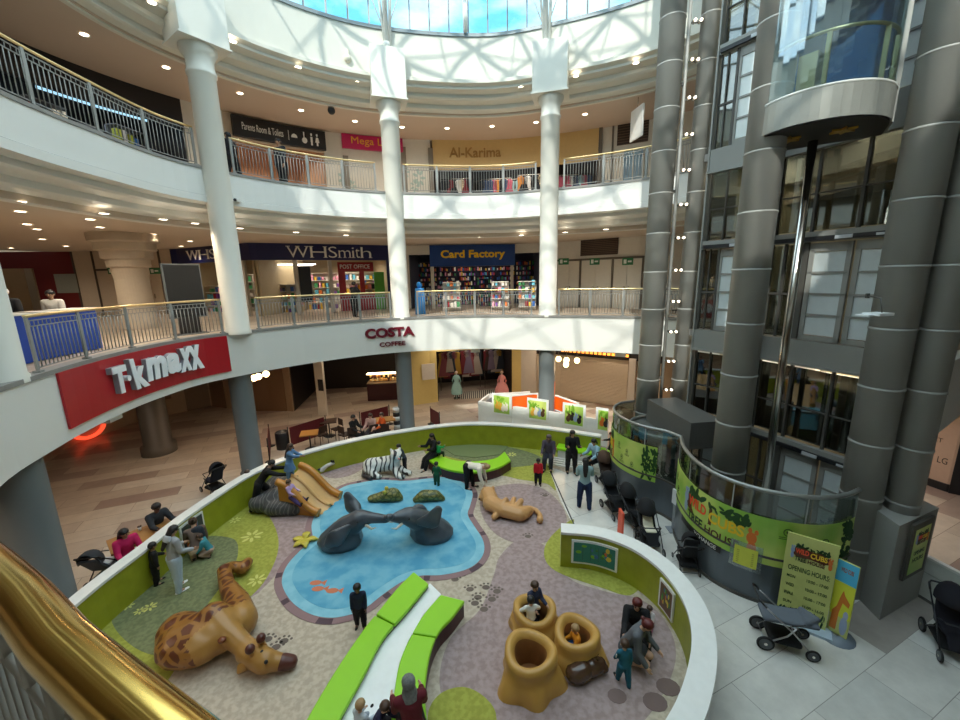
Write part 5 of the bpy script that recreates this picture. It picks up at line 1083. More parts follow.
# padded seats
LGS = mat('seat_lime', hexc('8fd018'), .42, var=.02); MAR = mat('seat_maroon', (.06, .012, .02), .4); WHT = mat('slab_white', (.84, .87, .88), .3)
def seat_row(name, label, edgeA, edgeB, z, cuts, group, h0=.0):
    """edgeA, edgeB: the two long edges of the top as photo points"""
    a = Path([A(*p, z).xy for p in spline([(*q, 0) for q in edgeA], 6) for p in [tuple(p)[:2]]]); b = Path([A(*p, z).xy for p in spline([(*q, 0) for q in edgeB], 6) for p in [tuple(p)[:2]]])
    t = thing('padded_bench', label, 'bench', group=group); n = 24
    def strip_(f0, f1, z0, z1, i): 
        pa = [a.P(a.L*(f0+(f1-f0)*k/n)) for k in range(n+1)]; pb = [b.P(b.L*(f0+(f1-f0)*k/n)) for k in range(n+1)]; mid = [(p+q)/2 for p, q in zip(pa, pb)]
        sh = lambda P_: [p+(m-p)*(i/max(.01, (m-p).length)) for p, m in zip(P_, mid)]
        return sh(pa)+sh(pb)[::-1]
    g = G(); g.prism(strip_(0, 1, 0, 0, .03), .02, z-.09); g.build('base', MAR, t)
    fs = [0]+cuts+[1]
    for u, v in zip(fs, fs[1:]): g = G(); g.prism(strip_(u+.004, v-.004, 0, 0, 0), z-.09, z); o = g.build('cushion', LGS, t); mod_mesh(o, [('BEVEL', dict(width=.025, segments=2))])
    return t
seat_row('b', 'long lime padded bench left of the white slab, nearest the pond', [(414, 571), (397, 588), (379, 610), (362, 631), (333, 674), (305, 722), (296, 745)], [(429, 583), (408, 609), (383, 638), (364, 674), (338, 722), (330, 745)], .44, [.36], 'long padded benches')
seat_row('b', 'long lime padded bench right of the white slab with maroon side', [(441, 594), (423, 615), (408, 641), (399, 664), (394, 693), (391, 722), (390, 745)], [(465, 600), (452, 617), (440, 630), (432, 647), (427, 670), (425, 695), (427, 722), (428, 745)], .44, [.36], 'long padded benches')
wa = [(430, 583), (409, 610), (384, 639), (365, 675), (339, 722), (331, 745)]; wb = [(441, 594), (423, 615), (408, 641), (399, 664), (394, 693), (391, 722), (390, 745)]
g = G(); g.prism([A(*p, .30).xy for p in wa]+[A(*p, .30).xy for p in wb][::-1], .02, .30); o = g.build('white_slab', WHT); tag(o, 'long white low slab between the two lime padded benches', 'table')
seat_row('b', 'curved lime bench with maroon side around the small mat near the back wall', [(434, 449), (440, 455), (455, 460), (475, 461), (495, 458), (505, 451)], [(428, 459), (437, 465), (452, 470), (473, 472), (496, 468), (511, 460)], .42, [], 'curved bench')
g = G(); c = A(470, 449, .03); g.prism([A(*p, .02).xy for p in ((442, 448), (462, 442), (490, 442), (508, 447), (500, 455), (475, 458), (455, 456))], .026, .05); o = g.build('small_mat', paint('6f7c50', .8)); tag(o, 'small olive play mat inside the curved bench', 'mat')
# wall seats by the entrance, with white slatted fronts
def wallseat(pts, label):
    P_ = [A(*p, .42).xy for p in pts]; t = thing('wall_bench', label, 'bench', group='seats along the back wall'); g = G(); g.prism(P_, .34, .42); g.build('cushion', LGS, t); c = sum(P_, Vector((0, 0)))/len(P_); g = G(); g.prism([p+(c-p)*.08 for p in P_], .02, .34); g.build('base', paint('d8d8d2', .4), t)
wallseat([(556, 448), (604, 456), (606, 448), (560, 441)], 'lime seat along the back wall behind the seated adults')
wallseat([(606, 457), (628, 462), (633, 452), (608, 447)], 'lime seat against the back wall by the far lift enclosure')
t = thing('slatted_rack', 'low white slatted rack behind the woman in jeans', 'rack'); g = G(); r0, r1 = A(544, 466, 0), A(612, 478, 0)
for k in range(4): g.beam(A(548, 458+3*k)+Vector((0, 0, .06+.03*k)), A(620, 470+3*k)+Vector((0, 0, .06+.03*k)), .07, .05)
g.build('slat', CAPW, t); g = G()
for f_ in (0, .5, 1): g.beam(A(548, 458).lerp(A(620, 470), f_)+Vector((0, 0, .04)), A(548, 467).lerp(A(620, 479), f_)+Vector((0, 0, .1)), .05, .08)
g.build('bearer', CAPW, t)
# white kiosk counter with posters and orange screens behind the back wall
t = thing('kiosk', 'white low kiosk counter with orange screens and animal posters behind the play area', 'kiosk')
KP = Path([A(*p, 1.0).xy for p in ((480, 404), (560, 416), (608, 424))]); g = G(); KP.panel(g, 0, KP.L, 0, 1.12, 0, .12, 8); g.build('front_panel', CAPW, t)
KS = Path([A(480, 404, 1.0).xy, A(490, 396, 1.0).xy, A(530, 394, 1.0).xy]); g = G(); KS.panel(g, 0, KS.L, 0, 1.12, 0, .1, 8); g.build('side_panel', CAPW, t)
g = G(); g.prism([A(*p, 1.0).xy for p in ((482, 403), (491, 396.5), (530, 395), (540, 403), (560, 411), (558, 414))], .9, .95); g.build('grey_top', paint('56585c', .4), t)
OR = mat('orange_screen', hexc('f06414'), .45)
OP = Path([A(*p, 1.0).xy for p in ((512, 409), (535, 406.5), (555, 409), (578, 418))])
def osc(pa, pb, z1): a, b = OP.hit(*pa)[0], OP.hit(*pb)[0]; g = G(); OP.panel(g, a, b, 1.0, z1, 0, .06, 6); g.build('orange_screen', OR, t); g = G(); OP.panel(g, a-.05, a, 0, z1+.1, -.02, .08, 1); OP.panel(g, b, b+.05, 0, z1+.05, -.02, .08, 1); OP.panel(g, a, b, z1, z1+.05, -.01, .07, 6); OP.panel(g, a, b, 0, 1.0, 0, .06, 6); g.build('screen_frame', CAPW, t)
osc((512, 404), (537, 400), 1.6); osc((554, 404), (577, 410), 1.62)
p = A(553, 410, 1.0); g = G(); g.tube([(p.x, p.y, 0), (p.x, p.y, 2.35)], .07, 8); g.build('orange_post', OR, t)
AN = [paint(h, .5) for h in ('d8742a', '8fa4c4', '5a3a20', 'e8b040', 'e8e0d0', '2c2420')]
def animal_poster(px, py, k, label):
    s_, _ = KP.hit(px, py); t = thing('animal_poster', label, 'poster', group='animal posters on the kiosk'); a, b = s_-.50, s_+.50; z0, z1 = .62, 1.66
    g = G(); KP.panel(g, a, b, z0, z1, -.05, -.01, 2); g.build('board', CAPW, t); fn = lambda x, y, d: KP.w(a+.1+(b-a-.2)*x, -.05-d, z0+.1+(z1-z0-.2)*y)
    g = G(); extr(g, [(0, 0), (1, 0), (1, 1), (0, 1)], [(0, 1, 2, 3)], fn, .004); g.build('picture', BAN, t); rn = random.Random(k); g = G(); blob_leaves(g, fn, .3, .75, 14, .28, .18, k, .14, .8, .006); g.build('leaf_print', LIMED, t)
    g = G()
    for j in range(4): g.mi = rn.randrange(6); cx = .2+.2*j; cy = rn.uniform(.25, .4); extr(g, ell(cx, cy, .12, .17), [tuple(range(14))], fn, .010+j*.001); extr(g, ell(cx+.05, cy+.2, .08, .09), [tuple(range(14))], fn, .010+j*.001); extr(g, ell(cx-.02, cy+.3, .025, .06), [tuple(range(14))], fn, .0105+j*.001)
    g.build('animal_picture', AN, t)
for k, (px, py, lb) in enumerate(((502, 410, 'animal poster at the left end of the white kiosk'), (538, 414, 'animal poster in front of the orange screens'), (574, 419, 'animal poster right of the dark grey column'), (608.5, 424, 'animal poster with yellow animals by the far lift enclosure'))): animal_poster(px, py, k+11, lb)
# ------------------------------------------------------------------ play sculptures
def L3(px, py, z): v = A(px, py, z); return v
# giraffe, lying with its neck along the floor
GIR = spots('giraffe_hide', hexc('98682f'), hexc('60301a'), 4.2, 'voronoi', .11, .16, .35); GIY = mat('giraffe_plain', hexc('a87c3e'), .35)
def giraffe():
    b = A(203, 640, .4); t = thing('giraffe_sculpture', 'big lying giraffe sculpture with brown patches resting its head on the carpet', 'giraffe sculpture', (b.x, b.y, .025))
    def q(px, py, z): v = A(px, py, z); return (v.x-b.x, v.y-b.y, z-.025)
    c = q(200, 632, .42)
    H_ = [[(q(188, 642, .38), (.55, .50, .38)), (q(215, 630, .42), (.55, .52, .40))], [(q(178, 632, .35), (.36, .4, .34)), (q(200, 640, .4), (.5, .5, .38))]]
    neck = [q(214, 618, .62), q(228, 632, .5), q(243, 645, .36), q(256, 655, .30)]; H_ += chainh(neck, [.30, .22, .185, .18])
    H_ += [[(q(247, 652, .30), (.2, .2, .2)), (q(265, 661, .27), (.22, .21, .22))], [(q(263, 661, .27), (.2, .2, .2)), (q(283, 662, .19), (.13, .13, .14))]]
    thigh = [q(222, 634, .25), q(240, 622, .32), q(237, 603, .34), q(227, 585, .32), q(224, 572, .34)]; H_ += chainh(thigh, [.30, .34, .26, .17, .15]); H_ += chainh([q(224, 571, .34), q(233, 566, .22), q(243, 568, .2), q(248, 562, .18)], [.16, .12, .15, .12])
    H_ = [[((x, y, max(z, (r[2] if isinstance(r, tuple) else r)-.02)), r) for (x, y, z), r in h] for h in H_]
    gb = organic('body', H_, [GIR, GIY], t, .035, 5); n0, n1 = Vector(neck[0]), Vector(neck[2]); nd = (n1-n0).normalized()
    for p_ in gb.data.polygons:
        if (p_.center-n0).dot(nd) > .12 and (p_.center-(n0+nd*(p_.center-n0).dot(nd))).length < .62: p_.material_index = 1
    BSP = mat('giraffe_spot', hexc('6e3618'), .35)
    for (px, py, zz, r) in ((229, 626, .60, .10), (243, 640, .50, .11), (222, 640, .64, .08)): organic('neck_spot', [[(q(px, py, zz-.03), (r, r*.9, .05))]], BSP, t, .02, 1)
    g = organic('muzzle', [[(q(283, 662, .19), (.14, .15, .15)), (q(291, 662, .15), (.12, .13, .12))]], mat('muzzle_brown', (.10, .03, .022), .35), t, .02, 2)
    for px, py, zz in ((248, 651, .44), (259, 640, .44)):
        o = organic('horn', chainh([q(px+6, py+7, .36), q(px+2, py, .54)], [.05, .045]), GIY, t, .02, 1); g = G(); g.ball(q(px+2, py-2, .60), .085, 12); g.build('horn_tip', mat('horn_brown', (.09, .025, .018), .3), o)
    for e_ in ([q(250, 662, .28), q(243, 667, .2), q(239, 672, .16)], [q(258, 648, .36), q(249, 641, .42)]): organic('ear', [[(e_[0], .06), (e_[1], (.11, .06, .10))]]+([[(e_[1], (.11, .06, .10)), (e_[2], .04)]] if len(e_) > 2 else []), GIY, t, .02, 2)
    for px, py in ((266, 662), (262, 652)):
        g = G(); v = q(px, py, .46 if py < 655 else .42); g.ball(v, .035, 10); g.build('eye', BLACK, t)
giraffe()
# two grey elephants rising from the pond, trunks entwined
ELG = spots('elephant_grey', (.055, .068, .082), (.085, .10, .118), 2.2, 'noise', .4, .6, .28)
def elephant(side, label):
    bp = (345, 545) if side < 0 else (428, 538); b = A(*bp, .0); M = A(390, 520, .88)
    t = thing('elephant_sculpture', label, 'elephant sculpture', (b.x, b.y, .035), group='grey elephants in the pond'); d = Vector((M.x-b.x, M.y-b.y, 0)); Ld = d.length; d.normalize(); n = Vector((-d.y, d.x, 0))   # n points to the back
    def q(f, w_, z): v = d*f+n*w_; return (v.x, v.y, z)
    H_ = [[(q(-.12, 0, .12), (.62, .48, .3)), (q(.05, 0, .42), (.42, .38, .32))], [(q(.1, 0, .5), (.36, .33, .3)), (q(.5, 0, .80), (.27, .26, .24))]]
    H_ += chainh([q(.5, 0, .80), q(.8, .0, .86), q(Ld-.12, 0, .86), q(Ld+.05, .06*side, .98)], [.24, .15, .11, .09])
    organic('body', H_, ELG, t, .03, 4)
    for w_ in (-1, 1):
        organic('ear', [[(q(.32, w_*.28, .72), (.08, .05, .10)), (q(.05, w_*.50, .80 if w_ > 0 else .52), (.24, .07, .24))], [(q(.05, w_*.50, .80 if w_ > 0 else .52), (.24, .07, .24)), (q(-.12, w_*.56, 1.10 if w_ > 0 else .38), (.12, .06, .12))]], ELG, t, .025, 3)
        g = G(); g.tube([q(.72, w_*.14, .74), q(.9, w_*.17, .66), q(1.02, w_*.15, .70)], [.04, .03, .008], 8); g.build('tusk', paint('e8e2d2', .4), t)
        g = G(); g.ball(q(.56, w_*.235, .86), .028, 8); g.build('eye', BLACK, t)
elephant(-1, 'left grey elephant sculpture rising from the printed pond, trunk touching the other'); elephant(1, 'right grey elephant sculpture rising from the printed pond, trunk touching the other')
# crocodile head and back, green
CRO = spots('crocodile_green', (.055, .075, .02), (.20, .19, .05), 7, 'voronoi', .05, .2, .4)
c = A(387, 501); t = thing('crocodile_sculpture', 'small green crocodile head sculpture on the pond', 'crocodile sculpture', (c.x, c.y, .035)); organic('head', [[((-.48, -.02, .08), (.14, .17, .1)), ((-.2, 0, .12), (.18, .2, .14))], [((-.1, 0, .14), (.22, .22, .16)), ((.2, 0, .18), (.26, .24, .22))], [((.2, 0, .2), (.25, .2, .22)), ((.4, -.02, .08), (.14, .15, .1))]], CRO, t, .03, 3)
for s in (-1, 1): g = G(); g.ball((-.02, s*.13-.0, .34), .07, 10); g.build('eye', paint('b8b040', .3), t)
c = A(429, 501); t = thing('crocodile_sculpture', 'green ridged crocodile back sculpture on the pond, right of its head', 'crocodile sculpture', (c.x, c.y, .035)); bo = organic('back', [[((-.42, -.04, .05), (.1, .14, .08)), ((-.15, 0, .16), (.2, .22, .18))], [((-.15, 0, .16), (.2, .22, .18)), ((.2, 0, .16), (.2, .2, .17))], [((.2, 0, .16), (.2, .2, .17)), ((.45, -.02, .05), (.08, .1, .08))]], CRO, t, .03, 3)
g = G()
for k in range(7): x = -.36+.12*k; zz = .37-.35*(x/.6)**2; g.add([(x-.05, .02, zz-.08), (x+.05, .02, zz-.08), (x, .0, zz+.0), (x-.05, -.05, zz-.08), (x+.05, -.05, zz-.08)], [(0, 1, 2), (3, 2, 4), (0, 2, 3), (1, 4, 2), (0, 3, 4, 1)])
g.build('ridge', CRO, t)
# lioness on her side
LIO = mat('lion_tan', hexc('c4935c'), .4, var=.12, scale=3)
def lion():
    b = A(508, 511); t = thing('lion_sculpture', 'tan lion sculpture lying on its side with curling tail', 'lion sculpture', (b.x, b.y, .02))
    def q(px, py, z): v = A(px, py, z); return (v.x-b.x, v.y-b.y, z-.02)
    H_ = [[(q(491, 503, .25), (.27, .25, .24)), (q(505, 510, .24), (.27, .24, .22))], [(q(505, 510, .24), (.27, .24, .22)), (q(520, 514, .22), (.27, .22, .2))], [(q(520, 514, .22), (.27, .22, .2)), (q(527, 511, .18), (.2, .16, .16))]]
    H_ += [[(q(488, 494, .34), (.25, .22, .24)), (q(492, 502, .28), (.24, .22, .2))], [(q(486, 491, .34), (.16, .14, .14)), (q(482, 498, .24), (.12, .12, .10))]]
    H_ += chainh([q(502, 505, .36), q(506, 500, .46)], [.12, .09])+chainh([q(516, 508, .32), q(521, 501, .42)], [.12, .09])+chainh([q(511, 506, .34), q(514, 499, .38)], [.1, .08])+chainh([q(500, 512, .15), q(494, 517, .12)], [.12, .09])
    H_ += chainh([q(522, 509, .2), q(530, 508, .14), q(536, 510, .12), q(540, 515, .12), q(540, 520, .12)], [.10, .075, .07, .075, .10])
    for px, py in ((484, 488), (493, 487)): H_ += [[(q(px, py+2, .48), (.06, .05, .06)), (q(px, py, .54), (.05, .04, .04))]]
    organic('body', H_, LIO, t, .026, 3)
    for px, py, z in ((482.5, 495, .36), (486.5, 493, .42)): g = G(); g.ball(q(px, py, z), .025, 8); g.build('eye', BLACK, t)
    g = G(); g.ball(q(479.5, 499, .27), (.035, .03, .025), 8); g.build('nose', paint('3a2018'), t)
lion()
# white tiger lying, head raised to the right
TIG = spots('tiger_white', hexc('dcdcd6'), (.02, .02, .024), 1.5, 'wave', .74, .80, .4, 9.0, (1, 1, .6))
def tiger():
    b = A(385, 474); t = thing('tiger_sculpture', 'white tiger sculpture with black stripes lying behind the pond', 'tiger sculpture', (b.x, b.y, .02)); t.scale = (.88, .88, .88)
    H_ = [[((-.55, 0, .36), (.36, .33, .34)), ((-.1, .02, .40), (.34, .30, .34))], [((-.1, .02, .40), (.34, .30, .34)), ((.38, -.02, .50), (.32, .28, .34))], [((.38, -.02, .55), (.28, .26, .28)), ((.55, -.08, .82), (.24, .23, .22))], [((.55, -.1, .86), (.26, .25, .24)), ((.66, -.2, .80), (.16, .15, .13))]]
    H_ += chainh([(.45, -.15, .3), (.62, -.42, .12), (.82, -.52, .10)], [.16, .12, .12])+chainh([(.45, .1, .3), (.85, -.1, .12), (1.05, -.2, .10)], [.16, .12, .12])+chainh([(-.6, -.1, .3), (-.35, -.38, .14), (-.12, -.45, .10)], [.26, .14, .11])
    for s in (-1, 1): H_ += [[((.5+s*.16, 0+s*.05, 1.04), (.07, .04, .08)), ((.5+s*.17, 0+s*.05, 1.10), (.05, .03, .04))]]
    organic('body', H_, TIG, t, .028, 3)
    for s in (-1, 1): g = G(); g.ball((.64+s*.09, -.32+s*.03, .88), .03, 8); g.build('eye', paint('5a90b0', .2), t)
    g = G(); g.ball((.70, -.36, .81), (.05, .04, .035), 8); g.build('nose', paint('c87878', .4), t)
    organic('tail', chainh([(-.85, .0, .15), (-.8, -.35, .1), (-.45, -.55, .09)], [.09, .08, .10]), mat('tail_black', (.02, .02, .022), .4), t, .025, 1)
tiger()
# termite-mound stumps, hollow
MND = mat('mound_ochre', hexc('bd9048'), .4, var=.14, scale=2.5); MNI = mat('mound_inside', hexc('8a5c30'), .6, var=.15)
t0 = thing('mound_sculpture', 'cluster of three hollow ochre tree stump tunnels children stand in', 'stump sculpture')
def mound(px, py, rt, rb, h, seed, flare):
    c = A(px, py); rn = random.Random(seed); ph = rn.uniform(0, 6); g = G(); g.v, g.f, g.m, g.sm = [], [], [], []; n = 48; prof = [(rb+flare, .02), (rb+flare*.75, .10), (rb+flare*.2, .3), (rb*.93, .5*h), (rt+.06, .8*h), (rt+.05, .95*h), (rt, h), (rt-.06, h-.01), (rt-.12, h-.1), (rt-.13, .3), (rt-.14, .06)]
    vs = []
    for i, (r, z) in enumerate(prof):
        for k in range(n):
            a = 2*pi*k/n; m_ = 1+(.13*cos(5*a+ph)+.06*cos(3*a+1))*max(0, 1-z/(.7*h))*(1 if i < 6 else 0)+.03*cos(3*a+ph)*(i < 9)
            vs.append((c.x+r*m_*cos(a), c.y+r*m_*sin(a), z+(.03*cos(2*a+ph) if 4 < i < 9 else 0)))
    fo = [(i*n+k, i*n+(k+1) % n, (i+1)*n+(k+1) % n, (i+1)*n+k) for i in range(len(prof)-1) for k in range(n)]
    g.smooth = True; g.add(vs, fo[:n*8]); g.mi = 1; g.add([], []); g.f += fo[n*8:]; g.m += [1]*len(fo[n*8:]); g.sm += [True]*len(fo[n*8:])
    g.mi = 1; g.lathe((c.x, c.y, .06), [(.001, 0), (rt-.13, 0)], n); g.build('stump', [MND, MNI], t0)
mound(530, 680, .40, .46, .68, 1, .09); mound(534, 632, .37, .44, .60, 2, .08); mound(576, 657, .355, .42, .62, 3, .08)
BRN = mat('dark_brown_gloss', (.075, .035, .018), .25, coat=.4); c = A(587, 678)
t = thing('warthog_sculpture', 'glossy dark brown crouching animal sculpture at the foot of the stumps', 'animal sculpture', (c.x, c.y, .02)); t.scale = (.86, .86, .86); organic('body', [[((-.24, -.06, .17), (.23, .2, .19)), ((-.1, -.02, .2), (.2, .2, .2))], [((.1, .05, .19), (.2, .18, .19)), ((.28, .12, .18), (.15, .15, .16))], [((-.1, -.02, .16), .16), ((.12, .05, .16), .16)], [((.30, .13, .2), (.12, .12, .12)), ((.38, .05, .14), (.08, .08, .08))], [((.26, .22, .3), .05), ((.24, .24, .36), .035)], [((.18, .05, .34), .05), ((.15, .03, .38), .035)]], BRN, t, .02, 2)
for s in ((.40, .12, .22), (.33, .02, .22)): g = G(); g.ball(s, .02, 8); g.build('eye', paint('d8c8a0'), t)
# rock and double slide
ROC = spots('rock_grey', (.055, .06, .066), (.16, .165, .165), 2.6, 'wave', .80, .97, .45, 9)
c = A(278, 512, 0); t = thing('rock_sculpture', 'dark grey rock with pale veins under the slide', 'rock', (c.x, c.y, .02)); organic('boulder', [[((-.5, .1, .25), (.42, .36, .3)), ((-.05, .2, .34), (.38, .34, .34))], [((.0, -.12, .2), (.42, .26, .26)), ((.55, -.12, .18), (.32, .24, .24))], [((-.1, .55, .32), (.42, .35, .36)), ((-.4, .9, .35), (.42, .36, .40))], [((.35, .4, .2), .3), ((-.5, .6, .3), .35)]], ROC, t, .04, 3)
SLT = mat('slide_tan', hexc('b57a2c'), .35, var=.1, coat=.2); SLP = mat('slide_pale', hexc('cfa66c'), .35, var=.08)
def slide():
    tl, tr_, bl, br_ = A(277, 483, 1.05), A(300, 466, 1.05), A(319, 514, .12), A(341, 496, .12)
    t = thing('slide', 'tan double lane slide running down from the rock towards the pond', 'slide'); n = 14
    def e(f, s): a = tl.lerp(tr_, f); b = bl.lerp(br_, f); z = a.z+(b.z-a.z)*(s-.10*sin(2*pi*s)); p = a.lerp(b, s); p.z = z; return p
    g = G(); g.smooth = True; cols = 20; vs = []
    for i in range(n+1):
        for k in range(cols+1): f = k/cols; p = e(f, i/n); p.z += -.10*abs(sin(2*pi*f))**.6; vs.append(p)
    fs = [(i*(cols+1)+k, i*(cols+1)+k+1, (i+1)*(cols+1)+k+1, (i+1)*(cols+1)+k) for i in range(n) for k in range(cols)]
    vs2 = [v-Vector((0, 0, .06)) for v in vs]; m_ = len(vs); g.add(vs, fs); g.add(vs2, [f[::-1] for f in fs]); g.build('sliding_lane', SLP, t)
    for f in (0, 1): g = G(); g.tube([e(f, i/n)+Vector((0, 0, .04)) for i in range(n+1)], [.11]*(n)+[.13], 10); g.build('side_rail', SLT, t)
    g = G(); g.tube([e(.5, i/n)+Vector((0, 0, -.01)) for i in range(n+1)], .05, 8); g.build('middle_ridge', SLP, t)
    g = G()
    for f in (0, 1):
        for i in range(n): a, b = e(f, i/n), e(f, (i+1)/n); g.add([a, b, (b.x, b.y, .03), (a.x, a.y, .03)], [(0, 1, 2, 3)], False)
    g.build('slide_side', SLT, t)
slide()
# yellow leaf cluster beside the pond
c = A(305, 543); t = thing('leaf_sculpture', 'small yellow leaf cluster sculpture on the pond edge', 'leaf sculpture', (c.x, c.y, .02)); YL = paint('c2b440', .4)
for k, (a, r, hh) in enumerate(((.2, .3, .10), (1.6, .24, .16), (2.9, .32, .10), (4.0, .26, .08), (5.2, .3, .12))): organic('leaf', [[((0, 0, .06), .05), ((r*.6*cos(a), r*.6*sin(a), hh), (.12, .10, .035))], [((r*.6*cos(a), r*.6*sin(a), hh), (.12, .10, .035)), ((r*1.1*cos(a), r*1.1*sin(a), hh*.5), .03)]], YL, t, .02, 1)
# ------------------------------------------------------------------ signs on the fascias
t = thing('shop_sign', 'long red fascia sign with white raised lettering on the left gallery edge', 'shop sign'); RED = mat('sign_red_panel', (.42, .010, .018), .35)
(sa, _), (sb, _) = MIDF.hit(60, 395), MIDF.hit(228, 350); g = G(); MIDF.panel(g, sa, sb, 4.08, 5.27, -.05, -.005); g.build('panel', RED, t)
la, lb = MIDF.hit(103, 370)[0], MIDF.hit(197, 355)[0]; GREYS = paint('8a9096', .4)
LW = mat('letter_white', (.86, .88, .9), .3)
def tkl(body, x0, x1, y0, y1, bold=.045, shear=.0):
    fn = lambda x, y, d: MIDF.w(la+(lb-la)*(x0+(x1-x0)*x), -.05-d, 4.08+(5.27-4.08)*(y0*1.0-.04+(y1-y0)*1.12*y))
    letters('letters', body, fn, GREYS, t, .12, 0, bold, shear); letters('letters', body, fn, LW, t, .02, .12, bold, shear)
tkl('T', .0, .15, .30, .80); tkl('k', .20, .38, .26, .86, .05, -.15); tkl('m', .37, .60, .34, .80, .05, .1); tkl('a', .60, .76, .36, .80, .05, .1); tkl('x', .75, .90, .32, .84, .05, .2); tkl('x', .86, 1.02, .30, .86, .05, -.2)
g = G(); fn = lambda x, y, d: MIDF.w(la+(lb-la)*x, -.05-d, 4.08+(5.27-4.08)*y)
for cx in (.165, .40): extr(g, ell(cx, .52 if cx < .3 else .46, .022, .06), [tuple(range(14))], fn, .14)
g.build('letter_dots', LW, t)
t = thing('shop_sign', 'maroon raised coffee shop lettering on the white gallery edge', 'shop sign'); MRN = mat('costa_maroon', (.16, .01, .022), .35)
(sa, zt), (sb, _), (_, zb) = MIDF.hit(364, 324), MIDF.hit(414, 323), MIDF.hit(390, 337); MIDF.text('COSTA', sa, sb, zb, zb+.42, MRN, t, depth=.07, o=-.01, bold=.045)
(sa, zt), (sb, _), (_, zb) = MIDF.hit(379, 338), MIDF.hit(405, 338), MIDF.hit(392, 346); MIDF.text('COFFEE', sa, sb, zb, zb+.20, MRN, t, depth=.05, o=-.01, bold=.02)
# ------------------------------------------------------------------ fittings on the galleries
OFFP = {}
def on(P_, px, py, o, z):
    k_ = (id(P_), o); Q_ = OFFP.get(k_) or OFFP.setdefault(k_, P_.off(o)); s_, _ = Q_.hit(px, py); x, y, _ = Q_.w(s_, 0, 0); return Vector((x, y, z)), Q_.N(s_)
p, N = on(MIDF, 186, 300, 1.6, 5.28); t = thing('advertising_screen', 'tall black free standing advertising screen on the middle gallery', 'screen', tuple(p), atan2(N.y, N.x)+pi/2); g = G(); g.box((0, 0, 1.45), (1.05, .12, 1.7)); g.build('screen', mat('screen_off', (.008, .009, .01), .9), t); g = G(); g.box((0, 0, 1.45), (1.12, .08, 1.78)); g.build('bezel', paint('6a6e70', .3), t); g = G(); g.box((0, 0, .3), (.6, .1, .6)); g.box((0, 0, .02), (.9, .5, .04)); g.build('pedestal', BLACK, t)
def stall(px, w_, label):
    p, N = on(MIDF, px, 345, 1.6, 5.28); t = thing('market_stall', label, 'stall', tuple(p), atan2(N.y, N.x)+pi/2, group='blue market stalls'); g = G(); g.box((0, 0, .55), (w_, .6, 1.06)); g.build('counter', paint('12409c', .5), t); g = G(); g.box((0, 0, 1.10), (w_+.06, .66, .04)); g.build('top', paint('e0dcd2', .4), t)
    g = G(); rn = random.Random(px)
    for k in range(6): g.box((-w_*.35+w_*.13*k, -.305, .62+.02*rn.random()), (w_*.08, .012, .12))
    g.build('print_marks', wv, t)
stall(20, .8, 'blue stall counter nearest the left edge on the middle gallery'); stall(44, .85, 'blue stall counter in the middle of the three by the red shop'); stall(73, 1.0, 'blue stall counter nearest the cream column on the middle gallery')
p, N = on(MIDF, 420, 300, 2.2, 5.28); t = thing('display_stand', 'bright blue slim display stand before the card shop', 'display stand', tuple(p)); g = G(); g.lathe((0, 0, 0), [(.01, 0), (.26, 0), (.24, .9), (.22, 1.25), (.01, 1.27)], 16); g.build('body', paint('2a8ee0', .5), t); g = G(); g.ball((0, 0, 1.4), (.14, .14, .16)); g.build('topper', paint('2a8ee0', .5), t)
for px, py, cols_, lb in ((452, 308, 2, 'left'), (500, 306, 3, 'middle'), (527, 306, 4, 'right')):
    p, N = on(MIDF, px, 305, 3.4, 5.28); t = thing('gift_rack', '%s rack of bright gift bags in front of the card shop' % lb, 'display rack', tuple(p), atan2(N.y, N.x)-pi/2, group='gift racks'); g = G(); g.box((0, .1, .75), (.9, .04, 1.5)); [g.box((0, -.05, .2+.42*k), (.9, .3, .03)) for k in range(4)]; g.build('stand', paint('c8c4bc', .5), t); stock('stock', Vector((-.42, 0, 0)), Vector((.42, 0, 0)), -.05, Vector((0, 1, 0)), .2, 1.6, 4, 5, t, PAL, px, .2)
# cameras and the hanging sign
x, y = at(331, 106, 13.9); t = thing('ceiling_camera', 'black dome camera on the upper gallery ceiling', 'camera', (x, y, 13.9)); g = G(); g.lathe((0, 0, 0), [(.12, 0), (.12, -.1), (.10, -.12)], 16); g.build('mount', paint('9c9484'), t); g = G(); g.ball((0, 0, -.17), .15, 14); g.build('dome', BLACK, t)
s_, z_ = RING.hit(348, 66); x, y, _ = RING.w(s_, -.03, 0); t = thing('wall_camera', 'small white camera on the drum wall below the glass roof', 'camera', (x, y, 15.0)); g = G(); g.ball((0, 0, .1), .14, 12); g.box((0, .05, .3), (.12, .16, .2)); g.build('housing', paint('d8d2c0'), t)
s_, z_ = RING.hit(237, 204); x, y, _ = RING.w(s_, -.10, 0); t = thing('wall_camera', 'small camera under the upper gallery edge beside the tall column', 'camera', (x, y, 9.62)); g = G(); g.box((0, -.05, 0), (.1, .22, .1)); g.build('housing', paint('d8d8d2'), t); g = G(); g.ball((0, -.18, 0), .05, 10); g.build('lens', BLACK, t)
x, y = at(637, 122, 13.0); t = thing('hanging_sign', 'thin white hanging sign seen edge on at the upper right gallery', 'sign', (x, y, 0)); g = G(); g.tube([(0, 0, 13.5), (0, 0, 13.9)], .015, 6); g.build('hanger', CHROME, t); g = G(); g.box((0, 0, 12.95), (.07, .9, 1.15), .15); g.build('panel', paint('e8e6e0'), t)
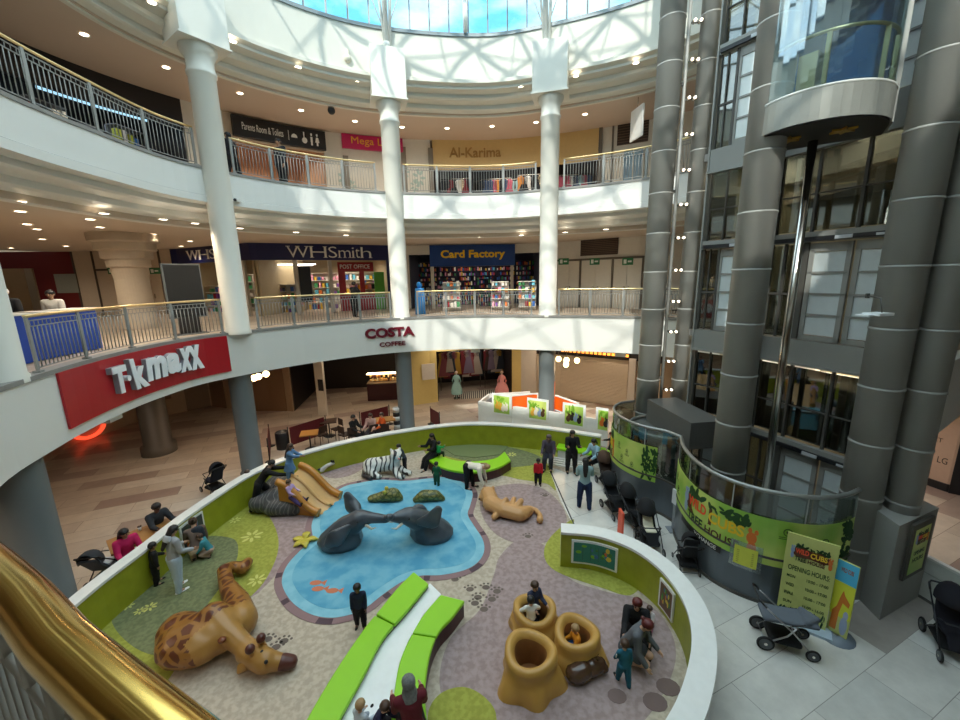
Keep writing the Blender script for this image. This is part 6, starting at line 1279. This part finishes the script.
# ------------------------------------------------------------------ cafe seating and bits outside the play wall
def cbarrier(pa, pb, h, label):
    a, b = A(*pa), A(*pb); t = thing('cafe_barrier', label, 'barrier', group='maroon cafe barriers'); u = (b-a)
    g = G(); extr(g, [(0, 0), (1, 0), (1, 1), (0, 1)], [(0, 1, 2, 3)], lambda x, y, d: tuple(a+u*(.04+.92*x)+Vector((0, 0, .14+(h-.2)*y))+Vector((u.y, -u.x, 0)).normalized()*d), .02); g.build('cloth', mat('barrier_maroon', (.12, .008, .012), .6), t)
    for q in (a, b): g = G(); g.tube([q, q+Vector((0, 0, h))], .022, 8); g.lathe(tuple(q), [(.17, .005), (.17, .025), (.02, .04)], 16); g.build('post', BLACK, t)
cbarrier((290, 449), (327, 436), 1.0, 'maroon cafe barrier by the black bin'); cbarrier((361, 432), (390, 424), 1.0, 'maroon cafe barrier by the dark grey column'); cbarrier((270, 462), (271, 446), 1.0, 'narrow maroon barrier left of the black bin'); cbarrier((431, 424), (440, 430), .9, 'small maroon barrier right of the cafe column')
c = A(283.5, 448); t = thing('bin', 'black round litter bin behind the play area wall', 'bin', tuple(c)); g = G(); g.lathe((0, 0, 0), [(.26, 0), (.27, .7), (.25, .74), (.22, .74), (.2, .6), (.01, .6)], 24); g.build('body', BLACK, t)
def ctable(px, py, label, wd=.7, m=None, zt=.74, grp='cafe tables'):
    c = A(px, py); t = thing('cafe_table', label, 'table', tuple(c), .3, grp); g = G(); g.box((0, 0, zt-.02), (wd, .65, .04)); g.build('table_top', m or paint('b07c3c', .4), t); g = G(); g.tube([(0, 0, .02), (0, 0, zt-.04)], .03, 8); g.lathe((0, 0, 0), [(.24, .0), (.24, .02), (.03, .04)], 16); g.build('pedestal', BLACK, t)
ctable(311, 449, 'small light wood cafe table left of the cafe barrier'); ctable(330, 436, 'small dark cafe table near the pale pillar', .7, paint('3a2418', .4)); ctable(386, 434, 'small wood cafe table in front of the dark grey column', .9)
def chair(px, py, rz, label, m=None):
    c = A(px, py); t = thing('cafe_chair', label, 'chair', tuple(c), rz, 'cafe chairs'); m = m or paint('2c1a12', .5); g = G(); g.box((0, 0, .45), (.42, .42, .04)); g.build('seat', m, t); g = G(); g.box((0, -.19, .72), (.40, .03, .3)); [g.tube([(s*.18, -.19, .45), (s*.18, -.2, .86)], .014, 6) for s in (-1, 1)]; g.build('backrest', m, t)
    for sx in (-1, 1):
        for sy in (-1, 1): g = G(); g.tube([(sx*.18, sy*.18, .44), (sx*.2, sy*.2, .0)], .014, 6); g.build('leg', BLACK, t)
chair(322, 444, 1.0, 'dark cafe chair between the cafe tables'); chair(338, 438, 2.4, 'dark cafe chair at the dark table'); chair(346, 444, -.6, 'dark cafe chair nearest the white play wall'); chair(354, 445, .2, 'dark cafe chair under the person in black'); chair(374, 442, .5, 'dark cafe chair under the person in pale top'); chair(386, 441, .1, 'dark cafe chair under the person in orange')
c = A(398, 432); t = thing('condiment_stand', 'black and white striped stand beside the dark grey column', 'stand', tuple(c)); g = G(); g.mi = 0
for k in range(6): g.mi = k % 2; g.lathe((0, 0, .2*k), [(.01, 0), (.18, 0), (.18, .2), (.01, .2)], 16)
g.build('body', [BLACK, paint('d8d8d4')], t)
# family table outside the left wall
c = A(148, 560); t = thing('family_table', 'light wood table between the seated man and the woman in pink', 'table', tuple(c), .85); g = G(); g.box((0, 0, .72), (1.3, .8, .05)); g.build('table_top', paint('a0703a', .4), t)
for sx in (-1, 1):
    for sy in (-1, 1): g = G(); g.box((sx*.55, sy*.32, .35), (.05, .05, .69)); g.build('leg', BLACK, t)
v = A(140, 530, .76); t = thing('paper_cup', 'white paper cup on the light wood table', 'cup', (v.x, v.y, .745)); g = G(); g.lathe((0, 0, 0), [(.01, 0), (.03, 0), (.042, .11), (.036, .11)], 14); g.build('cup', wv, t); g = G(); g.lathe((0, 0, .11), [(.045, 0), (.045, .012), (.01, .015)], 14); g.build('lid', paint('4a3428'), t)

# ------------------------------------------------------------------ people
SK1, SK2, SK3 = mat('skin_light', (.62, .38, .27), .55), mat('skin_tan', (.40, .22, .13), .55), mat('skin_brown', (.16, .075, .045), .5)
HB, HD, HL, HR = mat('hair_black', (.012, .010, .010), .5), mat('hair_brown', (.06, .03, .018), .5), mat('hair_fair', (.35, .22, .10), .5), mat('hair_auburn', (.10, .012, .012), .45)
def cl(h): return paint(h, .85, var=.12)
def person(label, xy, face, H=1.65, z=0., pose=None, top='333333', bottom='222222', shoes='141414', skin=None, hair=HB, style='short', group=None, child=False, skirt=None, sleeves=True, barelegs=False, tilt=None, head=None, stripe=None, hidden=False, hood=None):
    P = dict(lean=4, hl=4, hr=-4, kl=3, kr=3, sl=6, sr=-4, al=9, ar=9, el=12, er=14, hp=8, hy=0, sp=3, seat=None, side=0); P.update(pose or {})
    skin = skin or SK1
    hs = H*(.14 if not child else .195 if H < .95 else .178); hr_ = hs/2
    leg = H*(.50 if not child else .44); th, sh = leg*.49, leg*.45; ank = leg*.06
    tor = H-leg-hs*1.08-H*.03; sw = H*(.104 if not child else .10); hw = H*.058; ua, fa, ha = H*.165*(.92 if child else 1), H*.145*(.92 if child else 1), H*.095
    R = lambda a: radians(a); bw = H*(1.0 if not child else 1.12)
    if P['seat'] is not None: pz = P['seat']+.062*bw
    else:
        dz = [th*cos(R(P[h_]))+sh*cos(R(P[h_]-P[k_])) for h_, k_ in (('hl', 'kl'), ('hr', 'kr'))]; pz = max(dz)+ank
    le = R(P['lean']); pel = Vector((0, 0, pz)); tdir = Vector((sin(R(P['side'])), sin(le), cos(le))).normalized(); up = tdir; fw = Vector((0, cos(le), -sin(le)))
    waist = pel+tdir*tor*.35; chest = pel+tdir*tor*.72; neck = pel+tdir*tor*1.02
    hd = R(P['lean']*.6+P['hp']); hv = Vector((0, sin(hd), cos(hd))); hc = neck+hv*(hs*.58+H*.012); yaw = R(P['hy']); hf = Vector((-sin(yaw), cos(yaw), 0)); hf = (hf-hv*hf.dot(hv)).normalized(); hx = hf.cross(hv)
    body, shirt, pants, extra = [], [], [], []
    gr = .012*bw/1.0*1.0
    def both(lst, h, e): body.append(h); lst.append([(c, (tuple(k+e for k in r) if isinstance(r, tuple) else r+e)) for c, r in h])
    both(shirt, [(pel+tdir*.01, (hw+.05*bw, .062*bw, .05*bw)), (waist, (.078*bw, .058*bw, .05*bw))], gr)
    both(shirt, [(waist, (.078*bw, .058*bw, .05*bw)), (chest, (.092*bw, .066*bw, .06*bw))], gr)
    both(shirt, [(chest, (.092*bw, .066*bw, .06*bw))]+[(neck+Vector((s*sw*.72, 0, 0))-tdir*.035*bw, .038*bw) for s in (-1, 1)], gr)
    body.append([(neck-tdir*.02*bw, .034*bw), (hc-hv*hr_*.5, .030*bw)])
    body.append([(hc+hv*hr_*.18-hf*hr_*.10, (hr_*.78, hr_*.86, hr_*.80)), (hc-hv*hr_*.45+hf*hr_*.12, (hr_*.52, hr_*.52, hr_*.42))])
    body.append([(hc-hv*hr_*.02+hf*hr_*.74, hr_*.09), (hc-hv*hr_*.20+hf*hr_*.86, hr_*.12)])
    for s in (-1, 1): body.append([(hc+hx*s*hr_*.80-hv*hr_*.08, (hr_*.10, hr_*.16, hr_*.2)), (hc+hx*s*hr_*.7-hv*hr_*.08, hr_*.12)])
    feet = []
    for s, h_, k_ in ((-1, 'hl', 'kl'), (1, 'hr', 'kr')):
        a, b = R(P[h_]), R(P[h_]-P[k_]); spx = s*sin(R(P['sp'])); hip = pel+Vector((s*hw, 0, -.01*bw)); d1 = Vector((spx, sin(a), -cos(a))).normalized(); kn = hip+d1*th; d2 = Vector((spx*.3, sin(b), -cos(b))).normalized(); an = kn+d2*sh
        h1 = [(hip, .064*bw), (kn, .044*bw)]; h2 = [(kn, .043*bw), (an, .027*bw)]; h15 = [(kn.lerp(an, .3), (.045*bw)), (kn, .042*bw)]
        if barelegs: body += [h1, h2, h15]; shh = [(hip, .064*bw+gr), (kn.lerp(hip, .35), .058*bw+gr)]; pants.append(shh)
        else: both(pants, h1, gr); both(pants, h15, gr); both(pants, h2, gr*1.1)
        fd = Vector((s*.12, cos(b), sin(b))) if abs(P[h_]-P[k_]) > 55 else Vector((s*.12, 1, 0)); fd.normalize(); sole = Vector((0, 0, -ank*.55)) if abs(P[h_]-P[k_]) <= 55 else d2*ank*.5
        feet.append([(an+sole*.9-fd*.02*bw, (.026*bw, .03*bw, ank*.45)), (an+sole+fd*.10*bw, (.028*bw, .035*bw, ank*.38))]); body.append([(an, .024*bw), (an+sole*.6+fd*.06*bw, .02*bw)])
    pants.append([(pel, (hw+.054*bw+gr, .064*bw+gr, .058*bw)), (pel-Vector((0, 0, .02*bw)), (hw+.052*bw+gr, .064*bw+gr, .05*bw))])
    hands = []
    for s, a_, b_, e_ in ((-1, 'sl', 'al', 'el'), (1, 'sr', 'ar', 'er')):
        a, ab, b = R(P[a_]), R(P[b_]), R(P[a_]+P[e_]); sho = neck+Vector((s*sw, 0, 0))-tdir*.035*bw; d1 = Vector((s*sin(ab), sin(a)*cos(ab), -cos(a)*cos(ab))).normalized(); el = sho+d1*ua; d2 = Vector((s*sin(ab)*.2, sin(b), -cos(b))).normalized(); wr = el+d2*fa
        h1 = [(sho, .038*bw), (el, .027*bw)]; h2 = [(el, .027*bw), (wr, .018*bw)]
        both(shirt, h1, gr)
        if sleeves: both(shirt, h2, gr)
        else: body.append(h2)
        pm = wr+d2*ha*.42; body.append([(wr, .017*bw), (pm, (.020*bw, .020*bw, .022*bw))]); n_ = Vector((1, 0, 0))*s; bend = (d2.cross(Vector((1, 0, 0)))).normalized()*(-1)
        cr_ = d2.cross(n_).normalized()
        for k, (L_, off) in enumerate(((.40, -1.4), (.46, -.5), (.43, .4), (.34, 1.2))):
            q0 = pm+cr_*off*.0095*bw+d2*.010*bw; q1 = q0+d2*ha*L_*.6; q2 = q1+(d2*.75-n_*.5).normalized()*ha*L_*.5; extra += [[(q0, .0068*bw), (q1, .0062*bw)], [(q1, .0062*bw), (q2, .005*bw)]]
        tb = wr+d2*ha*.18; t1 = tb+(d2*.7+cr_*-1.0).normalized()*ha*.33; extra += [[(tb, .009*bw), (t1, .0075*bw)], [(t1, .0075*bw), (t1+(d2-n_*.3).normalized()*ha*.2, .006*bw)]]
        hands.append(pm)
    if skirt:
        hem = pel+Vector((0, 0, -(pz-.06) if skirt == 'long' else -leg*.45)); pants.append([(pel, (hw+.06*bw, .075*bw, .05)), (hem, (.16*bw if skirt == 'long' else .14*bw, .14*bw, .02))])
    rz = radians(face-90); t = thing('person', label, 'person', (xy[0], xy[1], z), rz, group)
    if tilt: t.rotation_euler = (radians(tilt[0]), radians(tilt[1]), rz)
    vx = .0135*max(.75, H/1.6)
    organic('body', body, skin, t, vx, 2, extra)
    organic('top', shirt, cl(top) if isinstance(top, str) else top, t, vx*1.15, 2); organic('trousers' if not skirt else 'skirt', pants, cl(bottom) if isinstance(bottom, str) else bottom, t, vx*1.15, 2)
    for f in feet: organic('shoe', [f], cl(shoes), t, .012, 1)
    hh = [[(hc+hv*hr_*.30-hf*hr_*.16, (hr_*.90, hr_*.92, hr_*.78)), (hc+hv*hr_*.05-hf*hr_*.34, (hr_*.88, hr_*.72, hr_*.7))]]
    if style == 'long': hh += [[(hc-hf*hr_*.55, (hr_*.75, hr_*.45, hr_*.6)), (hc-hv*hr_*2.2-hf*hr_*.9, (hr_*.7, hr_*.35, hr_*.5))], [(hc-hv*hr_*2.2-hf*hr_*.9, (hr_*.7, hr_*.35, hr_*.5)), (hc-hv*hr_*3.6-hf*hr_*1.0, (hr_*.45, hr_*.25, hr_*.4))]]
    if style == 'bun': hh += [[(hc-hf*hr_*.9+hv*hr_*.3, hr_*.3), (hc-hf*hr_*1.15+hv*hr_*.25, hr_*.36)]]
    if style == 'tail': hh += [[(hc-hf*hr_*1.0+hv*hr_*.2, hr_*.28), (hc-hf*hr_*1.3-hv*hr_*1.4, hr_*.2)]]
    if style == 'scarf': hh += [[(hc-hv*hr_*.6-hf*hr_*.1, (hr_*.85, hr_*.75, hr_*.5)), (hc-hv*hr_*1.7-hf*hr_*.1, (hr_*1.15, hr_*.9, hr_*.4))]]
    organic('hair' if style != 'scarf' else 'head_scarf', hh, hair, t, .011, 1)
    for s in (-1, 1): g = G(); g.ball(hc+hf*hr_*.70+hx*s*hr_*.32+hv*hr_*.06, hr_*.10, 8); g.build('eye', BLACK, t)
    g = G(); g.ball(hc+hf*hr_*.62-hv*hr_*.52, (hr_*.2, hr_*.1, hr_*.05), 8); g.build('mouth', mat('lips', (.35, .10, .09), .5), t)
    if hood: organic('hood', [[(neck-fw*.06*bw-up*.02, (.07*bw, .045*bw, .05*bw)), (neck-fw*.05*bw+up*.03*bw, (.065*bw, .04*bw, .03*bw))]], cl(hood), t, .015, 1)
    if stripe:
        g = G(); a = P['sl']; g.tube([neck+Vector((-sw*1.05, .03, -.01)), neck+Vector((-sw*1.1-.045*bw, .0, -.10*bw)), neck+Vector((-sw*1.0-.05*bw, .02, -.16*bw))], .012, 6); g.build('sleeve_stripe', cl(stripe), t)
    return t
def hxy(px, py, z): v = A(px, py, z); return (v.x, v.y)
SIT = dict(seat=.44, hl=86, hr=82, kl=84, kr=80, lean=6, sl=25, sr=25, el=50, er=50)
KNEEL = dict(seat=.16, hl=75, hr=80, kl=140, kr=140, lean=25, sl=15, sr=10, el=35, er=30)
FLOOR = dict(seat=.02, hl=82, hr=78, kl=25, kr=20, lean=8, sl=25, sr=25, el=45, er=45, sp=14)
Z = .03
person('boy in dark navy top standing by the left bench, facing the viewer', A(361, 627).xy, -80, 1.04, Z, dict(hl=6, hr=-5), '1c2740', '16161c', skin=SK3, child=True)
person('woman in maroon top and grey patterned head scarf sitting on the right bench', hxy(411, 696, 1.2), 110, 1.66, 0, dict(SIT, seat=.44, lean=16), '5a0f1c', '1a1214', hair=mat('scarf_pattern', (.16, .17, .16), .8, var=.6, scale=30), style='scarf')
person('dark haired toddler in navy top sitting on the white slab', hxy(374, 704, .70), -20, .92, 0, dict(FLOOR, seat=.30, lean=30), '1a1c3a', '2c2c38', child=True, hair=HD)
person('fair haired toddler in pale grey top sitting on the white slab', hxy(357, 711, .72), 60, .88, 0, dict(FLOOR, seat=.30, lean=10), 'b8c2cc', '8c98a4', child=True, hair=HL)
person('man in dark grey tracksuit jacket with white stripe seated outside the left wall', hxy(152, 507, 1.2), -25, 1.75, 0, dict(SIT, lean=18, sl=45, sr=45), '2a2e34', '16181c', skin=SK3, stripe='e8e8e8')
person('woman in pink top with dark hair seated outside the left wall', hxy(122, 533, 1.16), -30, 1.64, 0, dict(SIT, lean=12, hy=30), 'c41c5c', '1c2430', skin=SK2, style='long')
person('woman in grey hooded top and pale jeans standing beside the left wall', A(180, 590).xy, 62, 1.62, Z, dict(sl=8, sr=8, el=65, er=60, hp=22), 'a4a8ac', 'b4c8d8', 'e8e8e8', skin=SK2, style='long', hood='c0c4c8')
person('small child in black standing beside the woman in grey hooded top', A(158, 584).xy, 50, 1.08, Z, dict(sl=25, el=40), '18181a', '121214', '141414', child=True, skin=SK2)
person('person in brown top crouching by the left wall board with a dark backpack', hxy(195, 532, .8), 130, 1.62, Z, dict(KNEEL, seat=.2, lean=35), '6c5a50', 'b49a84', '3a3430', hair=HD, style='bun')
c_ = hxy(193, 532, .6); t = thing('backpack', 'dark slate backpack worn by the crouching person at the left wall', 'bag', (c_[0]+.20, c_[1]-.10, .52), radians(40)); organic('pouch', [[((0, 0, 0), (.17, .10, .18)), ((0, 0, .2), (.15, .09, .12))]], cl('2e3640'), t, .02, 2); organic('pocket', [[((0, -.09, -.05), (.12, .05, .09))]], cl('3a4450'), t, .015, 1)
person('fair child in teal top kneeling beside the backpack wearer', hxy(208, 536, .6), 200, .98, Z, dict(KNEEL, seat=.12), '3a8a98', 'a08878', child=True, hair=HD)
person('man in black leaning over the slide with outstretched arm', A(262, 508).xy, 25, 1.72, Z, dict(lean=38, hl=38, kl=30, hr=-18, kr=4, sl=70, sr=65, el=10, er=12, hp=10), '0c0c0e', '0e0e10', 'c8c8c8', hair=HB)
person('small child in tan top standing behind the man in black', A(250, 500).xy, 10, 1.05, Z, dict(sl=40), '8c6444', '1c2a44', child=True, hair=HD)
person('girl in blue dress with long dark hair standing at the top of the slide', hxy(291, 478, .92), 5, 1.18, .92, dict(sr=60, sl=50, er=30, lean=10), '5a80a8', '5a80a8', child=True, style='long', hair=HD, skirt='short', skin=SK2)
person('child in lilac top sliding down the tan slide', hxy(292, 492, .80), -15, .98, .55, dict(FLOOR, seat=.05, lean=-12, hl=70, hr=66, kl=5, kr=5, sl=30, sr=30), 'b49ac8', '3a2c5c', child=True, hair=HD)
person('child in navy lying on the carpet with pale legs raised by the back wall', hxy(322, 470, .12), 20, 1.05, .1, dict(seat=0, lean=-78, hl=110, hr=125, kl=10, kr=15, sl=-60, sr=-60), '1c2c4c', 'd8d4d0', child=True, hair=HD)
person('boy in grey top leaning over the white tiger', A(405, 471).xy, 200, 1.12, Z, dict(lean=20, sl=60, sr=50), '3c4450', '1c1c20', child=True)
person('woman in black with long hair sitting at the left end of the curved bench', hxy(434, 446, .80), -140, 1.64, 0, dict(SIT, seat=.43, hl=72, hr=66, kl=52, kr=45, sl=35, el=70, er=70, sr=35), '101012', '0c0c0e', style='long', skin=SK2)
v = hxy(434, 446, .80); person('toddler in bright green top held on the lap of the woman in black', (v[0]+.18, v[1]-.16), 60, .80, .50, dict(FLOOR, seat=.05, kl=70, kr=70, sl=60, sr=60), '1a9a50', '12301c', child=True)
person('small child in dark green walking on the pond edge', A(437, 486).xy, 80, .86, Z+.01, dict(al=25, ar=25), '0f5a3c', '0d4a34', child=True)
person('woman in white top and black trousers bending down near the curved bench', A(468, 488).xy, -20, 1.64, Z, dict(lean=92, hl=12, hr=2, sl=8, sr=14, el=6, er=10, hp=20), 'e4dccc', '0e0e10', '1a1a1a', hair=HL, style='tail')
person('small child in red top and black trousers standing on the mauve carpet', A(538, 485).xy, -95, .98, Z, dict(), 'c01424', '101014', child=True, skin=SK3)
person('woman in dark floral top seated with a pink bag by the entrance', hxy(549, 438, 1.15), -105, 1.62, 0, dict(SIT, seat=.43), '4c4450', '2a2c38', skin=SK2, style='scarf', hair=mat('scarf_taupe', (.14, .10, .10), .8))
v = hxy(552, 448, .6); t = thing('handbag', 'bright pink handbag on the lap of the seated woman', 'bag', (v[0], v[1]-.25, .60)); organic('bag', [[((0, 0, .08), (.14, .07, .09))]], cl('e83c90'), t, .015, 1); g = G(); g.tube([(-.1, 0, .15), (-.06, 0, .28), (.06, 0, .28), (.1, 0, .15)], .01, 6); g.build('handle', cl('a82060'), t)
person('woman all in black standing at the play area entrance facing the viewer', A(571, 473).xy, -90, 1.66, Z, dict(sl=25, sr=25, el=85, er=85, hl=8), '101012', '141216', skin=SK2, style='long')
person('woman in pale blue top with dark tied hair sitting on the back wall seat', hxy(597, 443, 1.1), -150, 1.62, 0, dict(SIT, seat=.43, lean=14), '9cc0d0', '121214', style='tail', skin=SK2)
person('small child in black dress with bare legs standing on the lime seat', A(611, 455, .42).xy, 160, .92, .43, dict(sl=70, el=10), '18181a', '18181a', child=True, barelegs=True, skirt='short', skin=SK1)
person('woman in teal top and dark blue jeans standing with her back turned', A(584, 508).xy, 78, 1.64, 0.01, dict(sl=20, sr=25, el=85, er=85, sp=6), '8aa6a8', '14284c', '4a3428', style='long', skin=SK2)
person('brown haired child standing at the back inside the far left stump', (A(535, 633).x-.02, A(535, 633).y+.12), -60, 1.06, .07, dict(sl=25, sr=25, el=50, er=50), '2c3450', '20242c', child=True, hair=HD)
person('dark haired child in white top in front inside the far left stump', (A(535, 633).x-.10, A(535, 633).y-.14), 100, .90, .07, dict(sl=30, sr=30, al=40, ar=40), 'e8e4dc', '1c2438', child=True)
person('toddler in orange top and blue trousers sitting inside the right stump', (A(576, 657).x+.02, A(576, 657).y+.0), 190, .88, .07, dict(FLOOR, seat=.12, hl=75, kl=60, kr=60), 'e0901c', '2a6ab0', child=True, hair=HL)
person('woman in grey top with dark red hair kneeling beside the toddler in teal', hxy(628, 622, .8), -40, 1.62, Z, dict(KNEEL, seat=.22, lean=28, hp=20), '5c6066', '50545a', '7a5040', hair=HR, style='bun', barelegs=True)
person('person in black jacket with white stripes sitting on the carpet against the right wall', hxy(637, 600, .75), -110, 1.62, Z, dict(FLOOR, lean=14, kl=80, kr=80, hl=115, hr=115, sl=45, sr=45), '121216', '18181c', hair=HR, style='long', stripe='e8e8e8')
person('baby in white and pink sitting beside the person in black jacket', hxy(650, 612, .3), -130, .70, Z, dict(FLOOR), 'e0d8dc', 'c06a90', child=True, hair=HD)
person('toddler in teal tracksuit with white stripes walking near the kneeling woman', A(623, 684).xy, 95, .88, Z, dict(hl=14, hr=-12, sl=20, sr=-10), '1c6078', '1a5a72', child=True, hair=HD, stripe='e8e8e8')
p, N = on(RING, 233, 165, .75, 10.4); person('woman in dark coat walking behind the upper balustrade by the tall column', p.xy, 170, 1.62, 10.4, dict(hl=14, hr=-12), '1c1a20', '141418', style='scarf', hair=mat('scarf_black', (.02, .02, .024), .8))
p, N = on(RING, 283, 175, .75, 10.4); person('man in dark jacket standing behind the upper balustrade under the toilets sign', p.xy, -110, 1.76, 10.4, dict(), '20222a', '14161c', skin=SK2)
p, N = on(MIDF, 355, 310, 2.6, 5.28); person('person in dark coat standing before the post office counter', p.xy, 60, 1.66, 5.28, dict(sl=40, sr=35, el=50, er=50), '16161a', '101014', skin=SK2)
p, N = on(MIDF, 17, 345, 2.4, 5.28); person('man in dark top with white cap behind the leftmost blue stall', p.xy, -60, 1.72, 5.28, dict(), '18181c', '16161a', hair=mat('cap_white_cloth', (.8, .8, .8), .7))
p, N = on(MIDF, 62, 340, 2.6, 5.28); person('dark haired person with pale top behind the blue stalls', p.xy, -70, 1.62, 5.28, dict(), 'c8c4bc', '2a2a30', skin=SK2)
person('person in black seated at the cafe behind the white play wall', A(354, 444).xy, -20, 1.66, 0, SIT, '141416', '101012'); person('person in pale pink top seated at the cafe table', A(373, 441).xy, -100, 1.6, 0, SIT, 'c8a094', '3a3034', hair=HD, style='long')
person('person in bright orange top seated at the cafe table', A(385, 440).xy, -150, 1.58, 0, SIT, 'e8601c', '2c2c34', hair=HD)

# ------------------------------------------------------------------ pushchairs
def pushchair(label, xy, rz, fabric='16181c', liner=None, canopy=True, recline=25, frame=None, hood=None, sc=1., wheels=.13, flat=False, handle=True):
    t = thing('pushchair', label, 'pushchair', (xy[0], xy[1], .008), radians(rz), 'parked pushchairs'); t.scale = (sc, sc, sc); F = cl(fabric); FR = frame or mat('frame_black', (.03, .03, .034), .35, .5)
    for sx in (-1, 1):
        for y, r in ((.42, wheels*.8), (-.32, wheels)):
            g = G(); x = sx*.25; g.tube([(x-.02, y, r), (x+.02, y, r)], r*.72, 20); wh = g.build('wheel', paint('5a5e62', .4, metal=.4), t)
            g = G(); g.tube([(x, y+cos(2*pi*k/20)*r*.84, r+sin(2*pi*k/20)*r*.84) for k in range(20)], r*.155, 8, closed=True); g.build('tyre', RUBBER, wh)
            g = G(); g.tube([(x-.026, y, r), (x+.026, y, r)], r*.2, 10); g.build('hub', CHROME, wh)
    g = G()
    for sx in (-1, 1):
        x = sx*.24; g.tube([(x, .42, wheels*.8), (x, .1, .48), (x*.98, -.40, .92)], .014, 8); g.tube([(x, -.32, wheels), (x, .0, .40), (x, .12, .60)], .014, 8)
    g.tube([(-.24, -.32, wheels), (.24, -.32, wheels)], .012, 8); g.tube([(-.24, .1, .48), (.24, .1, .48)], .012, 8); g.build('frame', FR, t)
    g = G(); g.tube([(-.235, -.38, .90), (-.235, -.46, .99), (-.2, -.5, 1.02), (.2, -.5, 1.02), (.235, -.46, .99), (.235, -.38, .90)], .018, 8); g.build('handle', BLACK, t)
    organic('basket', [[((-.17, -.2, .22), .06), ((.17, -.2, .22), .06), ((-.17, .22, .20), .06), ((.17, .22, .20), .06)]], cl('121214'), t, .025, 1)
    if flat: organic('seat', [[((-.17, -.35, .62), .045), ((.17, -.35, .62), .045), ((-.17, .45, .66), .04), ((.17, .45, .66), .04)], [((-.16, .3, .72), .05), ((.16, .3, .72), .05), ((0, .5, .70), .05)]], F, t, .02, 2)
    else:
        rc = radians(recline); bt = Vector((0, -.12-.52*sin(rc), .50+.52*cos(rc)))
        organic('seat', [[((-.17, -.12, .46), .04), ((.17, -.12, .46), .04), ((-.17, .2, .48), .04), ((.17, .2, .48), .04)], [((-.17, -.14, .48), .04), ((.17, -.14, .48), .04), (bt+Vector((-.15, 0, 0)), .035), (bt+Vector((.15, 0, 0)), .035)], [((-.14, .22, .46), .03), ((.14, .22, .46), .03), ((-.12, .36, .26), .025), ((.12, .36, .26), .025)]], F, t, .018, 2)
        if liner: organic('seat_liner', [[((-.11, -.05, .51), .025), ((.11, -.05, .51), .025), ((-.11, .18, .53), .025), ((.11, .18, .53), .025)], [(Vector((-.11, -.09, .54)), .025), (Vector((.11, -.09, .54)), .025), (bt+Vector((-.09, .05, -.05)), .025), (bt+Vector((.09, .05, -.05)), .025)]], cl(liner), t, .012, 1)
        if canopy:
            g = G(); n = 8; m_ = 10; vs = []
            for i in range(n+1):
                a = radians(-20+110*i/n)
                for k in range(m_+1): b = pi*k/m_; rr = .34; vs.append((-.235*cos(b), bt.y+.02+rr*sin(b)*sin(a)*.95+.02, bt.z-.12+rr*sin(b)*cos(a)))
            g.smooth = True; g.add(vs, [(i*(m_+1)+k, i*(m_+1)+k+1, (i+1)*(m_+1)+k+1, (i+1)*(m_+1)+k) for i in range(n) for k in range(m_)]); o = g.build('canopy', cl(hood or fabric), t); mod_mesh(o, [('SOLIDIFY', dict(thickness=.012))])
    g = G(); g.tube([(-.22, .05, .62), (-.2, .25, .68), (.2, .25, .68), (.22, .05, .62)], .015, 8); g.build('bumper_bar', BLACK, t)
    return t
GF = mat('frame_silver', (.45, .45, .46), .3, .9)
pushchair('black and silver pushchair with flat grey seat in front of the opening hours board', A(780, 644).xy, 250, '5c636c', flat=True, frame=GF, wheels=.15)
pushchair('dark plum pushchair with big hood at the right edge by the low partition', A(947, 649).xy, 150, '14121c', recline=20, wheels=.14)
pushchair('small black buggy parked against the wide banner enclosure', A(686, 568).xy, -10, '0e0e12', recline=10, wheels=.09, sc=.85)
pushchair('black pushchair with cream seat liner facing the viewer', A(648, 546).xy, 175, '14161a', 'd8d2bc', recline=30, wheels=.13)
pushchair('black pushchair parked between the coral stand and the far enclosure', A(634, 526).xy, 200, '101216', recline=35)
pushchair('black pushchair behind the others next to the woman in jeans', A(614, 512).xy, 190, '121418', recline=40)
pushchair('dark brown hooded pushchair beside the white slatted rack', A(607, 487).xy, 185, '3a2a22', recline=35, hood='4a3428')
pushchair('navy pushchair standing outside the long lime wall', A(216, 492).xy, 60, '101a30', recline=30, hood='0c1220')
pushchair('grey pushchair beside the seated woman in pink', A(110, 582).xy, 10, '4a4e56', recline=40, hood='30343a', liner='c8d0d8')
c = A(621, 546); t = thing('coral_stand', 'thin coral red upright stand among the parked pushchairs', 'stand', (c.x, c.y, .008)); g = G(); g.box((0, .1, .5), (.06, .28, .9)); g.build('board', paint('e0583c', .5), t); g = G(); g.box((0, .1, .02), (.26, .34, .03)); g.build('foot', BLACK, t)
v = A(672, 528); t = thing('leaflet_dispenser', 'white wall dispenser on the dark panel between the two lift enclosures', 'dispenser', (v.x-.02, v.y-.1, 0)); g = G(); g.box((0, 0, 1.0), (.05, .24, .42), .2); g.build('case', paint('d8dee2', .4), t); g = G(); g.box((0, 0, .45), (.04, .10, .9), .2); g.box((0, 0, .02), (.3, .3, .03)); g.build('stand', paint('8a9096', .4), t)
bpy.data.objects.update() if hasattr(bpy.data.objects, 'update') else None
